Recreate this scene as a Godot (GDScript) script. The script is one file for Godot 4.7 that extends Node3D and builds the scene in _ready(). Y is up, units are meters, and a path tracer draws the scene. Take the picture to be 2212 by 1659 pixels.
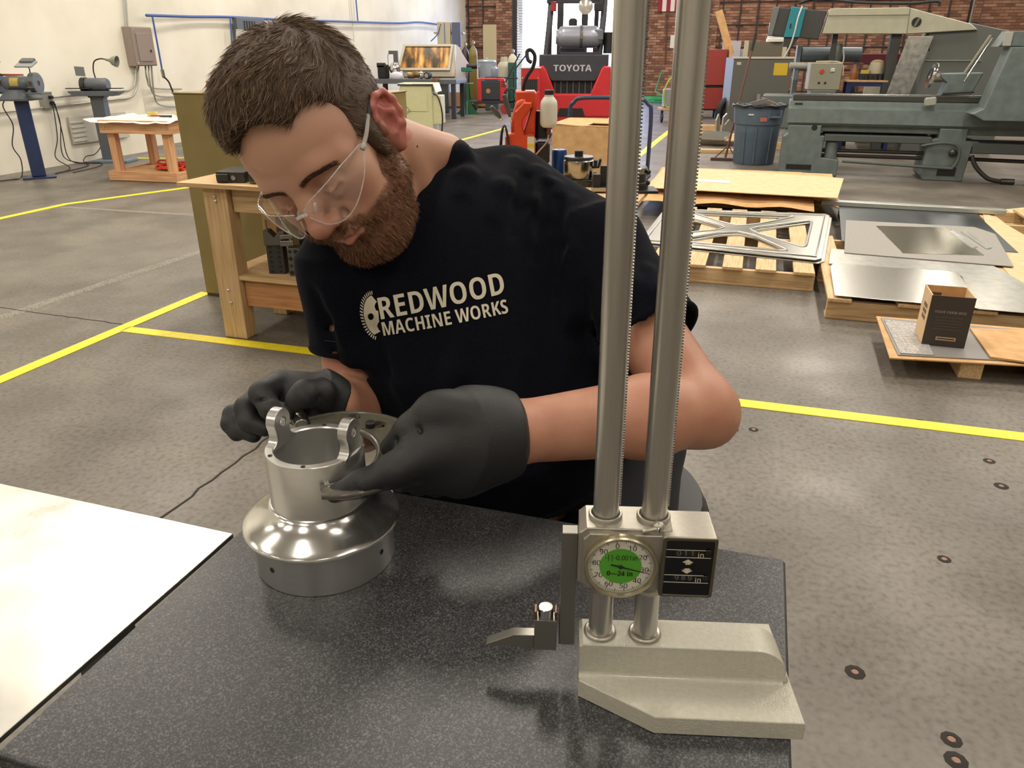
extends Node3D

var M = {}

func _ready() -> void:
	var cam = Camera3D.new()
	cam.name = "camera"
	cam.fov = 53.66
	cam.near = 0.02
	cam.far = 200.0
	cam.position = Vector3(0, 1.44, 0)
	cam.rotation_degrees = Vector3(-23.68, 17.22, 0)
	add_child(cam)
	cam.current = true
	var we = WorldEnvironment.new()
	we.name = "environment"
	var e = Environment.new()
	e.background_mode = Environment.BG_SKY
	var sm = ProceduralSkyMaterial.new()
	sm.sky_top_color = Color(0.55, 0.68, 0.95)
	sm.sky_horizon_color = Color(0.86, 0.91, 1.0)
	sm.ground_horizon_color = Color(0.75, 0.77, 0.8)
	sm.ground_bottom_color = Color(0.5, 0.5, 0.5)
	sm.sky_energy_multiplier = 4.5
	sm.ground_energy_multiplier = 3.0
	var sk = Sky.new()
	sk.sky_material = sm
	e.sky = sk
	e.tonemap_mode = Environment.TONE_MAPPER_LINEAR
	e.tonemap_exposure = 0.42
	e.sdfgi_enabled = true
	e.ssao_enabled = true
	e.ssil_enabled = true
	we.environment = e
	add_child(we)
	make_materials()
	build_lamps()
	build_setting()
	build_floor_marks()
	build_plate()
	build_gauge()
	build_yoke()
	build_person()
	build_left()
	build_centre()
	build_right()

# high-bay panels: rows away from the camera; first two added behind it as fill
func build_lamps() -> void:
	var body = plain(Color(0.85, 0.85, 0.84), 0.4)
	var glow = StandardMaterial3D.new()
	glow.albedo_color = Color(0.95, 0.95, 0.93)
	glow.emission_enabled = true
	glow.emission = Color(1.0, 0.965, 0.91)
	glow.emission_energy_multiplier = 9.0
	var rows = [[3.6, 130.0], [0.2, 70.0], [-4.2, 240.0], [-8.6, 230.0], [-13.0, 230.0], [-17.6, 220.0], [-22.2, 220.0]]
	for r in rows:
		for x in [-7.8, -4.6, -1.4, 1.8, 5.0]:
			var t = thing("ceiling_lamp", "high bay ceiling lamp, %s, %s" % [["far fill row added behind the camera", "near fill row added behind the camera", "row above the granite plate", "row above the pine bench", "row before the forklift", "row before the brick wall", "row by the loading door"][rows.find(r)], ["next to the white wall", "second from the white wall", "middle of its row", "second from the far wall", "next to the far wall"][[-7.8, -4.6, -1.4, 1.8, 5.0].find(x)]], "lamp", Vector3(x, 5.0, r[0]), 0, "high bay lamps")
			part(t, "housing", nb().box(Vector3(0, 0.04, 0), Vector3(0.42, 0.07, 1.5), 0.01), body)
			part(t, "diffuser", nb().box(Vector3(0, 0.0, 0), Vector3(0.36, 0.012, 1.44), 0.003), glow)
			for s in [-1, 1]:
				part(t, "hanger", nb().rod(Vector3(s * 0.25, 0.075, 0), Vector3(s * 0.25, 0.6, 0), 0.006, 8), body)
			var l = AreaLight3D.new()
			l.name = "lamp_light"
			l.area_size = Vector2(0.36, 1.44)
			l.light_color = Color(1.0, 0.965, 0.91)
			l.light_energy = r[1] / 10.0
			l.area_range = 30.0
			l.area_attenuation = 2.0
			l.shadow_enabled = true
			l.rotation_degrees = Vector3(-90, 0, 0)
			l.position = Vector3(0, -0.02, 0)
			t.add_child(l)

func make_materials() -> void:
	M.wall = mottled([hexc("d8d3c4"), hexc("e3decf"), hexc("e8e4d8")], 0.006, Vector3.ONE * 0.35, 0.75)
	M.floor = mottled([[0.0, hexc("625c54")], [0.4, hexc("6f6961")], [0.55, hexc("77716a")], [0.75, hexc("7d776e")], [1.0, hexc("857e73")]], 0.012, Vector3.ONE * 0.3, 0.62, 0.0, 6)
	M.floor.detail_enabled = true
	M.floor.detail_albedo = noise_tex(0.16, 6, [[0.0, hexc("a8a49e")], [0.45, hexc("e4e2de")], [1.0, hexc("ffffff")]], 3, 1024, 9)
	M.floor.detail_blend_mode = BaseMaterial3D.BLEND_MODE_MUL
	M.floor.detail_uv_layer = BaseMaterial3D.DETAIL_UV_1
	M.floor.detail_uv_layer = 0
	M.floor.roughness_texture = noise_tex(0.015, 4, [hexc("7a7a7a"), hexc("ffffff")], 3, 512, 21)
	bumpy(M.floor, 0.09, 4, 0.12)
	M.tape = mottled([hexc("e5cf1e"), hexc("f2e02c"), hexc("f5e63c")], 0.03, Vector3.ONE * 1.5, 0.45)
	M.white_line = plain(hexc("a9a397"), 0.8)
	M.granite = mottled([[0.0, hexc("242426")], [0.40, hexc("353537")], [0.55, hexc("414143")], [0.70, hexc("58585a")], [1.0, hexc("7e7e80")]], 0.24, Vector3.ONE * 6.5, 0.42, 0.0, 3, true, 2, 5)
	bumpy(M.granite, 0.3, 2, 0.006, 12, 5)
	M.alu_sheet = mottled([hexc("b9b7b0"), hexc("c9c7c0"), hexc("d2d0ca")], 0.02, Vector3(1.5, 1.5, 1.5), 0.30, 1.0)
	M.alu_sheet.roughness_texture = noise_tex(0.02, 4, [hexc("404040"), hexc("6a6a6a")], 3, 512, 33)
	M.alu_sheet.roughness = 1.0
	M.alu = plain(hexc("cfcdc8"), 0.2, 1.0)
	M.steel = plain(hexc("a9a69f"), 0.22, 1.0)
	M.chrome = plain(hexc("d6d6d6"), 0.08, 1.0)
	M.dark_steel = mottled([hexc("34322f"), hexc("4a4844"), hexc("5a5853")], 0.03, Vector3.ONE * 4.0, 0.35, 0.85)
	M.black = plain(hexc("141416"), 0.5)
	M.black_rubber = plain(hexc("1b1b1d"), 0.7)
	M.pine = mottled([[0.0, hexc("a98558")], [0.35, hexc("c3a173")], [0.6, hexc("ccac80")], [1.0, hexc("d8bd96")]], 0.02, Vector3(0.35, 6, 6), 0.6, 0.0, 4, false, 3)
	M.pine_red = mottled([[0.0, hexc("99683e")], [0.4, hexc("b27d4e")], [1.0, hexc("c29465")]], 0.02, Vector3(0.35, 6, 6), 0.6, 0.0, 4, false, 4)
	M.fir = mottled([[0.0, hexc("a9784f")], [0.4, hexc("c9966b")], [1.0, hexc("dbb08a")]], 0.02, Vector3(0.35, 6, 6), 0.65, 0.0, 4, false, 6)
	M.card = mottled([hexc("b58c5d"), hexc("c39a69"), hexc("cda878")], 0.02, Vector3.ONE * 1.2, 0.8, 0.0, 4, false, 8)
	M.card_pale = mottled([hexc("c9a97f"), hexc("d3b48b"), hexc("d8bc96")], 0.02, Vector3.ONE * 1.2, 0.75, 0.0, 4, false, 8)
	M.mgrey = mottled([hexc("5b6462"), hexc("656f6c"), hexc("6e7774")], 0.015, Vector3.ONE * 1.2, 0.5)


class MB:
	var v := PackedVector3Array()
	var n := PackedVector3Array()
	var c := PackedColorArray()
	var uv := PackedVector2Array()
	var ix := PackedInt32Array()
	var xf := Transform3D.IDENTITY
	var col := Color.WHITE
	func at(t: Transform3D) -> MB:
		xf = t
		return self
	func pos(p: Vector3) -> MB:
		xf = Transform3D(Basis.IDENTITY, p)
		return self
	func rot(p: Vector3, e: Vector3) -> MB:
		xf = Transform3D(Basis.from_euler(e * (PI / 180.0)), p)
		return self
	func vert(p: Vector3, nn: Vector3, u := Vector2.ZERO) -> int:
		v.append(xf * p)
		n.append((xf.basis * nn).normalized())
		c.append(col)
		uv.append(u)
		return v.size() - 1
	func face(a: int, b: int, d: int) -> void:
		var g := (v[b] - v[a]).cross(v[d] - v[a])
		if g.dot(n[a] + n[b] + n[d]) > 0.0:
			ix.append(a); ix.append(d); ix.append(b)
		else:
			ix.append(a); ix.append(b); ix.append(d)
	func tri(a: Vector3, b: Vector3, d: Vector3, nn := Vector3.ZERO) -> void:
		if nn == Vector3.ZERO:
			nn = (b - a).cross(d - a).normalized()
		face(vert(a, nn), vert(b, nn), vert(d, nn))
	func quad(a: Vector3, b: Vector3, d: Vector3, e: Vector3, nn := Vector3.ZERO) -> void:
		if nn == Vector3.ZERO:
			nn = (b - a).cross(e - a).normalized()
		var i := vert(a, nn, Vector2(0, 0))
		var j := vert(b, nn, Vector2(1, 0))
		var k := vert(d, nn, Vector2(1, 1))
		var l := vert(e, nn, Vector2(0, 1))
		face(i, j, k)
		face(i, k, l)
	func box(ce: Vector3, size: Vector3, bev := 0.003) -> MB:
		var h := size * 0.5
		bev = minf(bev, minf(h.x, minf(h.y, h.z)) * 0.6)
		var id := {}
		for ax in 3:
			for s in [-1, 1]:
				for s1 in [-1, 1]:
					for s2 in [-1, 1]:
						var sg := Vector3.ZERO
						sg[ax] = s
						sg[(ax + 1) % 3] = s1
						sg[(ax + 2) % 3] = s2
						var p := sg * (h - Vector3.ONE * bev)
						p[ax] = s * h[ax]
						var nn := Vector3.ZERO
						nn[ax] = s
						id[[ax, sg]] = vert(ce + p, nn)
				var q := []
				for w in [[-1, -1], [1, -1], [1, 1], [-1, 1]]:
					var sg := Vector3.ZERO
					sg[ax] = s
					sg[(ax + 1) % 3] = w[0]
					sg[(ax + 2) % 3] = w[1]
					q.append(id[[ax, sg]])
				face(q[0], q[1], q[2])
				face(q[0], q[2], q[3])
		if bev <= 0.0:
			return self
		for ax in 3:
			var a1 := (ax + 1) % 3
			var a2 := (ax + 2) % 3
			for s1 in [-1, 1]:
				for s2 in [-1, 1]:
					var g0 := Vector3.ZERO
					g0[a1] = s1
					g0[a2] = s2
					var g1 := g0
					g0[ax] = -1
					g1[ax] = 1
					face(id[[a1, g0]], id[[a1, g1]], id[[a2, g1]])
					face(id[[a1, g0]], id[[a2, g1]], id[[a2, g0]])
		for sx in [-1, 1]:
			for sy in [-1, 1]:
				for sz in [-1, 1]:
					var g := Vector3(sx, sy, sz)
					face(id[[0, g]], id[[1, g]], id[[2, g]])
		return self
	func lathe(pr: Array, seg := 24, a0 := 0.0, a1 := TAU, crease := 40.0) -> MB:
		var m := pr.size()
		var sn := []
		for i in m - 1:
			var d: Vector2 = pr[i + 1] - pr[i]
			sn.append(Vector2(d.y, -d.x).normalized())
		var cc := cos(deg_to_rad(crease))
		for i in m - 1:
			var na: Vector2 = sn[i]
			var nb: Vector2 = sn[i]
			if i > 0 and sn[i - 1].dot(sn[i]) > cc:
				na = (sn[i - 1] + sn[i]).normalized()
			if i < m - 2 and sn[i + 1].dot(sn[i]) > cc:
				nb = (sn[i + 1] + sn[i]).normalized()
			var b := v.size()
			for k in seg + 1:
				var t := a0 + (a1 - a0) * k / seg
				var e := Vector3(cos(t), 0, sin(t))
				vert(e * pr[i].x + Vector3.UP * pr[i].y, e * na.x + Vector3.UP * na.y, Vector2(float(k) / seg, float(i) / (m - 1)))
				vert(e * pr[i + 1].x + Vector3.UP * pr[i + 1].y, e * nb.x + Vector3.UP * nb.y, Vector2(float(k) / seg, float(i + 1) / (m - 1)))
			for k in seg:
				var q := b + k * 2
				if pr[i].x > 1e-6:
					face(q, q + 2, q + 1)
				if pr[i + 1].x > 1e-6:
					face(q + 1, q + 2, q + 3)
		return self
	func cyl(r: float, h: float, seg := 20, bev := 0.002, r2 := -1.0) -> MB:
		if r2 < 0:
			r2 = r
		bev = minf(bev, minf(minf(r, r2) * 0.45, h * 0.3))
		return lathe([Vector2(0, 0), Vector2(r - bev, 0), Vector2(r, bev), Vector2(r2, h - bev), Vector2(r2 - bev, h), Vector2(0, h)], seg)
	func rod(a: Vector3, b: Vector3, r: float, seg := 12, r2 := -1.0) -> MB:
		var o := xf
		var y := (b - a).normalized()
		var x := y.cross(Vector3.RIGHT if absf(y.x) < 0.9 else Vector3.FORWARD).normalized()
		xf = o * Transform3D(Basis(x, y, x.cross(y)), a)
		cyl(r, a.distance_to(b), seg, 0.0015, r2)
		xf = o
		return self
	func tube(p: Array, r: Variant, seg := 8, closed := false) -> MB:
		var m := p.size()
		var up := Vector3.ZERO
		var rings := []
		for i in m:
			var t: Vector3
			if closed:
				t = (p[(i + 1) % m] - p[(i + m - 1) % m]).normalized()
			else:
				t = (p[mini(i + 1, m - 1)] - p[maxi(i - 1, 0)]).normalized()
			if up == Vector3.ZERO:
				up = t.cross(Vector3.RIGHT if absf(t.x) < 0.8 else Vector3.UP).normalized()
			up = (up - t * up.dot(t)).normalized()
			var s := t.cross(up)
			var rr: float = r if r is float else r[i]
			var ring := []
			for k in seg:
				var a := TAU * k / seg
				var e := up * cos(a) + s * sin(a)
				ring.append(vert(p[i] + e * rr, e, Vector2(float(k) / seg, float(i) / m)))
			rings.append(ring)
		for i in (m if closed else m - 1):
			var A: Array = rings[i]
			var B: Array = rings[(i + 1) % m]
			for k in seg:
				var k2 := (k + 1) % seg
				face(A[k], A[k2], B[k2])
				face(A[k], B[k2], B[k])
		if not closed:
			for e in [0, m - 1]:
				var t: Vector3 = (p[0] - p[1]).normalized() if e == 0 else (p[m - 1] - p[m - 2]).normalized()
				var rr: float = r if r is float else r[e]
				var o := vert(p[e] + t * rr * 0.3, t)
				for k in seg:
					face(o, rings[e][k], rings[e][(k + 1) % seg])
		return self
	func prism(poly: Array, z0: float, z1: float, bev := 0.0, holes := [], smooth_deg := 35.0) -> MB:
		var rings := [poly] + holes
		var caps := [[], []]
		for ri in rings.size():
			var P: Array = rings[ri].duplicate()
			var ar := 0.0
			for i in P.size():
				ar += P[i].cross(P[(i + 1) % P.size()])
			if (ar > 0) != (ri == 0):
				P.reverse()
			var m := P.size()
			var en := []
			for i in m:
				var d: Vector2 = (P[(i + 1) % m] - P[i]).normalized()
				en.append(Vector2(d.y, -d.x))
			var ins := []
			for i in m:
				var b: Vector2 = en[(i + m - 1) % m] + en[i]
				var k := 1.0 / maxf(0.25, 1.0 + en[(i + m - 1) % m].dot(en[i]))
				ins.append(P[i] - b * k * bev)
			caps[0].append(ins)
			var cc := cos(deg_to_rad(smooth_deg))
			for i in m:
				var j := (i + 1) % m
				var na: Vector2 = en[i]
				var nb: Vector2 = en[i]
				if en[(i + m - 1) % m].dot(en[i]) > cc:
					na = (na + en[(i + m - 1) % m]).normalized()
				if en[j].dot(en[i]) > cc:
					nb = (nb + en[j]).normalized()
				var A := Vector3(na.x, na.y, 0)
				var B := Vector3(nb.x, nb.y, 0)
				var zz := [[z0 + bev, -1.0], [z1 - bev, 1.0]]
				var q := []
				for e in zz:
					q.append(vert(Vector3(P[i].x, P[i].y, e[0]), A))
					q.append(vert(Vector3(P[j].x, P[j].y, e[0]), B))
				face(q[0], q[1], q[3])
				face(q[0], q[3], q[2])
				if bev > 0:
					for e in 2:
						var zc: float = [z0, z1][e]
						var cn := Vector3(0, 0, zz[e][1])
						var r := vert(Vector3(ins[i].x, ins[i].y, zc), cn)
						var s := vert(Vector3(ins[j].x, ins[j].y, zc), cn)
						face(q[e * 2], q[e * 2 + 1], s)
						face(q[e * 2], s, r)
		var M: Array = caps[0][0].duplicate()
		var hs: Array = caps[0].slice(1)
		hs.sort_custom(func(a, b): return a.map(func(w): return w.x).max() > b.map(func(w): return w.x).max())
		for h in hs:
			var best := INF
			var bi := 0
			var bj := 0
			for i in M.size():
				for j in h.size():
					var d: float = M[i].distance_squared_to(h[j])
					if d < best:
						best = d
						bi = i
						bj = j
			var ins2 := []
			for k in h.size() + 1:
				ins2.append(h[(bj + k) % h.size()])
			ins2.append(M[bi])
			M = M.slice(0, bi + 1) + ins2 + M.slice(bi + 1)
		var T := Geometry2D.triangulate_polygon(PackedVector2Array(M))
		for e in 2:
			var zc: float = [z0, z1][e]
			var cn := Vector3(0, 0, -1.0 if e == 0 else 1.0)
			var ids := []
			for w in M:
				ids.append(vert(Vector3(w.x, w.y, zc), cn, w))
			for k in range(0, T.size(), 3):
				face(ids[T[k]], ids[T[k + 1]], ids[T[k + 2]])
		return self
	# rows of points, smooth normals
	func sheet(rows: Array, cu := false, cv := false, flip := false) -> MB:
		var R := rows.size()
		var K: int = rows[0].size()
		var b := v.size()
		for i in R:
			for k in K:
				var du: Vector3 = rows[i][(k + 1) % K if cu else mini(k + 1, K - 1)] - rows[i][(k + K - 1) % K if cu else maxi(k - 1, 0)]
				var dv: Vector3 = rows[(i + 1) % R if cv else mini(i + 1, R - 1)][k] - rows[(i + R - 1) % R if cv else maxi(i - 1, 0)][k]
				var nn := du.cross(dv)
				if nn.length_squared() < 1e-16:
					nn = Vector3.UP
				vert(rows[i][k], (-nn if flip else nn).normalized(), Vector2(float(k) / maxi(1, K - 1), float(i) / maxi(1, R - 1)))
		for i in (R if cv else R - 1):
			for k in (K if cu else K - 1):
				var p := b + i * K + k
				var q := b + i * K + (k + 1) % K
				var r := b + ((i + 1) % R) * K + k
				var s := b + ((i + 1) % R) * K + (k + 1) % K
				face(p, q, s)
				face(p, s, r)
		return self
	# stack of closed rings with flat caps
	func loft(rings: Array) -> MB:
		var mid := Vector3.ZERO
		for p in rings[0]:
			mid += p / rings[0].size()
		var sgn := 0.0
		for k in rings[0].size():
			var a: Vector3 = rings[0][k]
			sgn += (rings[0][(k + 1) % rings[0].size()] - a).cross(rings[1][k] - a).dot(a - mid)
		sheet(rings, true, false, sgn < 0.0)
		for e in [0, rings.size() - 1]:
			var o := Vector3.ZERO
			for p in rings[e]:
				o += p
			o /= rings[e].size()
			var other := Vector3.ZERO
			for p in rings[1 if e == 0 else e - 1]:
				other += p
			other /= rings[e].size()
			var nn := (o - other).normalized()
			var a := vert(o, nn)
			var ids := []
			for p in rings[e]:
				ids.append(vert(p, nn))
			for k in ids.size():
				face(a, ids[k], ids[(k + 1) % ids.size()])
		return self
	func ball(ce: Vector3, r: Vector3, seg := 16, rin := 10) -> MB:
		var rows := []
		for i in rin + 1:
			var t := PI * i / rin
			var row := []
			for k in seg:
				var a := TAU * k / seg
				row.append(ce + Vector3(sin(t) * cos(a), cos(t), sin(t) * sin(a)) * r)
			rows.append(row)
		var b := v.size()
		for row in rows:
			for p in row:
				vert(p, ((p - ce) / (r * r)).normalized())
		for i in rin:
			for k in seg:
				var p := b + i * seg + k
				var q := b + i * seg + (k + 1) % seg
				if i > 0:
					face(p, q, q + seg)
				face(p, q + seg, p + seg)
		return self
	func text(s: String, h: float, depth := 0.0, font := "Droid Sans", bold := false, sx := 1.0) -> MB:
		var tm := TextMesh.new()
		var f := SystemFont.new()
		f.font_names = PackedStringArray([font])
		if bold:
			f.font_weight = 700
		tm.font = f
		tm.text = s
		tm.font_size = 64
		tm.pixel_size = h / 46.0
		tm.depth = depth
		tm.curve_step = 1.5
		var a := tm.get_mesh_arrays()
		var b := v.size()
		for i in a[Mesh.ARRAY_VERTEX].size():
			vert(a[Mesh.ARRAY_VERTEX][i] * Vector3(sx, 1, 1), a[Mesh.ARRAY_NORMAL][i])
		var I: PackedInt32Array = a[Mesh.ARRAY_INDEX]
		for k in range(0, I.size(), 3):
			face(b + I[k], b + I[k + 1], b + I[k + 2])
		return self
	func mesh() -> ArrayMesh:
		var a := []
		a.resize(Mesh.ARRAY_MAX)
		a[Mesh.ARRAY_VERTEX] = v
		a[Mesh.ARRAY_NORMAL] = n
		a[Mesh.ARRAY_COLOR] = c
		a[Mesh.ARRAY_TEX_UV] = uv
		a[Mesh.ARRAY_INDEX] = ix
		var m := ArrayMesh.new()
		m.add_surface_from_arrays(Mesh.PRIMITIVE_TRIANGLES, a)
		return m

var taken := {}
func numbered(s: String) -> String:
	if not taken.has(s):
		taken[s] = 0
		return s
	taken[s] += 1
	return "%s_%03d" % [s, taken[s]]

func meta(o: Node3D, label: String, category: String, group := "") -> Node3D:
	o.set_meta("label", label)
	o.set_meta("category", category)
	if group != "":
		o.set_meta("group", group)
	return o

func thing(called: String, label: String, category: String, where := Vector3.ZERO, turn := 0.0, group := "") -> Node3D:
	var o := Node3D.new()
	o.name = numbered(called)
	add_child(o)
	o.position = where
	o.rotation_degrees.y = turn
	meta(o, label, category, group)
	return o

func part(parent: Node, called: String, mb: MB, m: Material, label := "") -> MeshInstance3D:
	var o := MeshInstance3D.new()
	o.name = called if parent != self else numbered(called)
	o.mesh = mb.mesh()
	o.material_override = m
	parent.add_child(o, true)
	if label != "":
		o.set_meta("label", label)
	return o

func one(called: String, label: String, category: String, mb: MB, m: Material, where := Vector3.ZERO, turn := 0.0, group := "") -> MeshInstance3D:
	var o := part(self, called, mb, m)
	o.position = where
	o.rotation_degrees.y = turn
	meta(o, label, category, group)
	return o

func struct(called: String, mb: MB, m: Material) -> MeshInstance3D:
	var o := part(self, called, mb, m)
	o.set_meta("kind", "structure")
	return o

func again(src: Node3D, where: Vector3, turn: float, label: String) -> Node3D:
	var o: Node3D = src.duplicate()
	o.name = numbered(str(src.name).rstrip("0123456789").rstrip("_"))
	add_child(o)
	o.position = where
	o.rotation_degrees.y = turn
	o.set_meta("label", label)
	return o

func nb() -> MB:
	return MB.new()

# a board whose grain runs along its longest side
func plank(parent: Node, called: String, ce: Vector3, size: Vector3, m: Material, bev := 0.003, turn := Vector3.ZERO) -> MeshInstance3D:
	var ax := 0
	if size.y > size.x and size.y >= size.z:
		ax = 1
	elif size.z > size.x:
		ax = 2
	var s := size
	if ax == 1:
		s = Vector3(size.y, size.x, size.z)
	elif ax == 2:
		s = Vector3(size.z, size.y, size.x)
	var k := nb().box(Vector3.ZERO, s, bev)
	var o := part(parent, called, k, m)
	var b := Basis.IDENTITY
	if ax == 1:
		b = Basis(Vector3.UP, Vector3.LEFT, Vector3.BACK)
	elif ax == 2:
		b = Basis(Vector3.BACK, Vector3.UP, Vector3.LEFT)
	o.transform = Transform3D(Basis.from_euler(turn * (PI / 180.0)) * b, ce)
	return o

func smooth(p: Array, per := 6, closed := false) -> Array:
	var out := []
	var m := p.size()
	for i in (m if closed else m - 1):
		var a = p[(i + m - 1) % m] if closed else p[maxi(i - 1, 0)]
		var b = p[i]
		var d = p[(i + 1) % m]
		var e = p[(i + 2) % m] if closed else p[mini(i + 2, m - 1)]
		for k in per:
			var t := float(k) / per
			out.append(0.5 * (2.0 * b + (d - a) * t + (2.0 * a - 5.0 * b + 4.0 * d - e) * t * t + (3.0 * b - a - 3.0 * d + e) * t * t * t))
	if not closed:
		out.append(p[m - 1])
	return out

func circle(r: float, seg := 20, ce := Vector2.ZERO, ry := -1.0) -> Array:
	var o := []
	for k in seg:
		o.append(ce + Vector2(cos(TAU * k / seg) * r, sin(TAU * k / seg) * (r if ry < 0 else ry)))
	return o

func rrect(w: float, h: float, r: float, ce := Vector2.ZERO, seg := 4) -> Array:
	var o := []
	for q in 4:
		var cx: float = [1, -1, -1, 1][q] * (w / 2 - r)
		var cy: float = [1, 1, -1, -1][q] * (h / 2 - r)
		for k in seg + 1:
			var a := PI / 2 * (q + float(k) / seg)
			o.append(ce + Vector2(cx + cos(a) * r, cy + sin(a) * r))
	return o

func V2(a: Array) -> Array:
	var o := []
	for k in range(0, a.size(), 2):
		o.append(Vector2(a[k], a[k + 1]))
	return o

func V3(a: Array) -> Array:
	var o := []
	for k in range(0, a.size(), 3):
		o.append(Vector3(a[k], a[k + 1], a[k + 2]))
	return o

# ---------- materials ----------
var texs := {}
func noise_tex(freq: float, oct: int, cols: Array, kind := 3, size := 512, seedn := 1, normal := 0.0) -> NoiseTexture2D:
	var key := [freq, oct, cols, kind, size, seedn, normal]
	if texs.has(key):
		return texs[key]
	var t := NoiseTexture2D.new()
	t.width = size
	t.height = size
	t.seamless = true
	t.seamless_blend_skirt = 0.15
	var f := FastNoiseLite.new()
	f.noise_type = kind
	f.frequency = freq
	f.fractal_octaves = oct
	f.seed = seedn
	t.noise = f
	if normal > 0.0:
		t.as_normal_map = true
		t.bump_strength = normal
	elif cols.size():
		var g := Gradient.new()
		var off := PackedFloat32Array()
		var cc := PackedColorArray()
		for k in cols.size():
			off.append(float(k) / (cols.size() - 1) if not cols[k] is Array else cols[k][0])
			cc.append(cols[k] if not cols[k] is Array else cols[k][1])
		g.offsets = off
		g.colors = cc
		t.color_ramp = g
	texs[key] = t
	return t

func plain(c: Color, rough := 0.6, metal := 0.0) -> StandardMaterial3D:
	var key := ["p", c, rough, metal]
	if texs.has(key):
		return texs[key]
	var m := StandardMaterial3D.new()
	m.albedo_color = c
	m.roughness = rough
	m.metallic = metal
	texs[key] = m
	return m

# colour varies between the ramp's colours; scale in repeats per metre
func mottled(cols: Array, freq: float, scale: Vector3, rough := 0.7, metal := 0.0, oct := 4, world := true, seedn := 1, kind := 3) -> StandardMaterial3D:
	var m := StandardMaterial3D.new()
	m.albedo_texture = noise_tex(freq, oct, cols, kind, 512, seedn)
	m.roughness = rough
	m.metallic = metal
	m.uv1_triplanar = true
	m.uv1_world_triplanar = world
	m.uv1_scale = scale
	return m

func bumpy(m: StandardMaterial3D, freq: float, oct: int, cm: float, seedn := 5, kind := 3) -> StandardMaterial3D:
	m.heightmap_enabled = true
	m.heightmap_texture = noise_tex(freq, oct, [Color.BLACK, Color.WHITE], kind, 512, seedn)
	m.heightmap_scale = cm
	return m

func hexc(s: String) -> Color:
	return Color.html(s)


func build_setting() -> void:
	struct("floor", nb().box(Vector3(1.2, -0.1, -8.9), Vector3(22, 0.2, 34), 0.0), M.floor)
	var pave = plain(hexc("b9b6b0"), 0.9)
	struct("ground_outside", nb().box(Vector3(0, -0.16, -45.9), Vector3(70, 0.2, 40), 0.0), pave)
	struct("ceiling", nb().box(Vector3(1.2, 5.7, -8.9), Vector3(22, 0.2, 34), 0.0), plain(hexc("d5d2ca"), 0.8))
	# white left wall, set back beyond the breaker panel
	var wl = nb().box(Vector3(-9.35, 2.8, -1.05), Vector3(0.5, 5.6, 18.3), 0.0)
	wl.box(Vector3(-9.65, 2.8, -18.0), Vector3(0.3, 5.6, 15.7), 0.0)
	struct("wall_left", wl, M.wall)
	struct("wall_right", nb().box(Vector3(11.9, 2.8, -8.9), Vector3(0.3, 5.6, 34), 0.0), M.wall)
	struct("wall_front", nb().box(Vector3(1.2, 2.8, 8.1), Vector3(22, 5.6, 0.3), 0.0), M.wall)
	build_brick_wall()

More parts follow.
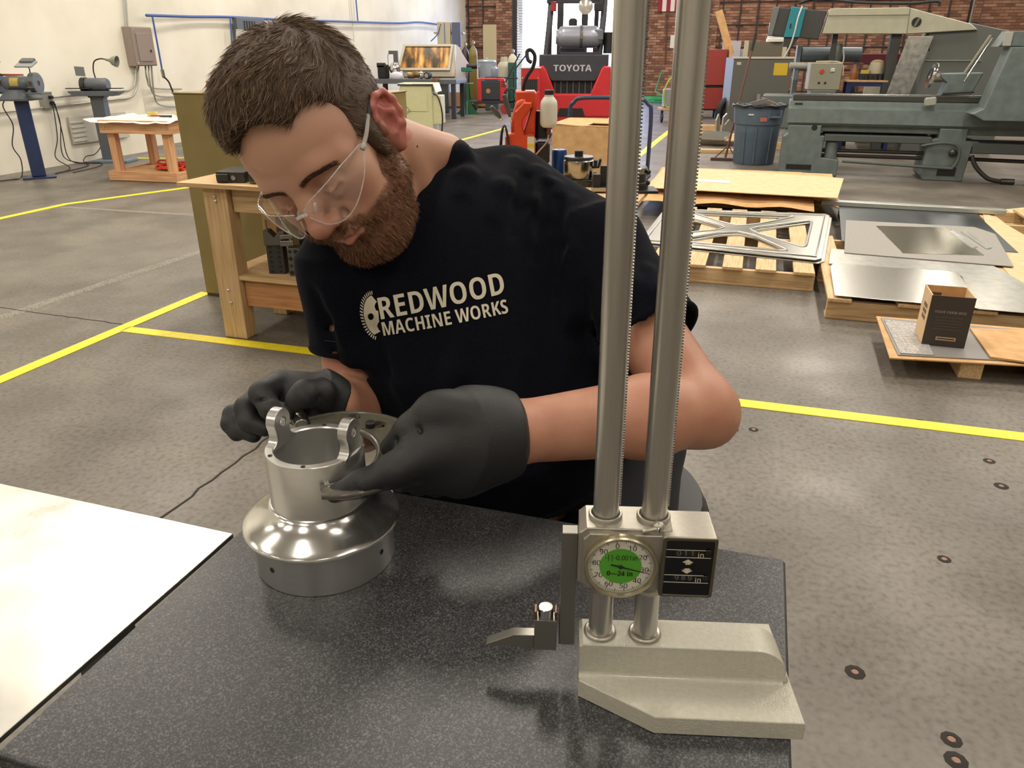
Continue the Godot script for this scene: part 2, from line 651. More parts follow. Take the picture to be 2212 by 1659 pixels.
func build_brick_wall() -> void:
	var mortar = mottled([hexc("9c8672"), hexc("b09a86"), hexc("bda893")], 0.05, Vector3.ONE * 2.0, 0.9)
	var rough_mortar = mottled([hexc("6e5848"), hexc("8c7562"), hexc("a68f7a")], 0.05, Vector3.ONE * 2.0, 0.9)
	var tones = []
	for h in [["76503f", "8c614d"], ["835744", "98705a"], ["664539", "7b5445"], ["8f6550", "a17a63"], ["9a735d", "ab8671"]]:
		tones.append(mottled([hexc(h[0]), hexc(h[1])], 0.05, Vector3.ONE * 3.0, 0.9))
	var zf = -25.5
	var w = nb()
	# [x0, x1, depth of the face behind zf] with the loading door between -7.5 and -3.7
	var segs = [[-9.6, -8.43, 0.12, 1], [-8.43, -7.86, 0.0, 0], [-3.62, -1.55, 0.0, 0], [-1.55, 5.36, 0.12, 1], [5.36, 11.8, 0.0, 0]]
	for s in segs:
		w.box(Vector3((s[0] + s[1]) / 2, 2.8, zf - s[2] - 0.2), Vector3(s[1] - s[0], 5.6, 0.4), 0.0)
	w.box(Vector3(-5.74, 4.6, zf - 0.2), Vector3(4.3, 2.0, 0.4), 0.0)
	var wall = struct("wall_back", w, rough_mortar)
	var rng = RandomNumberGenerator.new()
	rng.seed = 11
	var cam = Vector3(0, 1.45, 0)
	var all = []
	for s in segs:
		var rows = 44
		for r in rows:
			var x: float = s[0] + (0.0 if r % 2 == 0 else -0.107)
			while x < s[1] - 0.02:
				var a = maxf(x, s[0])
				var b = minf(x + 0.205, s[1])
				if b - a > 0.05:
					var y = r * 0.0765 + 0.038
					var shade = rng.randf()
					var p = Vector3((a + b) / 2, y, zf - s[2] + 0.001 + rng.randf() * 0.006)
					var show = 1.0 if y < 2.85 else 0.0
					if s[3] == 1:
						show *= 0.5
					if p.x < -7.8 or (p.x > -3.5 and p.x < -1.5):
						show *= 3.0
					if p.x > 5.3 and p.x < 6.6 and p.y > 1.6:
						show *= 2.5
					all.append([show, p, b - a, mini(4, int(shade * 5.0)), s[3]])
				x += 0.215
	all.sort_custom(func(a, b): return a[0] > b[0])
	var shapes = {}
	var mm = []
	for k in all.size():
		var q: Array = all[k]
		if k < 300:
			var key = snappedf(q[2], 0.02)
			if not shapes.has(key):
				shapes[key] = nb().box(Vector3.ZERO, Vector3(q[2], 0.064, 0.03), 0.004).mesh()
			var o = MeshInstance3D.new()
			o.name = "brick"
			o.mesh = shapes[key]
			o.material_override = tones[q[3]]
			o.position = q[1]
			wall.add_child(o, true)
		else:
			mm.append(q)
	for tone in 5:
		var list = mm.filter(func(q): return q[3] == tone)
		var mu = MultiMesh.new()
		mu.transform_format = MultiMesh.TRANSFORM_3D
		mu.mesh = nb().box(Vector3.ZERO, Vector3(1, 0.064, 0.03), 0.003).mesh()
		mu.instance_count = list.size()
		for k in list.size():
			mu.set_instance_transform(k, Transform3D(Basis.from_scale(Vector3(list[k][2], 1, 1)), list[k][1]))
		var mi = MultiMeshInstance3D.new()
		mi.name = "brickwork"
		mi.multimesh = mu
		mi.material_override = tones[tone]
		mi.set_meta("kind", "stuff")
		wall.add_child(mi, true)
	# the iron grid bolted over the filled bays
	var iron = plain(hexc("2e2a2a"), 0.7)
	for s in [[-9.5, -8.45], [-1.53, 5.34]]:
		var x: float = s[0] + 0.1
		while x < s[1]:
			part(wall, "iron_bar", nb().box(Vector3(x, 1.6, zf - 0.075), Vector3(0.04, 3.2, 0.03), 0.003), iron)
			x += 0.5
		for y in [0.35, 0.95, 1.55, 2.15, 2.75]:
			part(wall, "iron_bar", nb().box(Vector3((s[0] + s[1]) / 2, y, zf - 0.065), Vector3(s[1] - s[0], 0.03, 0.03), 0.003), iron)
	# loading door: dark steel post, white painted brick reveal, curtain track
	var d = struct("door_1", nb().box(Vector3(-7.80, 1.9, zf + 0.02), Vector3(0.13, 3.8, 0.12), 0.005), plain(hexc("23232c"), 0.5))
	part(d, "door_track", nb().box(Vector3(-3.66, 1.9, zf + 0.05), Vector3(0.12, 3.8, 0.14), 0.005), plain(hexc("30303a"), 0.5))
	part(d, "door_head", nb().box(Vector3(-5.74, 3.75, zf + 0.05), Vector3(4.3, 0.3, 0.14), 0.005), plain(hexc("30303a"), 0.5))
	var jamb = plain(hexc("d8dce4"), 0.7)
	for r in 48:
		part(d, "painted_brick", nb().box(Vector3(-7.66, r * 0.0765 + 0.036, zf - 0.2), Vector3(0.2, 0.068, 0.4), 0.005), jamb)
	var chain = nb()
	for k in 70:
		chain.rot(Vector3(-3.50, 0.15 + k * 0.04, zf + 0.18), Vector3(0, 90 * (k % 2), 0)).tube([Vector3(-0.008, 0, 0), Vector3(0, 0.024, 0), Vector3(0.008, 0, 0), Vector3(0, -0.024, 0)], 0.004, 5, true)
	one("hoist_chain", "steel door chain hanging down the brick beside the loading door", "chain", chain, M.steel)

func strip(pts: Array, w: float, y := 0.003) -> MB:
	var b = nb()
	var rows = [[], [], [], []]
	for i in pts.size():
		var p: Vector3 = pts[i]
		var t: Vector3 = (pts[mini(i + 1, pts.size() - 1)] - pts[maxi(i - 1, 0)]).normalized()
		var s = Vector3(-t.z, 0, t.x) * w * 0.5
		rows[0].append(p - s)
		rows[1].append(p - s + Vector3.UP * y)
		rows[2].append(p + s + Vector3.UP * y)
		rows[3].append(p + s)
	b.sheet([rows[1], rows[2]])
	var ok = b.n[0].y > 0
	if not ok:
		b = nb()
		b.sheet([rows[1], rows[2]], false, false, true)
	b.sheet([rows[0], rows[1]])
	b.sheet([rows[2], rows[3]])
	return b

func build_floor_marks() -> void:
	var g = "yellow floor tapes"
	var ln = func(label: String, pts: Array, w: float): one("floor_tape", label, "floor marking", strip(V3(pts), w), M.tape, Vector3.ZERO, 0, g)
	ln.call("long yellow floor tape running from the picture's edge to the tan cabinet", [-3.33, 0, -1.6, -3.31, 0, -3.96], 0.08)
	ln.call("yellow floor tape branching off across the floor in front of the pine bench", [-3.29, 0, -3.225, -1.2, 0, -3.235, 0.0, 0, -3.235, 2.4, 0, -3.24], 0.08)
	ln.call("thin yellow floor tape bending in front of the small timber table", [-6.70, 0, -4.4, -6.71, 0, -6.17, -6.2, 0, -7.42, -5.4, 0, -9.3], 0.08)
	ln.call("yellow floor tape in the aisle behind the person's neck", [-5.05, 0, -10.6, -4.95, 0, -15.6], 0.1)
	ln.call("worn yellow floor tape in the aisle between the two steel columns", [-1.70, 0, -10.4, -1.68, 0, -12.3, -1.68, 0, -16.5], 0.1)
	ln.call("faded yellow floor tape beyond the timber table by the white wall", [-8.8, 0, -9.35, -8.1, 0, -9.55, -7.7, 0, -10.3], 0.06)
	var wm = "worn white floor lines"
	var rng = RandomNumberGenerator.new()
	rng.seed = 4
	for q in [["wide worn white line on the floor beside the tan cabinet", Vector3(-4.15, 0, -2.9), Vector3(-4.07, 0, -4.95), 0.08], ["short worn white line on the floor beyond the wide one", Vector3(-6.6, 0, -6.03), Vector3(-4.6, 0, -6.1), 0.06]]:
		var b = nb()
		for k in 4200:
			var t = rng.randf()
			var p: Vector3 = q[1].lerp(q[2], t) + Vector3(rng.randf_range(-0.5, 0.5), 0, rng.randf_range(-0.5, 0.5)) * q[3] * (1.0 if k % 9 else 1.5)
			var r = rng.randf_range(0.002, 0.007)
			var a = rng.randf() * TAU
			var pts = []
			for j in 5:
				pts.append(p + Vector3(cos(a + j * 1.2566) * r, 0.0012, sin(a + j * 1.2566) * r * 0.7))
			for j in range(1, 4):
				b.tri(pts[0], pts[j], pts[j + 1], Vector3.UP)
		var o = one("worn_floor_line", q[0], "floor marking", b, M.white_line, Vector3.ZERO, 0, wm)
		o.set_meta("kind", "stuff")
	# cracks in the slab, bolt holes and chips
	var dark = plain(hexc("2b2825"), 0.95)
	var crack = func(label: String, a: Vector3, z: Vector3, w: float, amp: float):
		var pts = []
		for k in 25:
			var t = k / 24.0
			pts.append(a.lerp(z, t) + Vector3(rng.randf_range(-amp, amp), 0, rng.randf_range(-amp, amp)))
		one("floor_crack", label, "crack", strip(pts, w, 0.0015), dark, Vector3.ZERO, 0, "cracks in the floor slab")
	crack.call("jagged dark crack in the floor behind the machined part", Vector3(-1.77, 0, -1.60), Vector3(-1.74, 0, -3.1), 0.009, 0.008)
	crack.call("hairline crack in the floor crossing the worn white line", Vector3(-4.6, 0, -3.33), Vector3(-3.34, 0, -3.29), 0.006, 0.006)
	var px = [[0.047, -2.959], [0.126, -2.983], [0.8, -3.268], [0.994, -2.975], [0.989, -2.782], [0.705, -2.243], [-0.056, -2.315], [0.395, -1.658], [0.585, -1.502], [0.583, -1.443]]
	var where = ["just beyond the yellow tape's edge near the elbow", "beside the one nearest the elbow", "right below the branching yellow tape", "between the tape and the stub pair at the right", "lower of the pair at the right picture edge", "alone below the pair at the right picture edge", "behind the granite plate's back corner", "alone on bare floor right of the height gauge", "farther of the two beside the gauge base", "nearest of all to the camera"]
	for q in px:
		var t = thing("floor_anchor", "small metal anchor stub in the floor, %s" % where[px.find(q)], "floor anchor", Vector3(q[0], 0.0, q[1]), rng.randf() * 90, "anchor stubs in the floor")
		part(t, "chipped_rim", nb().lathe([Vector2(0.011, 0), Vector2(0.011, 0.002), Vector2(0.02 + rng.randf() * 0.006, 0.0004)], 9), dark)
		part(t, "stub", nb().cyl(0.009, 0.0025, 10, 0.001), plain(hexc("8a6a5c"), 0.6, 0.3))

func build_plate() -> void:
	var t = thing("surface_plate", "dark speckled granite surface plate in front of the person", "surface plate", Vector3(-0.2215, 0.795, -0.5235))
	part(t, "slab", nb().box(Vector3(0, 0.065, 0), Vector3(0.612, 0.13, 0.4572), 0.004), M.granite)
	var s = thing("plate_stand", "steel stand under the granite surface plate", "stand", Vector3(-0.2215, 0, -0.5235))
	for x in [-1, 1]:
		for z in [-1, 1]:
			part(s, "leg", nb().box(Vector3(x * 0.25, 0.3775, z * 0.17), Vector3(0.05, 0.755, 0.05), 0.003), M.black)
	part(s, "top_frame", nb().box(Vector3(0, 0.775, 0), Vector3(0.58, 0.04, 0.43), 0.003), M.black)
	# aluminium sheet on a table left of the plate
	var b = thing("side_table", "steel table under the aluminium sheet left of the plate", "table", Vector3(-0.95, 0, -0.33))
	part(b, "tabletop", nb().box(Vector3(-0.1, 0.90, 0), Vector3(0.88, 0.04, 0.5), 0.003), M.mgrey)
	for x in [-1, 1]:
		for z in [-1, 1]:
			part(b, "leg", nb().box(Vector3(-0.1 + x * 0.38, 0.44, z * 0.2), Vector3(0.05, 0.88, 0.05), 0.003), M.mgrey)
	var sh = thing("aluminium_sheet", "large scratched aluminium sheet lying left of the granite plate", "sheet metal", Vector3(-0.5285, 0.92, -0.610), -1.0)
	part(sh, "sheet", nb().box(Vector3(-0.46, 0.003, 0.28), Vector3(0.92, 0.006, 0.56), 0.0008), M.alu_sheet)


func hammered(a: String, b: String, rough: float, freq := 0.12, cm := 0.035) -> StandardMaterial3D:
	var m = mottled([hexc(a), hexc(b)], 0.05, Vector3.ONE * 8.0, rough, 0.0, 3, false)
	m.clearcoat_enabled = true
	m.clearcoat = 0.5
	m.clearcoat_roughness = 0.12
	return bumpy(m, freq, 2, cm)

func build_gauge() -> void:
	var g = thing("height_gauge", "double column dial height gauge with green dial standing on the granite plate", "height gauge", Vector3(-0.0238, 0.925, -0.4706), 13.96)
	var paint = hammered("aba899", "b9b6a8", 0.38)
	var satin = mottled([hexc("a8a398"), hexc("b3aea3")], 0.08, Vector3(6, 30, 6), 0.36, 0.75, 3, false)
	var colm = mottled([hexc("b3b0aa"), hexc("c4c1bb")], 0.05, Vector3(60, 0.6, 60), 0.26, 0.85, 3, false)
	var dark = plain(hexc("85827b"), 0.36, 0.75)
	# base: slab with a raised spine whose far end curves down
	var slab = [Vector2(-0.0615, -0.036), Vector2(0, 0), Vector2(0.1205, 0), Vector2(0.1205, -0.118), Vector2(0, -0.118), Vector2(-0.0615, -0.082)]
	var b = nb().at(Transform3D(Basis(Vector3.RIGHT, Vector3.BACK, Vector3.DOWN), Vector3.ZERO))
	b.prism(slab, -0.019, 0.0, 0.0015)
	part(g, "base", b, paint)
	var sp = [Vector2(-0.0615, 0.0185), Vector2(0.1185, 0.0185), Vector2(0.1165, 0.0255)]
	for k in 9:
		var a = PI / 2 * k / 8
		sp.append(Vector2(0.087 + 0.028 * cos(a) , 0.0265 + 0.026 * sin(a)))
	sp += [Vector2(-0.0585, 0.0525), Vector2(-0.0615, 0.0495)]
	b = nb().prism(sp, -0.0765, -0.0428, 0.0015)
	var rows = []
	for k in 6:
		var a = PI / 2 * k / 5
		var y = 0.019 + 0.004 * (1 - sin(a))
		var z = -0.0428 + 0.004 * (1 - cos(a))
		rows.append([Vector3(-0.0613, y, z), Vector3(0.113, y, z)])
	var q = nb().sheet(rows)
	if q.n[0].y < 0:
		b.sheet(rows, false, false, true)
	else:
		b.sheet(rows)
	part(g, "spine", b, paint)
	var cx = [-0.0435, -0.005]
	for i in 2:
		var lean = Vector3(-0.0056, 0, 0)
		var foot = Vector3(cx[i], 0.0525, -0.0595)
		var o = part(g, "column", nb().rod(foot - lean * 0.02, foot + lean + Vector3(0, 0.655, 0), 0.0103, 40), colm)
		part(o, "foot_ring", nb().pos(foot).lathe(V2([0.0103, 0.003, 0.0125, 0.0035, 0.0138, 0.0025, 0.0142, 0.001, 0.0138, 0.0]), 36), satin)
		# fine rack cut along the side that faces right
		var rack = nb()
		for k in 230:
			rack.box(foot + Vector3(0.0101, 0.13, -0.0022) + lean * (k / 260.0) + Vector3(0, k * 0.0023, 0), Vector3(0.0012, 0.0012, 0.004), 0.0)
		part(o, "rack_teeth", rack, dark).set_meta("kind", "stuff")
	part(g, "top_bridge", nb().box(Vector3(-0.030, 0.715, -0.0595), Vector3(0.075, 0.016, 0.03), 0.002), satin)
	# body
	var bd = [Vector2(-0.0655, 0.119), Vector2(-0.0655, 0.1665), Vector2(-0.0600, 0.1715), Vector2(0.006, 0.1715), Vector2(0.0095, 0.168), Vector2(0.0095, 0.113), Vector2(-0.0590, 0.113)]
	part(g, "body", nb().prism(bd, -0.0755, -0.0415, 0.0012), satin)
	part(g, "front_plate", nb().prism([Vector2(-0.0625, 0.1205), Vector2(-0.0625, 0.1625), Vector2(-0.0578, 0.1680), Vector2(0.0, 0.1680), Vector2(0.0, 0.115), Vector2(-0.0575, 0.115)], -0.0425, -0.0385, 0.0012), satin)
	for i in 2:
		part(g, "collar", nb().pos(Vector3(cx[i] - 0.0012, 0.1685, -0.0595)).lathe(V2([0.0136, 0, 0.0136, 0.0060, 0.0130, 0.0068, 0.0118, 0.0068, 0.0108, 0.0056, 0.0106, 0.002]), 40), satin)
		part(g, "lower_sleeve", nb().pos(Vector3(cx[i] - 0.0006, 0.100, -0.0595)).lathe(V2([0.0104, 0.0, 0.0138, 0.0035, 0.0152, 0.009, 0.0152, 0.0155]), 32), satin)
	var lev = part(g, "clamp_lever", nb().pos(Vector3(-0.004, 0.1725, -0.0450)).ball(Vector3.ZERO, Vector3(0.0052, 0.0045, 0.0045)), satin)
	part(lev, "lever_arm", nb().tube([Vector3(-0.004, 0.1722, -0.043), Vector3(-0.011, 0.1713, -0.0415), Vector3(-0.0165, 0.1706, -0.0405)], [0.0024, 0.0021, 0.0014], 10), satin)
	part(lev, "screw", nb().at(Transform3D(Basis(Vector3.RIGHT, PI / 2), Vector3(-0.0037, 0.1722, -0.042))).cyl(0.0023, 0.0025, 16, 0.0006), M.chrome)
	part(lev, "screw_slot", nb().box(Vector3(-0.0037, 0.1722, -0.0393), Vector3(0.0006, 0.0042, 0.0006), 0.0), M.black)
	# dial
	var dc = Vector3(-0.0325, 0.1405, 0)
	var bez = nb().at(Transform3D(Basis(Vector3.RIGHT, PI / 2), dc + Vector3(0, 0, -0.039)))
	bez.lathe(V2([0.0288, 0.0, 0.0292, 0.004, 0.0290, 0.0062, 0.0278, 0.0072, 0.0266, 0.0066, 0.0258, 0.0045]), 64)
	part(g, "bezel", bez, plain(hexc("b0a78d"), 0.28, 0.9))
	var white = plain(hexc("c9c5b6"), 0.5)
	var dial = part(g, "dial_face", nb().at(Transform3D(Basis(Vector3.RIGHT, PI / 2), dc + Vector3(0, 0, -0.0365))).lathe(V2([0, 0.001, 0.0262, 0.001]), 64), white)
	part(dial, "green_disc", nb().at(Transform3D(Basis(Vector3.RIGHT, PI / 2), dc + Vector3(0, 0, -0.0354))).lathe(V2([0, 0.0002, 0.0166, 0.0002, 0.0166, 0]), 64), plain(hexc("4f9a2c"), 0.5))
	var ink = plain(hexc("191a17"), 0.5)
	var marks = nb()
	var zi = -0.0353
	for k in 100:
		var a = deg_to_rad(90 + 10 - k * 3.6)
		var r0 = 0.0222 if k % 5 == 0 else 0.0232
		if k % 10 == 0:
			r0 = 0.0212
		var e = Vector3(cos(a), sin(a), 0)
		var s = Vector3(-sin(a), cos(a), 0) * (0.00018 if k % 5 else 0.00026)
		marks.quad(dc + e * r0 - s + Vector3(0, 0, zi), dc + e * 0.0252 - s + Vector3(0, 0, zi), dc + e * 0.0252 + s + Vector3(0, 0, zi), dc + e * r0 + s + Vector3(0, 0, zi), Vector3.BACK)
	for k in 10:
		var a = deg_to_rad(90 + 10 - k * 36.0)
		marks.pos(dc + Vector3(cos(a) * 0.0193, sin(a) * 0.0193, zi)).text(str(k * 10), 0.0026, 0.0)
	marks.pos(dc + Vector3(0, 0.0085, -0.0348)).text("⊣⊢0.001in" if false else "-||-0.001in", 0.0022, 0.0, "Droid Sans", false, 0.8)
	marks.pos(dc + Vector3(-0.0003, -0.0068, -0.0348)).text("0—24 in", 0.0044, 0.0, "Droid Sans", true, 0.85)
	part(dial, "dial_markings", marks, ink)
	var na = deg_to_rad(-14)
	var nd = Vector3(cos(na), sin(na), 0)
	var ns = Vector3(-nd.y, nd.x, 0)
	var nz = Vector3(0, 0, -0.0343)
	var needle = nb()
	var npoly = [dc - nd * 0.008 - ns * 0.0006, dc - nd * 0.008 + ns * 0.0006, dc + ns * 0.0006, dc + nd * 0.0238 + ns * 0.0001, dc + nd * 0.0238 - ns * 0.0001, dc - ns * 0.0006]
	var pp = []
	for w in npoly:
		pp.append(Vector2(w.x, w.y))
	needle.prism(pp, -0.0344, -0.0340)
	needle.at(Transform3D(Basis(Vector3.RIGHT, PI / 2), dc + Vector3(0, 0, -0.0352))).cyl(0.0017, 0.0018, 20, 0.0004)
	part(g, "needle", needle, ink)
	# counter box on the right
	part(g, "counter_box", nb().prism(rrect(0.0425, 0.0565, 0.0025, Vector2(0.0200, 0.1422)), -0.0730, -0.0345, 0.0012), satin)
	part(g, "counter_rim", nb().prism(rrect(0.0425, 0.0565, 0.0025, Vector2(0.0200, 0.1422)), -0.0347, -0.0332, 0.0006, [rrect(0.0365, 0.0515, 0.0015, Vector2(0.0202, 0.1418))]), plain(hexc("6d6758"), 0.35, 0.8))
	var win = part(g, "counter_window", nb().prism(rrect(0.0368, 0.0518, 0.0015, Vector2(0.0202, 0.1418)), -0.0348, -0.0342, 0.0), plain(hexc("07080c"), 0.12))
	var cw = plain(hexc("c8c2ad"), 0.5)
	var zw = -0.0340
	var ln = nb()
	for y in [0.1590, 0.1520, 0.1350, 0.1280]:
		ln.box(Vector3(0.0195 if y != 0.1590 and y != 0.1350 else 0.0175, y, zw), Vector3(0.0350 if y != 0.1590 and y != 0.1350 else 0.031, 0.0005, 0.0002), 0.0)
	part(win, "white_rule", ln, cw)
	var txt = nb()
	for y in [0.1540, 0.1303]:
		txt.pos(Vector3(0.0290, y + 0.0006, zw)).text("in", 0.0030, 0.0)
	part(win, "unit_lettering", txt, cw)
	var ar = nb()
	for s in [-1, 1]:
		var y0 = 0.1435 + s * 0.0018
		var pts = []
		for w in [[-0.0018, 0.0], [0.0018, 0.0], [0.0018, 0.0022], [0.0042, 0.0022], [0, 0.0050], [-0.0042, 0.0022], [-0.0018, 0.0022]]:
			pts.append(Vector2(0.0195 + w[0], y0 + s * w[1]))
		ar.prism(pts, zw - 0.0001, zw + 0.0001)
	part(win, "arrow_marks", ar, cw)
	var dg = nb()
	var digits = nb()
	var di = 0
	for y in [0.1560, 0.1325]:
		dg.box(Vector3(0.0172, y, zw - 0.0001), Vector3(0.0165, 0.0042, 0.0002), 0.0)
		for k in 3:
			digits.pos(Vector3(0.0120 + k * 0.0052, y, zw + 0.0001)).text(["0", "1", "1", "9", "8", "9"][di], 0.0026, 0.0)
			di += 1
	part(win, "counter_slot", dg, plain(hexc("15151a"), 0.4))
	part(win, "counter_digits", digits, plain(hexc("6a6a66"), 0.5))
	for y in [0.158, 0.1335]:
		part(win, "reset_knob", nb().at(Transform3D(Basis(Vector3.RIGHT, PI / 2), Vector3(0.0345, y, zw))).cyl(0.0024, 0.0014, 14, 0.0004), M.black)
	# measuring arm and scriber
	part(g, "measuring_arm", nb().box(Vector3(-0.0722, 0.0925, -0.0685), Vector3(0.0136, 0.118, 0.0128), 0.0008), dark)
	var cl = part(g, "scriber_clamp", nb().box(Vector3(-0.0909, 0.046, -0.0650), Vector3(0.0198, 0.033, 0.0125), 0.0006), dark)
	for s in [-1, 1]:
		part(cl, "clamp_cheek", nb().box(Vector3(-0.0909 + s * 0.0088, 0.066, -0.0650), Vector3(0.0022, 0.010, 0.0105), 0.0005), plain(hexc("7a5f4c"), 0.4, 0.8))
	part(cl, "clamp_screw", nb().pos(Vector3(-0.0909, 0.0625, -0.0650)).cyl(0.0066, 0.0105, 24, 0.0006), M.chrome)
	var bl = [Vector2(-0.1008, 0.0305), Vector2(-0.1172, 0.0305), Vector2(-0.1172, 0.0322), Vector2(-0.1360, 0.0305), Vector2(-0.1435, 0.0305), Vector2(-0.1430, 0.0325), Vector2(-0.1190, 0.0440), Vector2(-0.1008, 0.0442)]
	part(g, "scriber", nb().prism(bl, -0.0705, -0.0605, 0.0005), dark)

func build_yoke() -> void:
	var c = Vector3(-0.406, 0.925, -0.61)
	var y = thing("machined_yoke", "bright machined aluminium part with flared foot and two drilled ears", "machined part", c)
	var turned = mottled([hexc("cccbc8"), hexc("d8d7d4")], 0.06, Vector3(1, 90, 1), 0.28, 0.92, 3, false)
	var polish = mottled([hexc("d2d1ce"), hexc("dedddb")], 0.06, Vector3(1, 60, 1), 0.17, 0.92, 3, false)
	var dk = plain(hexc("1d1c1a"), 0.6)
	part(y, "foot_ring", nb().lathe(V2([0, 0, 0.0742, 0, 0.075, 0.0008, 0.075, 0.0485]), 96), turned)
	part(y, "flared_flange", nb().lathe(V2([0.070, 0.0465, 0.0828, 0.0472, 0.0836, 0.0480, 0.0836, 0.0512, 0.0828, 0.0522, 0.0770, 0.0552, 0.0710, 0.0588, 0.0655, 0.0625, 0.0610, 0.0660, 0.0575, 0.0695, 0.0548, 0.0728, 0.0530, 0.0758, 0.0512, 0.0765]), 96), polish)
	part(y, "neck", nb().lathe(V2([0.0512, 0.0760, 0.0508, 0.0775, 0.0508, 0.1358, 0.0498, 0.1372, 0.0424, 0.1372, 0.0412, 0.1358, 0.0412, 0.058, 0.0, 0.058]), 96), turned)
	# ears: a rounded head on a narrow waist that spreads into the rim
	var ear = []
	for k in 17:
		var a = deg_to_rad(-25 + 230.0 * k / 16)
		ear.append(Vector2(cos(a) * 0.0145, 0.1595 + sin(a) * 0.0145))
	ear += V2([-0.0124, 0.1515, -0.0118, 0.147, -0.0128, 0.1425, -0.0160, 0.1388, -0.0205, 0.1368, -0.0205, 0.1330, 0.0205, 0.1330, 0.0205, 0.1368, 0.0160, 0.1388, 0.0128, 0.1425, 0.0118, 0.147, 0.0124, 0.1515])
	for s in [-1, 1]:
		var b = nb().at(Transform3D(Basis(Vector3.BACK, Vector3.UP, Vector3.LEFT), Vector3(s * 0.0415 + 0.001, 0, 0)))
		b.prism(ear, -0.0058, 0.0058, 0.0010, [circle(0.0047, 24, Vector2(0, 0.1595))])
		part(y, "ear", b, turned)
	for a in [132, 73, 253]:
		var e = Vector3(cos(deg_to_rad(a)), 0, sin(deg_to_rad(a)))
		var s = part(y, "screw_hole", nb().pos(e * 0.0460 + Vector3(0, 0.1366, 0)).lathe(V2([0.0024, 0.0009, 0.0022, 0.0011, 0.0017, 0.0008, 0.0, 0.0007]), 14), dk)
	for a in [105, 8, 200, 290]:
		var e = Vector3(cos(deg_to_rad(a)), 0, sin(deg_to_rad(a)))
		var t = e.cross(Vector3.UP)
		part(y, "side_hole", nb().at(Transform3D(Basis(t, e, t.cross(e)), e * 0.0746 + Vector3(0, 0.025, 0))).lathe(V2([0.0031, 0.0006, 0.0027, 0.0008, 0.0021, 0.0006, 0.0, 0.0005]), 16), dk)
	# outside micrometer held across the neck
	var d = Vector3(-0.669, 0.03, -0.743).normalized()
	var p = Vector3(0.743, 0.0, -0.669)
	var up = p.cross(d).normalized()
	if up.y < 0:
		up = -up
	var o = c + Vector3(0, 0.121, 0)
	var mcr = thing("outside_micrometer", "large outside micrometer with grey hammertone frame clasped around the machined part", "micrometer", o)
	mcr.basis = Basis(p, d, p.cross(d))
	var frame = hammered("47453a", "5a574a", 0.4, 0.16, 0.03)
	var bright = plain(hexc("8f8d86"), 0.3, 0.9)
	var outer = []
	var inner = []
	for k in 25:
		var a = deg_to_rad(-98 + 182.0 * k / 24)
		var wide = 0.008 + 0.037 * maxf(0.0, cos(a * 0.85))
		inner.append(Vector2(cos(a) * 0.066 + 0.002, sin(a) * 0.066 + 0.004))
		outer.append(Vector2(cos(a) * (0.066 + wide) + 0.002, sin(a) * (0.066 + wide) + 0.004))
	var poly = outer.duplicate()
	for k in 25:
		poly.append(inner[24 - k])
	var holes = []
	for a in [-52, -26, 0, 26, 50]:
		holes.append(circle(0.0075, 14, Vector2(cos(deg_to_rad(a)) * 0.088 + 0.002, sin(deg_to_rad(a)) * 0.088 + 0.004), 0.0085))
	part(mcr, "frame", nb().prism(poly, -0.0028, 0.0028, 0.0008, holes), frame)
	for e in [inner, outer]:
		var path = []
		for w in e:
			path.append(Vector3(w.x, w.y, 0))
		part(mcr, "frame_rim", nb().tube(path, 0.0038, 10), frame)
	part(mcr, "anvil", nb().rod(Vector3(0, -0.0655, 0), Vector3(0, -0.0514, 0), 0.0034, 16), bright)
	part(mcr, "spindle", nb().rod(Vector3(0, 0.0514, 0), Vector3(0, 0.078, 0), 0.0036, 18), bright)
	part(mcr, "frame_boss", nb().rod(Vector3(0, 0.060, 0), Vector3(0, 0.080, 0), 0.0072, 18), frame)
	part(mcr, "sleeve", nb().rod(Vector3(0, 0.078, 0), Vector3(0, 0.102, 0), 0.0078, 24), bright)
	part(mcr, "thimble", nb().rod(Vector3(0, 0.098, 0), Vector3(0, 0.122, 0), 0.0098, 28), bright)
	part(mcr, "ratchet", nb().rod(Vector3(0, 0.122, 0), Vector3(0, 0.134, 0), 0.0062, 18), plain(hexc("55544f"), 0.4, 0.8))
	part(mcr, "lock_lever", nb().rod(Vector3(0.07, 0.040, -0.012), Vector3(0.07, 0.040, 0.010), 0.0055, 16), M.black)


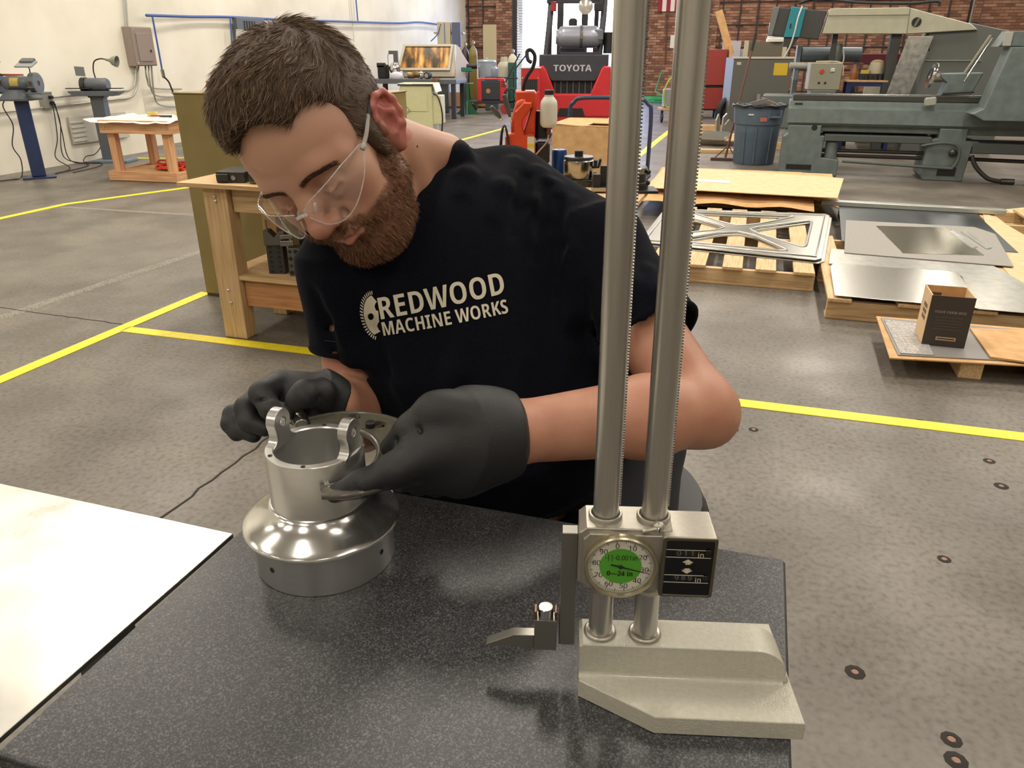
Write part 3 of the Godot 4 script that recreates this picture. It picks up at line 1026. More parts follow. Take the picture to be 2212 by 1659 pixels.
# blends tapered capsules and ellipsoids into one skin and meshes it as surface nets
class Sculpt:
	var kind := PackedInt32Array()
	var A := PackedVector3Array()
	var B := PackedVector3Array()
	var ra := PackedFloat32Array()
	var rb := PackedFloat32Array()
	var kk := PackedFloat32Array()
	var op := PackedInt32Array()
	var inv: Array[Transform3D] = []
	var sc := PackedFloat32Array()
	func put(kd: int, a: Vector3, b: Vector3, r1: float, r2: float, k: float, o: int, t: Transform3D, s: float) -> Sculpt:
		kind.append(kd); A.append(a); B.append(b); ra.append(r1); rb.append(r2); kk.append(k); op.append(o); inv.append(t); sc.append(s)
		return self
	func cap(a: Vector3, b: Vector3, r1: float, r2: float, k := 0.01, o := 1) -> Sculpt:
		return put(0, a, b, r1, r2, k, o, Transform3D.IDENTITY, 1.0)
	func chain(p: Array, r: Array, k := 0.01, o := 1) -> Sculpt:
		for i in p.size() - 1:
			cap(p[i], p[i + 1], r[i], r[i + 1], k, o)
		return self
	# ellipsoid with half axes r in the frame b
	func ell(c: Vector3, r: Vector3, k := 0.01, o := 1, b := Basis.IDENTITY) -> Sculpt:
		return put(1, r, c, minf(r.x, minf(r.y, r.z)), 0, k, o, Transform3D(b, c).affine_inverse(), maxf(r.x, maxf(r.y, r.z)))
	# capsule with flat ends
	func drum(a: Vector3, b: Vector3, r1: float, r2: float, k := 0.01, o := 1) -> Sculpt:
		return put(2, a, b, r1, r2, k, o, Transform3D.IDENTITY, 1.0)
	# capsule flattened along n by the factor f
	func flat(a: Vector3, b: Vector3, r1: float, r2: float, n: Vector3, f: float, k := 0.01, o := 1) -> Sculpt:
		n = n.normalized()
		var g := 1.0 / f - 1.0
		var bs := Basis(Vector3.RIGHT + n * n.x * g, Vector3.UP + n * n.y * g, Vector3.BACK + n * n.z * g)
		var t := Transform3D(bs, Vector3.ZERO)
		return put(3, t * a, t * b, r1, r2, k, o, t, f)
	# squeezes the features of the face together, downwards as far as the chin
	func squeeze(zmin: float) -> void:
		for i in kind.size():
			if kind[i] == 1 and B[i].z > zmin:
				B[i].y = Sculpt.pinch(B[i].y)
				inv[i] = Transform3D(inv[i].basis.inverse(), B[i]).affine_inverse()
			elif kind[i] != 1 and A[i].z > zmin and B[i].z > zmin:
				var a := A[i]
				var b := B[i]
				a.y = Sculpt.pinch(a.y)
				b.y = Sculpt.pinch(b.y)
				A[i] = a
				B[i] = b
	func shear(y0: float, dx: float) -> void:
		for i in kind.size():
			if kind[i] == 1 and B[i].y < y0 and B[i].z > 0.06:
				B[i].x += dx
				inv[i] = Transform3D(inv[i].basis.inverse(), B[i]).affine_inverse()
			elif kind[i] != 1 and A[i].y < y0 and A[i].z > 0.06:
				A[i] += Vector3(dx, 0, 0)
				B[i] += Vector3(dx, 0, 0)
	static func pinch(y: float) -> float:
		return y * 0.88 if y > -0.062 else lerpf(-0.0546, -0.100, clampf((-0.062 - y) / 0.038, 0.0, 1.0)) if y > -0.100 else y
	static func unpinch(y: float) -> float:
		return y / 0.88 if y > -0.0546 else lerpf(-0.062, -0.100, clampf((-0.0546 - y) / 0.0454, 0.0, 1.0)) if y > -0.100 else y
	func dist(i: int, p: Vector3) -> float:
		var kd := kind[i]
		if kd == 1:
			var q := inv[i] * p
			var r := A[i]
			var u := q / r
			var k0 := u.length()
			var k1 := (u / r).length()
			return k0 * (k0 - 1.0) / k1 if k1 > 1e-6 else -ra[i]
		if kd == 3:
			p = inv[i] * p
		var a := A[i]
		var ab := B[i] - a
		var t := (p - a).dot(ab) / maxf(ab.length_squared(), 1e-9)
		if kd == 2:
			var l := ab.length()
			var tc := clampf(t, 0.0, 1.0)
			return maxf((p - a - ab * t).length() - lerpf(ra[i], rb[i], tc), maxf(-t, t - 1.0) * l)
		t = clampf(t, 0.0, 1.0)
		return ((p - a - ab * t).length() - lerpf(ra[i], rb[i], t)) * (sc[i] if kd == 3 else 1.0)
	func field(p: Vector3, use: PackedInt32Array) -> float:
		var d := 1.0
		for i in use:
			var e := dist(i, p)
			var k := kk[i]
			if op[i] > 0:
				var h := k - absf(d - e)
				d = minf(d, e)
				if h > 0.0:
					d -= h * h / k * 0.25
			else:
				e = -e
				var h := k - absf(d - e)
				d = maxf(d, e)
				if h > 0.0:
					d += h * h / k * 0.25
		return d
	func every() -> PackedInt32Array:
		return PackedInt32Array(range(kind.size()))
	# walks from p along dir to the surface
	func march(p: Vector3, dir: Vector3, most := 0.4) -> Vector3:
		var use := every()
		var t := 0.0
		for i in 60:
			var d := field(p + dir * t, use)
			t += d * 0.8
			if absf(d) < 0.0002 or t > most:
				break
		return p + dir * t
	func mesh_into(mb: MB, lo: Vector3, hi: Vector3, cell: float, xf := Transform3D.IDENTITY, paint: Variant = null) -> void:
		const N := 8
		var bs := cell * N
		var nbk := Vector3i(((hi - lo) / bs).ceil())
		var gx := nbk.x * N + 3
		var gy := nbk.y * N + 3
		var ids := {}
		var edges := PackedInt32Array()
		var off := [Vector3i(0, 0, 0), Vector3i(1, 0, 0), Vector3i(0, 1, 0), Vector3i(1, 1, 0), Vector3i(0, 0, 1), Vector3i(1, 0, 1), Vector3i(0, 1, 1), Vector3i(1, 1, 1)]
		var oi := PackedInt32Array()
		for o in off:
			oi.append(o.x + o.y * 9 + o.z * 81)
		var ep := PackedInt32Array([0, 1, 2, 3, 4, 5, 6, 7, 0, 2, 1, 3, 4, 6, 5, 7, 0, 4, 1, 5, 2, 6, 3, 7])
		var vals := PackedFloat32Array()
		vals.resize(729)
		var rad := bs * 0.87
		for bz in nbk.z:
			for by in nbk.y:
				for bx in nbk.x:
					var o := lo + Vector3(bx, by, bz) * bs
					var mid := o + Vector3.ONE * bs * 0.5
					var use := PackedInt32Array()
					var d0 := 1.0
					var near := false
					for i in kind.size():
						var e := dist(i, mid)
						if kind[i] == 1:
							e = minf(e, mid.distance_to(B[i]) - sc[i])
						if e < rad * 1.4 + kk[i] + 0.004:
							use.append(i)
							near = near or (op[i] > 0)
					if not near:
						continue
					d0 = field(mid, use)
					if absf(d0) > rad * 2.3:
						continue
					var w := 0
					var any_in := false
					var any_out := false
					for z in 9:
						for y in 9:
							for x in 9:
								var f := field(o + Vector3(x, y, z) * cell, use)
								vals[w] = f
								w += 1
								if f < 0.0:
									any_in = true
								else:
									any_out = true
					if not (any_in and any_out):
						continue
					for z in N:
						for y in N:
							for x in N:
								var b := x + y * 9 + z * 81
								var s := 0
								for q in 8:
									if vals[b + oi[q]] < 0.0:
										s += 1
								if s == 0 or s == 8:
									continue
								var acc := Vector3.ZERO
								var cnt := 0
								for q in range(0, 24, 2):
									var v0 := vals[b + oi[ep[q]]]
									var v1 := vals[b + oi[ep[q + 1]]]
									if (v0 < 0.0) != (v1 < 0.0):
										acc += Vector3(off[ep[q]]).lerp(Vector3(off[ep[q + 1]]), v0 / (v0 - v1))
										cnt += 1
								var lp := acc / cnt
								var c000 := vals[b]
								var c100 := vals[b + 1]
								var c010 := vals[b + 9]
								var c110 := vals[b + 10]
								var c001 := vals[b + 81]
								var c101 := vals[b + 82]
								var c011 := vals[b + 90]
								var c111 := vals[b + 91]
								var g := Vector3(
									lerpf(lerpf(c100 - c000, c110 - c010, lp.y), lerpf(c101 - c001, c111 - c011, lp.y), lp.z),
									lerpf(lerpf(c010 - c000, c110 - c100, lp.x), lerpf(c011 - c001, c111 - c101, lp.x), lp.z),
									lerpf(lerpf(c001 - c000, c101 - c100, lp.x), lerpf(c011 - c010, c111 - c110, lp.x), lp.y))
								var p := o + (Vector3(x, y, z) + lp) * cell
								var ci := (bx * N + x + 1) + (by * N + y + 1) * gx + (bz * N + z + 1) * gx * gy
								if paint != null:
									mb.col = paint.call(p, g.normalized())
								ids[ci] = mb.vert(xf * p, xf.basis * g)
								if (c000 < 0.0) != (c100 < 0.0):
									edges.append(ci); edges.append(0)
								if (c000 < 0.0) != (c010 < 0.0):
									edges.append(ci); edges.append(1)
								if (c000 < 0.0) != (c001 < 0.0):
									edges.append(ci); edges.append(2)
		var st := [1, gx, gx * gy]
		for q in range(0, edges.size(), 2):
			var ci := edges[q]
			var u: int = st[(edges[q + 1] + 1) % 3]
			var w: int = st[(edges[q + 1] + 2) % 3]
			if ids.has(ci - u) and ids.has(ci - w) and ids.has(ci - u - w):
				var a: int = ids[ci]
				var b2: int = ids[ci - u]
				var c2: int = ids[ci - u - w]
				var d2: int = ids[ci - w]
				mb.face(a, b2, c2)
				mb.face(a, c2, d2)
		mb.col = Color.WHITE


const EYE := Vector3(0, 1.44, 0)

func smoothf(a: float, b: float, x: float) -> float:
	return smoothstep(a, b, x)

# one hair: a tapered three sided sliver through three joints
func strand(mb: MB, p: Vector3, d0: Vector3, d1: Vector3, l: float, r: float, c: Color) -> void:
	var q = [p, p + d0 * l * 0.4, p + d0 * l * 0.4 + (d0 + d1).normalized() * l * 0.35, p + d0 * l * 0.4 + (d0 + d1).normalized() * l * 0.35 + d1 * l * 0.25]
	var s = d0.cross(d1)
	if s.length_squared() < 1e-6:
		s = d0.cross(Vector3(0.3, 0.5, 0.8))
	s = s.normalized()
	var n = s.cross(d0).normalized()
	mb.col = c
	var e = [n, n * -0.5 + s * 0.87, n * -0.5 - s * 0.87]
	var b = mb.v.size()
	for i in 4:
		var rr: float = r * [1.0, 0.95, 0.7, 0.12][i]
		for k in 3:
			mb.vert(q[i] + e[k] * rr, e[k])
	for i in 3:
		for k in 3:
			var a = b + i * 3 + k
			var a2 = b + i * 3 + (k + 1) % 3
			mb.face(a, a2, a2 + 3)
			mb.face(a, a2 + 3, a + 3)

func beard_mask(p: Vector3) -> float:
	if p.z > 0.05:
		p.y = Sculpt.unpinch(p.y)
	if p.z > 0.04 and p.y < -0.030:
		p.x -= 0.007 * smoothstep(-0.030, -0.055, p.y)
	var x = absf(p.x)
	if p.y < -0.135 or p.z < -0.012:
		return 0.0
	var line = lerpf(-0.047, -0.040, clampf((x - 0.025) / 0.03, 0, 1))
	if p.z < 0.042 and x > 0.048:
		line = lerpf(-0.028, 0.012, clampf((0.042 - p.z) / 0.028, 0, 1))
	var m = smoothf(line + 0.004, line - 0.006, p.y)
	# moustache
	if x < 0.036 and p.z > 0.07:
		var top = -0.036 - x * 0.10
		m = maxf(m, smoothf(top + 0.003, top - 0.003, p.y))
		# bare lips
		if x < 0.022 and p.y > -0.0665 + x * 0.12 and p.y < -0.0525 + x * 0.05:
			m = 0.0
	if p.z < 0.012:
		m *= smoothf(-0.012, 0.006, p.z)
	if p.y < -0.110:
		m *= smoothf(-0.135, -0.110, p.y)
	return m

func build_person() -> void:
	var man = thing("person", "bearded person in a black printed shirt, clear glasses and black gloves bending over the plate", "person", Vector3(-0.22, 0, -1.05))
	var home = man.position
	var hb = Basis(Vector3(0.9183, 0.392, 0.0547), Vector3(-0.3552, 0.7552, 0.5509), Vector3(0.1746, -0.5254, 0.8327)).orthonormalized()
	var hx = Transform3D(hb.scaled_local(Vector3.ONE * 0.98), Vector3(-0.4803, 1.3303, -0.8283) - home)
	var rng = RandomNumberGenerator.new()
	rng.seed = 77
	var skin = StandardMaterial3D.new()
	skin.vertex_color_use_as_albedo = true
	skin.roughness = 0.48
	skin.subsurf_scatter_enabled = true
	skin.subsurf_scatter_strength = 0.12
	skin.uv1_triplanar = true
	skin.uv1_scale = Vector3.ONE * 9.0
	bumpy(skin, 0.11, 3, 0.018)
	# ---- head and neck in the head's own frame
	var h = Sculpt.new()
	h.ell(Vector3(0, 0.045, -0.012), Vector3(0.076, 0.092, 0.099), 0.01)
	h.ell(Vector3(0, 0.048, 0.032), Vector3(0.063, 0.056, 0.060), 0.03)
	h.cap(Vector3(0, 0.0, 0.036), Vector3(0, -0.070, 0.050), 0.056, 0.036, 0.03)
	for s in [-1, 1]:
		h.ell(Vector3(s * 0.046, -0.008, 0.056), Vector3(0.022, 0.022, 0.024), 0.025)
		h.ell(Vector3(s * 0.040, -0.042, 0.058), Vector3(0.020, 0.026, 0.026), 0.025)
		h.chain([Vector3(s * 0.058, -0.018, 0.000), Vector3(s * 0.049, -0.056, 0.012), Vector3(s * 0.027 + 0.004, -0.090, 0.055)], [0.015, 0.018, 0.018], 0.025)
	h.cap(Vector3(-0.012, -0.092, 0.072), Vector3(0.012, -0.092, 0.072), 0.020, 0.020, 0.02)
	h.ell(Vector3(0, -0.052, 0.074), Vector3(0.031, 0.028, 0.024), 0.02)
	for s in [-1, 1]:
		h.chain([Vector3(s * 0.010, 0.034, 0.084), Vector3(s * 0.030, 0.038, 0.080), Vector3(s * 0.050, 0.032, 0.064)], [0.010, 0.010, 0.008], 0.018)
		h.ell(Vector3(s * 0.032, 0.017, 0.097), Vector3(0.020, 0.012, 0.016), 0.016, -1)
		h.ell(Vector3(s * 0.032, 0.0155, 0.0765), Vector3(0.0150, 0.0128, 0.0125), 0.005)
		h.chain([Vector3(s * 0.019, 0.0090, 0.0865), Vector3(s * 0.031, 0.0065, 0.0900), Vector3(s * 0.045, 0.0105, 0.0835)], [0.0022, 0.0026, 0.0020], 0.004)
		h.chain([Vector3(s * 0.020, 0.0030, 0.0830), Vector3(s * 0.032, -0.0010, 0.0855), Vector3(s * 0.046, 0.0040, 0.0785)], [0.003, 0.0035, 0.003], 0.007)
	h.chain([Vector3(0, 0.026, 0.088), Vector3(0, 0.006, 0.100), Vector3(0, -0.016, 0.1135)], [0.0085, 0.0090, 0.0115], 0.014)
	h.ell(Vector3(0, -0.0215, 0.1135), Vector3(0.0130, 0.0118, 0.0118), 0.008)
	for s in [-1, 1]:
		h.ell(Vector3(s * 0.0135, -0.0265, 0.1005), Vector3(0.0085, 0.0090, 0.0115), 0.006)
		h.ell(Vector3(s * 0.0065, -0.0345, 0.1050), Vector3(0.0040, 0.0042, 0.0065), 0.003, -1)
		h.cap(Vector3(s * 0.022, -0.028, 0.088), Vector3(s * 0.034, -0.052, 0.076), 0.0022, 0.002, 0.010, -1)
	h.cap(Vector3(0, -0.034, 0.101), Vector3(0, -0.046, 0.1015), 0.0035, 0.003, 0.010)
	h.chain([Vector3(-0.023, -0.0570, 0.0880), Vector3(-0.010, -0.0530, 0.0985), Vector3(0, -0.0540, 0.1000), Vector3(0.010, -0.0530, 0.0985), Vector3(0.023, -0.0570, 0.0880)], [0.003, 0.0048, 0.0046, 0.0048, 0.003], 0.006)
	h.chain([Vector3(-0.022, -0.0595, 0.0875), Vector3(0, -0.0640, 0.0985), Vector3(0.022, -0.0595, 0.0875)], [0.0032, 0.0060, 0.0032], 0.006)
	h.chain([Vector3(-0.025, -0.0575, 0.0925), Vector3(0, -0.0588, 0.1060), Vector3(0.025, -0.0575, 0.0925)], [0.0016, 0.0020, 0.0016], 0.004, -1)
	h.cap(Vector3(-0.012, -0.076, 0.098), Vector3(0.012, -0.076, 0.098), 0.004, 0.004, 0.012, -1)
	h.squeeze(0.062)
	h.shear(-0.030, 0.007)
	# neck down to the collar
	h.cap(Vector3(0, -0.020, -0.034), Vector3(-0.022, -0.150, -0.110), 0.057, 0.062, 0.03)
	h.cap(Vector3(0.060, -0.025, -0.030), Vector3(0.020, -0.160, -0.060), 0.016, 0.020, 0.025)
	h.cap(Vector3(0.045, -0.05, -0.06), Vector3(0.040, -0.150, -0.135), 0.022, 0.034, 0.035)
	h.ell(Vector3(0.01, -0.100, 0.010), Vector3(0.034, 0.034, 0.05), 0.03)
	# ears
	for s in [-1, 1]:
		var eb = Basis(Vector3.UP, -s * 0.42) * Basis(Vector3.RIGHT, -0.12)
		var ec = Vector3(s * 0.0815, -0.002, -0.014)
		var at = func(x, y, z): return ec + eb * Vector3(s * x, y, z)
		h.ell(ec, Vector3(0.0055, 0.031, 0.0175), 0.006, 1, eb)
		var hel = [[0.001, -0.004, 0.0165], [0.003, 0.012, 0.0175], [0.004, 0.026, 0.0120], [0.005, 0.0325, 0.0], [0.005, 0.029, -0.0125], [0.005, 0.016, -0.0185], [0.005, 0.0, -0.0185], [0.004, -0.014, -0.0135], [0.002, -0.024, -0.006]]
		var hp = []
		var hr = []
		for e in hel:
			hp.append(at.call(e[0], e[1], e[2]))
			hr.append(0.0040)
		h.chain(hp, hr, 0.004)
		h.chain([at.call(0.003, 0.018, 0.002), at.call(0.004, 0.006, -0.0085), at.call(0.004, -0.010, -0.007), at.call(0.003, -0.016, 0.002)], [0.003, 0.0034, 0.0032, 0.003], 0.005)
		h.ell(at.call(0.007, -0.003, 0.003), Vector3(0.0060, 0.0105, 0.0080), 0.004, -1, eb)
		h.ell(at.call(0.0055, 0.020, -0.006), Vector3(0.0030, 0.0065, 0.0055), 0.004, -1, eb)
		h.ell(at.call(0.001, -0.002, 0.0125), Vector3(0.0050, 0.0065, 0.0042), 0.005, 1, eb)
		h.ell(at.call(0.000, -0.030, 0.002), Vector3(0.0050, 0.0105, 0.0090), 0.006, 1, eb)
	var body = nb()
	var base_c = hexc("b98a72").srgb_to_linear()
	var red_c = hexc("ab665a").srgb_to_linear()
	var ear_c = hexc("b4645b").srgb_to_linear()
	var pale_c = hexc("c0937b").srgb_to_linear()
	var beard_c = hexc("7d5540").srgb_to_linear()
	var lip_c = hexc("b3705f").srgb_to_linear()
	var paint_head = func(p: Vector3, _n: Vector3) -> Color:
		var c = base_c
		c = c.lerp(pale_c, smoothf(0.02, 0.08, p.y) * 0.6)
		c = c.lerp(red_c, 0.55 * smoothf(0.030, 0.010, (p - Vector3(0, -0.022, 0.110)).length()))
		for s in [-1.0, 1.0]:
			c = c.lerp(red_c, 0.35 * smoothf(0.030, 0.006, (p - Vector3(s * 0.046, -0.014, 0.075)).length()))
		if absf(p.x) > 0.0755 and p.y > -0.05 and p.z < 0.012:
			c = c.lerp(ear_c, 0.85)
		c = c.lerp(beard_c, 0.8 * beard_mask(p))
		if absf(p.x) < 0.024 and p.z > 0.086 and p.y < -0.0455 and p.y > -0.0600:
			c = c.lerp(lip_c, 0.7)
		return c
	h.mesh_into(body, Vector3(-0.115, -0.175, -0.185), Vector3(0.13, 0.15, 0.135), 0.0026, hx, paint_head)
	# ---- trunk, arms (world frame)
	var nk = Vector3(-0.4301, 1.2515, -1.0262)
	var sL = Vector3(-0.2075, 1.1886, -1.032)
	var sR = Vector3(-0.5034, 1.181, -0.8911)
	var eL = Vector3(-0.0284, 1.0371, -0.8694)
	var eR = Vector3(-0.4978, 0.9563, -0.8697)
	var wL = Vector3(-0.2218, 1.0661, -0.6855)
	var wR = Vector3(-0.4684, 1.0423, -0.7411)
	var hip = Vector3(-0.22, 0.95, -1.05)
	var s_ax = (sL - sR).normalized()
	var c_ax = s_ax.cross((nk - hip).normalized()).normalized()
	var u_ax = c_ax.cross(s_ax).normalized()
	if c_ax.z < 0:
		c_ax = -c_ax
	var tb = Basis(s_ax, u_ax, c_ax)
	var chest = Vector3(-0.3746, 1.1176, -0.9819)
	var belly = Vector3(-0.3012, 0.9518, -0.94)
	var t = Sculpt.new()
	t.ell(chest, Vector3(0.165, 0.17, 0.095), 0.02, 1, tb)
	t.ell(belly, Vector3(0.150, 0.18, 0.105), 0.06, 1, tb)
	t.cap(nk - u_ax * 0.03, chest, 0.058, 0.08, 0.04)
	t.cap(nk - u_ax * 0.02, sL, 0.030, 0.046, 0.04)
	t.cap(nk - u_ax * 0.02, sR, 0.030, 0.046, 0.04)
	t.chain([sL, eL], [0.052, 0.043], 0.02)
	t.chain([eL, eL.lerp(wL, 0.3), wL, wL.lerp(Vector3(-0.2545, 1.0728, -0.6499), 0.4)], [0.042, 0.047, 0.0325, 0.030], 0.02)
	t.ell(eL + Vector3(0.012, -0.012, -0.006), Vector3(0.030, 0.030, 0.030), 0.02)
	t.chain([sR, eR], [0.052, 0.045], 0.02)
	t.chain([eR, eR.lerp(wR, 0.3), wR, wR.lerp(Vector3(-0.4873, 1.0707, -0.7083), 0.06)], [0.044, 0.047, 0.033, 0.028], 0.02)
	var arm_c = hexc("b9876d").srgb_to_linear()
	var arm_r = hexc("ae765f").srgb_to_linear()
	var fn = FastNoiseLite.new()
	fn.frequency = 18.0
	var paint_arm = func(p: Vector3, _n: Vector3) -> Color:
		return arm_c.lerp(arm_r, clampf(0.4 + fn.get_noise_3dv(p) * 0.9, 0, 1))
	t.mesh_into(body, Vector3(-0.62, 0.78, -1.22), Vector3(0.10, 1.36, -0.60), 0.0075, Transform3D(Basis.IDENTITY, -home), paint_arm)
	part(man, "body", body, skin)
	# ---- shirt
	var sh = Sculpt.new()
	sh.ell(chest, Vector3(0.195, 0.185, 0.116), 0.02, 1, tb)
	sh.ell(chest - s_ax * 0.05 + u_ax * 0.03 + c_ax * 0.01, Vector3(0.13, 0.12, 0.115), 0.06, 1, tb)
	sh.ell(belly, Vector3(0.185, 0.20, 0.128), 0.08, 1, tb)
	sh.drum(belly, Vector3(belly.x + 0.01, 0.90, belly.z - 0.01), 0.150, 0.155, 0.06)
	sh.chain([Vector3(-0.4006, 1.2592, -1.0617), Vector3(-0.3418, 1.2538, -1.0889), sL], [0.050, 0.052, 0.070], 0.04)
	sh.chain([Vector3(-0.4579, 1.2454, -1.0148), sR], [0.052, 0.063], 0.05)
	var hemL = sL.lerp(eL, 0.60)
	var hemR = sR.lerp(eR, 0.53)
	sh.drum(sL, hemL, 0.070, 0.069, 0.035)
	sh.drum(sR, hemR, 0.063, 0.062, 0.035)
	# folds: ridges and valleys lying on the cloth
	var folds = [
		[Vector3(-0.1796, 1.3745, -0.4858), Vector3(-0.1813, 1.3535, -0.4757), 0.006, 1], [Vector3(-0.1517, 1.3725, -0.4936), Vector3(-0.1605, 1.3396, -0.4757), 0.007, 1], [Vector3(-0.135, 1.3669, -0.4962), Vector3(-0.134, 1.3256, -0.4775), 0.0075, 1], [Vector3(-0.1252, 1.3591, -0.4956), Vector3(-0.1223, 1.3144, -0.476), 0.006, 1],
		[Vector3(-0.1136, 1.3479, -0.4941), Vector3(-0.1107, 1.2921, -0.4694), 0.008, 1], [Vector3(-0.142, 1.3647, -0.493), Vector3(-0.1458, 1.3312, -0.4765), 0.006, -1], [Vector3(-0.129, 1.3591, -0.4945), Vector3(-0.1273, 1.3144, -0.4745), 0.006, -1], [Vector3(-0.1192, 1.3507, -0.4937), Vector3(-0.1151, 1.2921, -0.468), 0.006, -1],
		[Vector3(-0.1063, 1.3144, -0.481), Vector3(-0.102, 1.2474, -0.4516), 0.012, 1], [Vector3(-0.0989, 1.2977, -0.4756), Vector3(-0.0921, 1.239, -0.4508), 0.011, -1], [Vector3(-0.1304, 1.253, -0.4453), Vector3(-0.1355, 1.2027, -0.4207), 0.010, 1], [Vector3(-0.1682, 1.2753, -0.4439), Vector3(-0.1755, 1.2195, -0.416), 0.009, 1],
		[Vector3(-0.2097, 1.2586, -0.4233), Vector3(-0.193, 1.2195, -0.4105), 0.010, 1], [Vector3(-0.2614, 1.2977, -0.4252), Vector3(-0.2381, 1.253, -0.4119), 0.009, 1], [Vector3(-0.2665, 1.2921, -0.4211), Vector3(-0.2505, 1.2586, -0.4107), 0.008, -1], [Vector3(-0.2432, 1.2921, -0.4283), Vector3(-0.217, 1.2474, -0.4159), 0.008, -1],
		[Vector3(-0.0801, 1.3144, -0.4891), Vector3(-0.0565, 1.2781, -0.4798), 0.010, 1], [Vector3(-0.0874, 1.3033, -0.4817), Vector3(-0.067, 1.2586, -0.4675), 0.009, -1], [Vector3(-0.0586, 1.3061, -0.4919), Vector3(-0.039, 1.2781, -0.4852), 0.008, 1], [Vector3(-0.15, 1.2251, -0.4264), Vector3(-0.1508, 1.186, -0.4082), 0.010, -1], [Vector3(-0.1187, 1.2307, -0.4387), Vector3(-0.1064, 1.1804, -0.4194), 0.010, 1]]
	var fp = []
	for f in folds:
		var q = []
		for k in 3:
			var w: Vector3 = f[0].lerp(f[1], k * 0.5)
			var dd: Vector3 = (w - EYE).normalized()
			q.append(sh.march(w, dd, 1.0) + dd * f[2] * (0.72 if f[3] > 0 else -0.60))
		fp.append(q)
	for k in folds.size():
		var r: float = folds[k][2]
		sh.chain(fp[k], [r * 0.4, r, r * 0.4], 0.022 if folds[k][3] > 0 else 0.018, folds[k][3])
	# open neck and open sleeves
	var ring_n = []
	for q in [[Vector3(-0.1867, 1.3775, -0.485), 1.09], [Vector3(-0.1874, 1.3647, -0.4789), 1.05], [Vector3(-0.1911, 1.3507, -0.4714), 1.02], [Vector3(-0.1993, 1.3354, -0.4618), 0.99], [Vector3(-0.211, 1.322, -0.452), 0.97]]:
		var dir: Vector3 = (q[0] - EYE).normalized()
		var lo: Vector3 = hx.affine_inverse() * (q[0] - home)
		var hit: Vector3 = hx * h.march(lo, (hx.basis.inverse() * dir).normalized(), 1.2) + home
		var far = (hit - EYE).length() / (q[0] - EYE).length() * 0.5
		ring_n.append(hit if absf(far - q[1]) < 0.09 else EYE + (q[0] - EYE) * q[1] * 2.0)
	ring_n += [Vector3(-0.445, 1.2002, -0.8437), Vector3(-0.4981, 1.208, -0.8708), Vector3(-0.5266, 1.243, -0.9695), Vector3(-0.5066, 1.2919, -1.0668), Vector3(-0.469, 1.3066, -1.1081), Vector3(-0.4345, 1.3089, -1.097)]
	var collar = smooth(ring_n, 4, true)
	var cr = []
	for w in collar:
		cr.append(0.0105)
	sh.chain(collar + [collar[0]], cr + [0.0105], 0.018)
	var dL = (eL - sL).normalized()
	var dR = (eR - sR).normalized()
	sh.drum(hemL - dL * 0.05, hemL + dL * 0.03, 0.060, 0.0645, 0.003, -1)
	sh.drum(hemR - dR * 0.05, hemR + dR * 0.03, 0.053, 0.0575, 0.003, -1)
	var cloth = mottled([hexc("0b0c11"), hexc("101219"), hexc("151720")], 0.09, Vector3.ONE * 6.0, 0.9, 0.0, 3, true)
	cloth.rim_enabled = true
	cloth.rim = 0.06
	cloth.rim_tint = 0.3
	cloth.metallic_specular = 0.14
	bumpy(cloth, 0.3, 2, 0.02, 15, 5)
	var sm = nb()
	sh.mesh_into(sm, Vector3(-0.66, 0.86, -1.26), Vector3(0.10, 1.38, -0.74), 0.0055, Transform3D(Basis.IDENTITY, -home))
	var shirt = part(man, "t_shirt", sm, cloth, "black cotton shirt with white printed lettering")
	build_print(shirt, sh, home)
	# hems and collar band
	for e in [[hemL, dL, 0.0690], [hemR, dR, 0.0620]]:
		var x: Vector3 = e[1].cross(Vector3.UP).normalized()
		var yv: Vector3 = e[1].cross(x)
		var ring = []
		for k in 40:
			var a = TAU * k / 40
			ring.append(e[0] - e[1] * 0.004 + (x * cos(a) + yv * sin(a)) * (e[2] - 0.0015) - home)
		part(shirt, "sleeve_hem", nb().tube(ring, 0.0035, 8, true), cloth)
		var ring2 = []
		for w in ring:
			ring2.append(w - e[1] * 0.020 + (w + home - e[0]).normalized() * 0.0005)
		part(shirt, "hem_stitching", nb().tube(ring2, 0.0010, 5, true), plain(hexc("0d0e12"), 0.9))
	part(shirt, "collar_band", nb().tube(collar.map(func(w): return w - home), 0.0112, 10, true), cloth)
	# ---- gloves
	var glove = plain(hexc("17181a"), 0.5)
	glove.uv1_triplanar = true
	glove.uv1_scale = Vector3.ONE * 22.0
	bumpy(glove, 0.10, 3, 0.05, 8)
	var gl = Sculpt.new()
	var view = (EYE - Vector3(-0.2561, 1.0696, -0.6537)).normalized()
	var c0 = Vector3(-0.2196, 1.0665, -0.6853)
	var c1 = Vector3(-0.2425, 1.0698, -0.666)
	gl.drum(c0, c1, 0.0365, 0.0372, 0.01)
	gl.flat(Vector3(-0.2365, 1.0689, -0.6708), Vector3(-0.2528, 1.0708, -0.6587), 0.0380, 0.0410, view, 0.80, 0.03)
	gl.flat(Vector3(-0.2447, 1.0685, -0.6647), Vector3(-0.2789, 1.0666, -0.6395), 0.0420, 0.0360, view, 0.62, 0.03)
	gl.ell(Vector3(-0.2629, 1.0294, -0.648), Vector3(0.025, 0.020, 0.020), 0.025)
	gl.chain([Vector3(-0.2494, 1.0894, -0.6648), Vector3(-0.2833, 1.0964, -0.6496), Vector3(-0.3078, 1.0784, -0.6417), Vector3(-0.3306, 1.0577, -0.6366)], [0.020, 0.0170, 0.0138, 0.0118], 0.016)
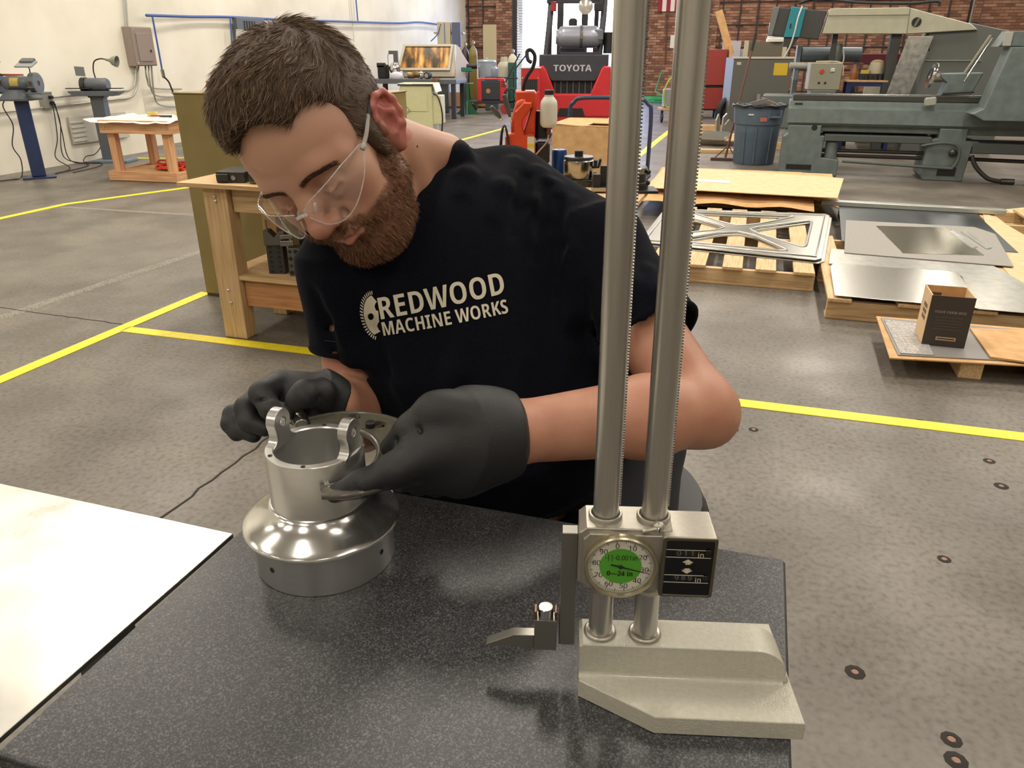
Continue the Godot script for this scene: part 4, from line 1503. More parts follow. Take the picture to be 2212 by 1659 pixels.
	gl.chain([Vector3(-0.2795, 1.0653, -0.6284), Vector3(-0.309, 1.0546, -0.5984), Vector3(-0.3362, 1.0459, -0.5779), Vector3(-0.3583, 1.0387, -0.5644)], [0.0215, 0.0155, 0.0118, 0.0098], 0.014)
	gl.chain([Vector3(-0.2847, 1.0422, -0.6322), Vector3(-0.3149, 1.0269, -0.6273), Vector3(-0.3321, 1.0251, -0.6383), Vector3(-0.3278, 1.0301, -0.6533)], [0.0160, 0.0120, 0.0105, 0.009], 0.008)
	gl.chain([Vector3(-0.2756, 1.0291, -0.6405), Vector3(-0.3025, 1.0162, -0.6399), Vector3(-0.3183, 1.0158, -0.6509), Vector3(-0.3153, 1.021, -0.6633)], [0.0150, 0.0115, 0.0100, 0.009], 0.007)
	gl.chain([Vector3(-0.2633, 1.0233, -0.6485), Vector3(-0.2875, 1.0097, -0.6507), Vector3(-0.3015, 1.0089, -0.662), Vector3(-0.2999, 1.0142, -0.6718)], [0.0130, 0.0105, 0.0092, 0.0085], 0.007)
	gl.chain([Vector3(-0.2537, 1.1052, -0.6502), Vector3(-0.2713, 1.1065, -0.6499), Vector3(-0.2855, 1.1047, -0.647)], [0.006, 0.008, 0.008], 0.02)
	for f in [[Vector3(-0.3397, 1.0591, -0.5658), Vector3(-0.3343, 1.0462, -0.5627)], [Vector3(-0.3455, 1.0547, -0.5608), Vector3(-0.3406, 1.0421, -0.5588)], [Vector3(-0.3148, 1.0761, -0.6225), Vector3(-0.3089, 1.0656, -0.6218)], [Vector3(-0.3047, 1.0823, -0.6239), Vector3(-0.2971, 1.0719, -0.6237)], [Vector3(-0.2913, 1.0924, -0.6235), Vector3(-0.2807, 1.0796, -0.6209)]]:
		gl.cap(f[0], f[1], 0.0011, 0.0008, 0.006, -1)
	var gm = nb()
	gl.mesh_into(gm, Vector3(-0.46, 0.97, -0.82), Vector3(-0.16, 1.16, -0.54), 0.0027, Transform3D(Basis.IDENTITY, -home))
	var g1 = part(man, "glove", gm, glove, "black nitrile glove with one finger pointed along the metal")
	var cuff = func(called: Node3D, c: Vector3, d: Vector3, r1: float):
		var x = d.cross(Vector3.UP).normalized()
		var yv = d.cross(x)
		var ring = []
		for k in 36:
			var a = TAU * k / 36
			ring.append(c + (x * cos(a) + yv * sin(a)) * (r1 + 0.0012 * sin(a * 5.0)) - home)
		part(called, "cuff_rim", nb().tube(ring, 0.0016, 8, true), glove)
	cuff.call(g1, c0, (c1 - c0).normalized(), 0.0366)
	var gr = Sculpt.new()
	var vr = (EYE - Vector3(-0.4968, 1.0632, -0.7019)).normalized()
	var q0 = Vector3(-0.4657, 1.0379, -0.7433)
	var q1 = Vector3(-0.4782, 1.0527, -0.7314)
	gr.drum(q0, q1, 0.0355, 0.0350, 0.01)
	gr.flat(Vector3(-0.474, 1.0484, -0.7342), Vector3(-0.5156, 1.0567, -0.7251), 0.0345, 0.0290, vr, 0.8, 0.02)
	gr.chain([Vector3(-0.52, 1.0672, -0.7251), Vector3(-0.5187, 1.0732, -0.686), Vector3(-0.4992, 1.0624, -0.671), Vector3(-0.4824, 1.0585, -0.6744)], [0.0180, 0.0150, 0.0125, 0.0105], 0.004)
	gr.chain([Vector3(-0.5388, 1.0559, -0.7255), Vector3(-0.5464, 1.0497, -0.6895), Vector3(-0.5364, 1.0371, -0.6776), Vector3(-0.5165, 1.0314, -0.6789)], [0.0165, 0.0140, 0.0122, 0.0102], 0.003)
	gr.chain([Vector3(-0.547, 1.0425, -0.7248), Vector3(-0.5598, 1.0305, -0.6948), Vector3(-0.5535, 1.0208, -0.6854), Vector3(-0.5363, 1.0174, -0.6823)], [0.0150, 0.0120, 0.0108, 0.0095], 0.003)
	gr.chain([Vector3(-0.5504, 1.0328, -0.7227), Vector3(-0.5743, 1.0325, -0.698), Vector3(-0.572, 1.0248, -0.6884), Vector3(-0.5607, 1.0163, -0.6834)], [0.0130, 0.0120, 0.0114, 0.0105], 0.003)
	gr.chain([Vector3(-0.4586, 1.049, -0.7209), Vector3(-0.4556, 1.0724, -0.7074), Vector3(-0.4606, 1.0806, -0.6868), Vector3(-0.4689, 1.0756, -0.6797)], [0.0215, 0.0175, 0.0150, 0.0125], 0.008)
	for f in [[Vector3(-0.4563, 1.0934, -0.6746), Vector3(-0.4485, 1.0791, -0.6704)], [Vector3(-0.451, 1.0863, -0.6901), Vector3(-0.4431, 1.0718, -0.6859)], [Vector3(-0.5133, 1.071, -0.6684), Vector3(-0.4944, 1.0794, -0.6712)], [Vector3(-0.4826, 1.0731, -0.6628), Vector3(-0.4861, 1.0616, -0.6565)]]:
		gr.cap(f[0], f[1], 0.0012, 0.0010, 0.006, -1)
	gm = nb()
	gr.mesh_into(gm, Vector3(-0.64, 0.98, -0.84), Vector3(-0.40, 1.18, -0.60), 0.0028, Transform3D(Basis.IDENTITY, -home))
	var g2 = part(man, "glove", gm, glove, "black nitrile glove pinching the micrometer thimble")
	cuff.call(g2, q0, (q1 - q0).normalized(), 0.0356)
	# ---- hair on the scalp
	var hs = Sculpt.new()
	hs.ell(Vector3(0, 0.050, -0.014), Vector3(0.0840, 0.1000, 0.1080), 0.01)
	hs.ell(Vector3(0.0, 0.100, 0.034), Vector3(0.058, 0.048, 0.048), 0.03)
	hs.ell(Vector3(0, -0.026, 0.112), Vector3(0.082, 0.152, 0.074), 0.010, -1)
	hs.ell(Vector3(0, -0.095, 0.030), Vector3(0.110, 0.082, 0.108), 0.010, -1)
	for s in [-1, 1]:
		hs.ell(Vector3(s * 0.062, 0.056, 0.066), Vector3(0.030, 0.036, 0.030), 0.012, -1)
		hs.ell(Vector3(s * 0.092, -0.006, -0.016), Vector3(0.026, 0.036, 0.024), 0.008, -1)
		hs.ell(Vector3(s * 0.072, 0.004, 0.016), Vector3(0.008, 0.030, 0.012), 0.010)
	var hm = nb()
	var hc = [hexc("5b4735"), hexc("6b5440"), hexc("4a392b"), hexc("7a634d"), hexc("94806a"), hexc("634d3b")]
	for k in hc.size():
		hc[k] = hc[k].srgb_to_linear()
	var scalp_c: Color = hexc("4e3d30").srgb_to_linear()
	hs.mesh_into(hm, Vector3(-0.115, -0.08, -0.145), Vector3(0.115, 0.17, 0.115), 0.0040, hx, func(_p, _n): return scalp_c)
	var nv = hm.v.size()
	var crown = hx * Vector3(0.012, 0.140, -0.060)
	var hxi = hx.affine_inverse()
	var wave = FastNoiseLite.new()
	wave.frequency = 26.0
	var tuft = FastNoiseLite.new()
	tuft.frequency = 75.0
	for k in 26000:
		var i = rng.randi_range(0, nv - 1)
		var p = hm.v[i]
		var n = hm.n[i]
		var lp = hxi * p
		if lp.y < -0.045 and lp.z > -0.05:
			continue
		var flow = p - crown
		if lp.y > 0.05 and lp.z > -0.04:
			flow = flow.normalized() * 0.5 + hb * Vector3(-0.45, -0.05, 0.8)
		if lp.y < 0.07 and absf(lp.x) > 0.055:
			flow = hb * Vector3(0, -1.0, -0.55)
		var sway = Vector3(wave.get_noise_3dv(p), wave.get_noise_3dv(p + Vector3(5, 0, 0)), wave.get_noise_3dv(p + Vector3(0, 5, 0))) * 1.1
		sway += Vector3(tuft.get_noise_3dv(p), tuft.get_noise_3dv(p + Vector3(5, 0, 0)), tuft.get_noise_3dv(p + Vector3(0, 5, 0))) * 0.8
		flow = (flow - n * flow.dot(n)).normalized() + sway
		flow = (flow - n * flow.dot(n)).normalized()
		var rv = Vector3(rng.randf_range(-1, 1), rng.randf_range(-1, 1), rng.randf_range(-1, 1))
		var topness = smoothf(0.05, 0.10, lp.y)
		var l = lerpf(0.013, 0.021, topness) * rng.randf_range(0.6, 1.2)
		var lift = lerpf(0.16, 0.36, topness) * rng.randf_range(0.4, 1.3)
		if lp.z > 0.05:
			l *= 0.75
			lift += 0.15
		strand(hm, p - n * 0.002 + rv * 0.0015, (flow + n * lift).normalized(), (flow + n * lift * 0.2 + rv * 0.15).normalized(), l, rng.randf_range(0.00020, 0.00036), hc[rng.randi_range(0, 5)])
	hm.col = Color.WHITE
	var hairm = StandardMaterial3D.new()
	hairm.vertex_color_use_as_albedo = true
	hairm.roughness = 0.55
	hairm.metallic_specular = 0.35
	part(man, "hair", hm, hairm, "short brown hair combed forward")
	# ---- beard, moustache and brows
	var bm = nb()
	var bc = [hexc("7c5339"), hexc("916645"), hexc("674531"), hexc("a57c58"), hexc("563e30")]
	for k in bc.size():
		bc[k] = bc[k].srgb_to_linear()
	var nbody = 0
	var cand = PackedInt32Array()
	for i in body.v.size():
		var lp = hxi * body.v[i]
		if absf(lp.x) < 0.09 and lp.y > -0.14 and lp.y < 0.03 and lp.z > -0.02 and lp.z < 0.13:
			if beard_mask(lp) > 0.25 and absf(lp.x) < 0.0755:
				cand.append(i)
	for k in 9500:
		var i = cand[rng.randi_range(0, cand.size() - 1)]
		var p = body.v[i]
		var n = body.n[i]
		var lp = hxi * p
		if rng.randf() > beard_mask(lp):
			continue
		var down = hb * Vector3(signf(lp.x) * 0.25, -1.0, 0.15)
		down = (down - n * down.dot(n)).normalized()
		var rv = Vector3(rng.randf_range(-1, 1), rng.randf_range(-1, 1), rng.randf_range(-1, 1))
		var l = rng.randf_range(0.005, 0.012) * (1.35 if lp.y < -0.075 else 0.85)
		strand(bm, p - n * 0.001 + rv * 0.0012, (down * 0.7 + n * 0.8 + rv * 0.5).normalized(), (down + n * 0.15 - rv * 0.6).normalized(), l, rng.randf_range(0.00018, 0.0003), bc[rng.randi_range(0, 4)])
	bm.col = Color.WHITE
	part(man, "beard", bm, hairm, "short ginger beard and moustache")
	var br = nb()
	for s in [-1.0, 1.0]:
		for k in 360:
			var tt = rng.randf()
			var lp = Vector3(s * lerpf(0.010, 0.053, tt), 0.026 + 0.009 * sin(PI * (0.15 + tt * 0.75)) + rng.randf_range(-0.0035, 0.0035), 0.12)
			var p = h.march(lp, Vector3(0, 0, -1), 0.1)
			var d = (hb * Vector3(s, 0.25 - tt * 0.6, -0.25 - 0.4 * tt)).normalized()
			strand(br, hx * p, (d + hb * Vector3(0, 0, 0.35)).normalized(), d, rng.randf_range(0.004, 0.008), 0.00016, bc[4])
		for k in 22:
			var tt = rng.randf()
			var lp = Vector3(s * lerpf(0.020, 0.045, tt), 0.0062 + 0.004 * (tt - 0.5) * (tt - 0.5) * 4.0, 0.12)
			var p = h.march(lp, Vector3(0, 0, -1), 0.1)
			strand(br, hx * p, (hb * Vector3(s * 0.2, -0.5, 1)).normalized(), (hb * Vector3(s * 0.3, -0.1, 1)).normalized(), 0.004, 0.00014, hc[2])
	br.col = Color.WHITE
	part(man, "eyebrows", br, hairm)
	build_glasses(hx, home)
	build_trousers(man, hip)

# the print is laid on the cloth: flat lettering bent to follow the chest
func build_print(shirt: Node3D, sh: Sculpt, home: Vector3) -> void:
	var pt = StandardMaterial3D.new()
	pt.albedo_color = hexc("cfc7b2")
	pt.roughness = 0.8
	var cb = Basis.from_euler(Vector3(deg_to_rad(-23.68), deg_to_rad(17.22), 0))
	var lay = func(tris: Array, parent: Node3D, called: String):
		var b = nb()
		var queue = tris.duplicate()
		var cache = {}
		while queue.size():
			var q: Array = queue.pop_back()
			var l = maxf(q[0].distance_to(q[1]), maxf(q[1].distance_to(q[2]), q[2].distance_to(q[0])))
			if l > 15.0:
				var m0: Vector2 = (q[0] + q[1]) / 2
				var m1: Vector2 = (q[1] + q[2]) / 2
				var m2: Vector2 = (q[2] + q[0]) / 2
				queue.append_array([[q[0], m0, m2], [m0, q[1], m1], [m2, m1, q[2]], [m0, m1, m2]])
				continue
			var w = []
			for e in q:
				var key = Vector2i((e * 4.0).round())
				if not cache.has(key):
					var dir = (cb * Vector3((e.x - 1106.0) / 1640.0, -(e.y - 829.5) / 1640.0, -1.0)).normalized()
					cache[key] = sh.march(EYE + dir * 0.8, dir, 0.5) - dir * 0.0016
				w.append(cache[key] - home)
			var n: Vector3 = (w[1] - w[0]).cross(w[2] - w[0]).normalized()
			if n.z < 0:
				n = -n
			b.tri(w[0], w[1], w[2], n)
		part(parent, called, b, pt)
	var set_text = func(s: String, o: Vector2, ex: Vector2, ey: Vector2, bold: bool) -> Array:
		# o: start of the baseline, ex: the whole width, ey: the cap height
		var m = nb()
		m.text(s, 1.0, 0.0, "Droid Sans", bold)
		var x0 = INF
		var x1 = -INF
		var y0 = INF
		for v in m.v:
			x0 = minf(x0, v.x)
			x1 = maxf(x1, v.x)
			y0 = minf(y0, v.y)
		var y1 = -INF
		for v in m.v:
			y1 = maxf(y1, v.y)
		var out = []
		for k in range(0, m.ix.size(), 3):
			var q = []
			for j in 3:
				var v = m.v[m.ix[k + j]]
				var u = (v.x - x0) / (x1 - x0)
				q.append(o + ex * u + Vector2(0, 2.5 * sin(PI * u)) + ey * ((v.y - y0) / (y1 - y0)))
			out.append(q)
		return out
	lay.call(set_text.call("REDWOOD", Vector2(823, 690), Vector2(269, -57), Vector2(-9, -47), true), shirt, "printed_lettering")
	lay.call(set_text.call("MACHINE WORKS", Vector2(829, 726), Vector2(270, -50), Vector2(-6, -30), true), shirt, "printed_lettering")
	# half a saw blade before the words: disc with three cut-outs, a dark ring and hooked teeth
	var tris = []
	var c = Vector2(812, 682)
	var ring = func(a: float, rx: float, ry: float) -> Vector2: return c + Vector2(cos(a) * rx + sin(a) * ry * -0.14, -sin(a) * ry)
	var disc = []
	for k in 15:
		disc.append(ring.call(deg_to_rad(97 + 152.0 * k / 14), 26.0, 44.0))
	disc += [Vector2(822, 716), Vector2(818, 712), Vector2(815, 705), Vector2(816, 699), Vector2(819, 695), Vector2(817, 672), Vector2(812, 670), Vector2(809, 662), Vector2(811, 655), Vector2(814, 652)]
	var hole = []
	for k in 10:
		hole.append(Vector2(801 + cos(TAU * k / 10) * 6.5, 684 + sin(TAU * k / 10) * 7.5))
	var pm = nb().prism(disc, 0, 0.1, 0.0, [hole])
	for k in range(0, pm.ix.size(), 3):
		if pm.n[pm.ix[k]].z > 0.5:
			var q = []
			for j in 3:
				q.append(Vector2(pm.v[pm.ix[k + j]].x, pm.v[pm.ix[k + j]].y))
			tris.append(q)
	for k in 22:
		var a = deg_to_rad(92 + 162.0 * k / 21)
		var a2 = a + deg_to_rad(4.6)
		tris.append([ring.call(a, 27.5, 46.0), ring.call(a2, 27.5, 46.0), ring.call(a - 0.02, 34.0, 53.5)])
		tris.append([ring.call(a2, 27.5, 46.0), ring.call(a - 0.02, 34.0, 53.5), ring.call(a + 0.03, 34.0, 54.0)])
	lay.call(tris, shirt, "printed_saw_blade")

func build_glasses(hx: Transform3D, home: Vector3) -> void:
	var g = thing("safety_glasses", "clear wraparound safety glasses low on the bearded person's nose", "glasses", home)
	var pane = StandardMaterial3D.new()
	pane.transparency = BaseMaterial3D.TRANSPARENCY_ALPHA
	pane.albedo_color = Color(0.95, 0.96, 0.95, 0.06)
	pane.roughness = 0.03
	var edge = StandardMaterial3D.new()
	edge.transparency = BaseMaterial3D.TRANSPARENCY_ALPHA
	edge.albedo_color = Color(0.9, 0.91, 0.9, 0.30)
	edge.roughness = 0.1
	var clear = plain(hexc("9d968c"), 0.25)
	for s in [-1.0, 1.0]:
		var top = []
		var bot = []
		var tp = V3([0.007, 0.006, 0.121, 0.022, 0.014, 0.1225, 0.040, 0.018, 0.116, 0.056, 0.019, 0.100, 0.068, 0.020, 0.078, 0.0755, 0.021, 0.055])
		var bt = V3([0.007, -0.004, 0.121, 0.017, -0.022, 0.119, 0.034, -0.029, 0.113, 0.052, -0.025, 0.098, 0.066, -0.010, 0.076, 0.0755, 0.012, 0.055])
		tp = smooth(tp, 4)
		bt = smooth(bt, 4)
		var rows = []
		for k in 7:
			var row = []
			for i in tp.size():
				var p: Vector3 = tp[i].lerp(bt[i], k / 6.0)
				p.z += 0.004 * sin(PI * k / 6.0)
				p.x *= s
				p.y += 0.009 * smoothstep(0.04, 0.1, p.z)
				row.append(hx * p)
			rows.append(row)
		part(g, "lens", nb().sheet(rows), pane)
		for e in [rows[0], rows[6]]:
			part(g, "lens_edge", nb().tube(e, 0.0007, 6), edge)
		var arm = []
		for p in smooth(V3([0.0755, 0.0165, 0.056, 0.0775, 0.018, 0.046, 0.0790, 0.0205, 0.030, 0.0800, 0.026, 0.010]), 4):
			arm.append(hx * Vector3(p.x * s, p.y, p.z))
		part(g, "temple_arm", nb().tube(arm, [0.0030] + range(arm.size() - 2).map(func(_i): return 0.0026) + [0.0028], 8), clear, "clear grey temple arm")
		var tip = []
		for p in smooth(V3([0.0800, 0.026, 0.010, 0.0800, 0.030, -0.006, 0.0785, 0.032, -0.022, 0.076, 0.024, -0.036]), 4):
			tip.append(hx * Vector3(p.x * s, p.y, p.z))
		part(g, "temple_tip", nb().tube(tip, 0.0034, 8), M.black_rubber, "black rubber temple tip")
		part(g, "hinge", nb().ball(hx * Vector3(s * 0.0765, 0.0170, 0.053), Vector3.ONE * 0.0042, 10, 8), edge)
		part(g, "nose_pad", nb().ball(hx * Vector3(s * 0.012, 0.006, 0.108), Vector3(0.0022, 0.006, 0.0035), 10, 8), edge)
	part(g, "bridge", nb().tube([hx * Vector3(-0.007, 0.010, 0.1215), hx * Vector3(0, 0.012, 0.1235), hx * Vector3(0.007, 0.010, 0.1215)], 0.0022, 8), edge)

func build_trousers(man: Node3D, hip: Vector3) -> void:
	var home = man.position
	var denim = plain(hexc("16171c"), 0.85)
	var t = Sculpt.new()
	t.ell(Vector3(-0.22, 0.90, -1.05), Vector3(0.165, 0.115, 0.125), 0.03)
	for s in [-1, 1]:
		var k = Vector3(-0.22 + s * 0.13, 0.66, -0.66)
		t.chain([Vector3(-0.22 + s * 0.085, 0.89, -1.02), k, Vector3(-0.22 + s * 0.12, 0.40, -0.72), Vector3(-0.22 + s * 0.12, 0.11, -0.76)], [0.085, 0.062, 0.058, 0.052], 0.03)
	var m = nb()
	t.mesh_into(m, Vector3(-0.5, 0.04, -1.22), Vector3(0.06, 1.04, -0.56), 0.012, Transform3D(Basis.IDENTITY, -home))
	part(man, "trousers", m, denim)
	for s in [-1, 1]:
		var f = Vector3(-0.22 + s * 0.12, 0.0, -0.76)
		var o = Sculpt.new()
		o.chain([f + Vector3(0, 0.05, -0.04), f + Vector3(0, 0.042, 0.10), f + Vector3(0, 0.036, 0.17)], [0.045, 0.042, 0.034], 0.02)
		o.cap(f + Vector3(0, 0.06, -0.01), f + Vector3(0, 0.12, 0), 0.046, 0.046, 0.02)
		o.ell(f + Vector3(0, -0.30, 0.05), Vector3(0.4, 0.302, 0.4), 0.004, -1)
		m = nb()
		o.mesh_into(m, f + Vector3(-0.08, -0.02, -0.12), f + Vector3(0.08, 0.19, 0.24), 0.008, Transform3D(Basis.IDENTITY, -home))
		part(man, "shoe", m, M.black_rubber)
	var st = thing("shop_stool", "black round shop stool with chrome band under the bearded person", "stool", Vector3(-0.20, 0, -1.06))
	part(st, "seat", nb().pos(Vector3(0, 0.735, 0)).lathe(V2([0, 0, 0.17, 0, 0.19, 0.012, 0.195, 0.03, 0.185, 0.05, 0.15, 0.058, 0, 0.058]), 36), M.black)
	part(st, "seat_band", nb().pos(Vector3(0, 0.742, 0)).lathe(V2([0.192, 0.0, 0.198, 0.004, 0.198, 0.018, 0.192, 0.022]), 40), M.chrome)
	for k in 4:
		var a = TAU * (k + 0.5) / 4
		part(st, "leg", nb().rod(Vector3(cos(a) * 0.13, 0.735, sin(a) * 0.13), Vector3(cos(a) * 0.25, 0.0, sin(a) * 0.25), 0.012, 10), M.steel)
	part(st, "foot_ring", nb().tube(circle(0.215, 28).map(func(w): return Vector3(w.x, 0.22, w.y)), 0.008, 8, true), M.steel)


func pm(c: String, r := 0.55, m := 0.0) -> StandardMaterial3D:
	return plain(hexc(c), r, m)

func build_left() -> void:
	var grey = mottled([hexc("50555a"), hexc("5e6369")], 0.03, Vector3.ONE * 2.0, 0.45)
	var navy = mottled([hexc("1f2c4c"), hexc("283863")], 0.02, Vector3.ONE * 2.0, 0.4)
	var g = thing("pedestal_grinder", "bench grinder on a navy blue square post near the picture's edge", "grinder", Vector3(-8.47, 0, -7.5), 17)
	var gp = nb()
	gp.rot(Vector3.ZERO, Vector3(0, 32, 0)).box(Vector3(0, 0.01, 0), Vector3(0.36, 0.02, 0.3), 0.004)
	part(g, "base_plate", gp, navy)
	part(g, "post", nb().rot(Vector3.ZERO, Vector3(0, 32, 0)).box(Vector3(0, 0.46, 0), Vector3(0.155, 0.88, 0.155), 0.012), navy)
	part(g, "pedestal_head", nb().rot(Vector3(0, 0.90, 0), Vector3(0, 45, 0)).lathe(V2([0.0, 0, 0.235, 0, 0.24, 0.02, 0.22, 0.03, 0.13, 0.12, 0.0, 0.12]), 4, 0, TAU, 10), grey)
	var mo = part(g, "motor", nb().at(Transform3D(Basis(Vector3.BACK, PI / 2), Vector3(0.16, 1.09, 0))).lathe(V2([0, 0, 0.06, 0, 0.075, 0.02, 0.08, 0.05, 0.08, 0.24, 0.075, 0.29, 0.06, 0.31, 0, 0.31]), 24), grey)
	part(mo, "rating_label", nb().at(Transform3D(Basis(Vector3.BACK, PI / 2), Vector3(0.06, 1.09, 0))).lathe(V2([0.0812, 0, 0.0812, 0.10]), 8, deg_to_rad(40), deg_to_rad(110)), pm("b09a4a"))
	for s in [-1, 1]:
		var w = part(g, "wheel_guard", nb().at(Transform3D(Basis(Vector3.BACK, PI / 2), Vector3(s * 0.225 + 0.035, 1.09, 0))).lathe(V2([0.105, 0, 0.12, 0.005, 0.12, 0.065, 0.105, 0.07, 0.03, 0.07, 0.03, 0, 0.105, 0]), 28), grey)
		part(w, "grinding_wheel", nb().at(Transform3D(Basis(Vector3.BACK, PI / 2), Vector3(s * 0.225 + 0.025, 1.09, 0.02))).cyl(0.1, 0.045, 28, 0.003), pm("6e4a40", 0.9))
		part(g, "tool_rest", nb().box(Vector3(s * 0.26, 1.05, 0.15), Vector3(0.1, 0.008, 0.07), 0.002), grey)
		var sh = part(g, "eye_shield", nb().rot(Vector3(s * 0.22, 1.30, 0.10), Vector3(28, s * -12, 0)).box(Vector3.ZERO, Vector3(0.24, 0.02, 0.13), 0.006), pm("8d9294", 0.25))
		part(sh, "shield_frame", nb().rot(Vector3(s * 0.22, 1.31, 0.08), Vector3(28, s * -12, 0)).box(Vector3(0, 0.015, -0.03), Vector3(0.18, 0.03, 0.08), 0.008), grey)
		part(g, "shield_arm", nb().tube([Vector3(s * 0.2, 1.20, 0.02), Vector3(s * 0.21, 1.25, 0.03), Vector3(s * 0.2, 1.30, 0.08)], 0.006, 6), M.black)
	part(g, "chip_tray", nb().box(Vector3(0.26, 0.985, 0.05), Vector3(0.2, 0.02, 0.22), 0.006), grey)
	var rt = thing("red_pliers", "red handled tool lying on top of the grinder on the blue post", "tool", Vector3(-8.47, 1.171, -7.5), 20)
	part(rt, "handle", nb().tube([Vector3(-0.12, 0.012, 0.0), Vector3(0.0, 0.012, 0.012), Vector3(0.1, 0.012, 0.0)], [0.012, 0.01, 0.008], 8), pm("a3332c"))
	part(rt, "jaw", nb().box(Vector3(-0.15, 0.012, 0), Vector3(0.06, 0.02, 0.03), 0.005), M.dark_steel)
	# second grinder with gooseneck lamp
	var g2 = thing("lamp_grinder", "grey pedestal grinder with gooseneck lamp against the white wall", "grinder", Vector3(-8.72, 0, -8.95), 17)
	part(g2, "base_plate", nb().box(Vector3(0.05, 0.02, 0), Vector3(0.5, 0.04, 0.34), 0.008), pm("6d7a86"))
	part(g2, "post", nb().box(Vector3(0, 0.45, 0), Vector3(0.17, 0.84, 0.15), 0.008), grey)
	part(g2, "tray", nb().prism([Vector2(-0.33, 0.0), Vector2(-0.27, -0.05), Vector2(0.27, -0.05), Vector2(0.36, 0.0), Vector2(0.36, 0.012), Vector2(-0.33, 0.012)], -0.1, 0.1, 0.004), grey)
	g2.get_child(2).position = Vector3(0, 0.93, 0.05)
	part(g2, "bracket", nb().box(Vector3(0.0, 0.90, 0), Vector3(0.22, 0.09, 0.16), 0.01), M.dark_steel)
	part(g2, "motor", nb().at(Transform3D(Basis(Vector3.BACK, PI / 2), Vector3(0.17, 1.02, 0))).lathe(V2([0, 0, 0.07, 0, 0.085, 0.02, 0.085, 0.30, 0.07, 0.33, 0, 0.33]), 24), grey)
	part(g2, "wheel_guard", nb().at(Transform3D(Basis(Vector3.BACK, PI / 2), Vector3(-0.12, 1.01, 0))).lathe(V2([0.04, 0, 0.105, 0, 0.105, 0.06, 0.04, 0.06]), 24), M.dark_steel)
	part(g2, "buffing_wheel", nb().at(Transform3D(Basis(Vector3.BACK, PI / 2), Vector3(-0.13, 1.01, 0.02))).cyl(0.075, 0.05, 24, 0.004), pm("b09a55", 0.9))
	part(g2, "tool_rest", nb().box(Vector3(-0.2, 0.975, 0.08), Vector3(0.34, 0.012, 0.08), 0.003), M.dark_steel)
	part(g2, "tool_rest", nb().box(Vector3(0.28, 0.975, 0.05), Vector3(0.2, 0.012, 0.08), 0.003), M.dark_steel)
	part(g2, "eye_shield", nb().rot(Vector3(-0.15, 1.19, 0.06), Vector3(8, 0, -4)).box(Vector3.ZERO, Vector3(0.13, 0.12, 0.01), 0.003), pm("7a7f83", 0.3))
	var lp = part(g2, "gooseneck", nb().tube(smooth(V3([0.0, 1.09, -0.03, -0.01, 1.20, -0.03, 0.03, 1.31, -0.02, 0.13, 1.345, 0.0, 0.22, 1.335, 0.02]), 5), 0.009, 8), M.dark_steel)
	part(lp, "lamp_shade", nb().at(Transform3D(Basis(Vector3.BACK, deg_to_rad(-100)), Vector3(0.21, 1.335, 0.02))).lathe(V2([0.015, 0.0, 0.02, 0.05, 0.055, 0.09, 0.075, 0.15, 0.07, 0.15, 0.05, 0.09]), 20), pm("7d8074", 0.4))
	# wall services
	var conduit = pm("a9a89e", 0.35, 0.5)
	var xw = -9.07
	var runs = [
		[[Vector3(-9.06, 0.7389, -7.6837), Vector3(-9.06, 0.7573, -8.456), Vector3(-9.06, 0.7916, -9.5694), Vector3(-9.06, 0.7966, -9.8451), Vector3(-9.06, 0.8475, -10.0007), Vector3(-9.06, 0.9931, -10.1074), Vector3(-9.06, 1.2371, -10.1931)], "lowest galvanised conduit running along the white wall to the breaker panel"],
		[[Vector3(-9.06, 0.8762, -8.506), Vector3(-9.06, 0.8797, -8.917), Vector3(-9.06, 0.8973, -9.7527), Vector3(-9.06, 0.915, -9.9433), Vector3(-9.06, 0.9951, -10.0505), Vector3(-9.06, 1.238, -10.1359)], "upper galvanised conduit from the outlet box to the breaker panel"]]
	for r in runs:
		one("wall_conduit", r[1], "conduit", nb().tube(smooth(r[0], 5), 0.013, 8), conduit, Vector3.ZERO, 0, "wall conduits")
	var k = 0
	for r in [[Vector3(-9.06, 1.2348, -10.3383), Vector3(-9.06, 1.0385, -10.3248), Vector3(-9.4, 0.8961, -10.8028), Vector3(-9.44, 0.8524, -11.5233)], [Vector3(-9.06, 1.2337, -10.4071), Vector3(-9.06, 0.9174, -10.3721), Vector3(-9.4, 0.774, -10.876), Vector3(-9.44, 0.729, -11.4914)], [Vector3(-9.06, 1.2328, -10.4668), Vector3(-9.1, 0.7781, -10.4626), Vector3(-9.4, 0.6215, -10.9431), Vector3(-9.44, 0.5759, -11.4519)]]:
		one("wall_conduit", ["topmost of the three conduits turning right below the breaker panel", "middle of the three conduits turning right below the breaker panel", "lowest of the three conduits turning right below the breaker panel"][k], "conduit", nb().tube(smooth(r, 6), 0.013, 8), conduit, Vector3.ZERO, 0, "wall conduits")
		k += 1
	k = 0
	for x in [262, 268]:
		var top = [Vector3(-9.06, 2.4814, -10.1914), Vector3(-9.06, 2.4859, -10.2466)]
		var bot = [Vector3(-9.06, 1.7651, -10.075), Vector3(-9.06, 1.7663, -10.1212)]
		one("wall_conduit", ["conduit rising from the breaker panel, farther from the corner", "conduit rising from the breaker panel, nearer the corner"][k], "conduit", nb().tube([bot[k], top[k]], 0.013, 8), conduit, Vector3.ZERO, 0, "wall conduits")
		k += 1
	var pa = Vector3(-9.04, 1.7699, -10.0269)
	var pb = Vector3(-9.04, 1.2326, -10.4836)
	var pz = Vector3(-9.03, (pa.y + pb.y) / 2, (pa.z + pb.z) / 2)
	var ph: float = pa.y - pb.y
	var pw: float = absf(pa.z - pb.z)
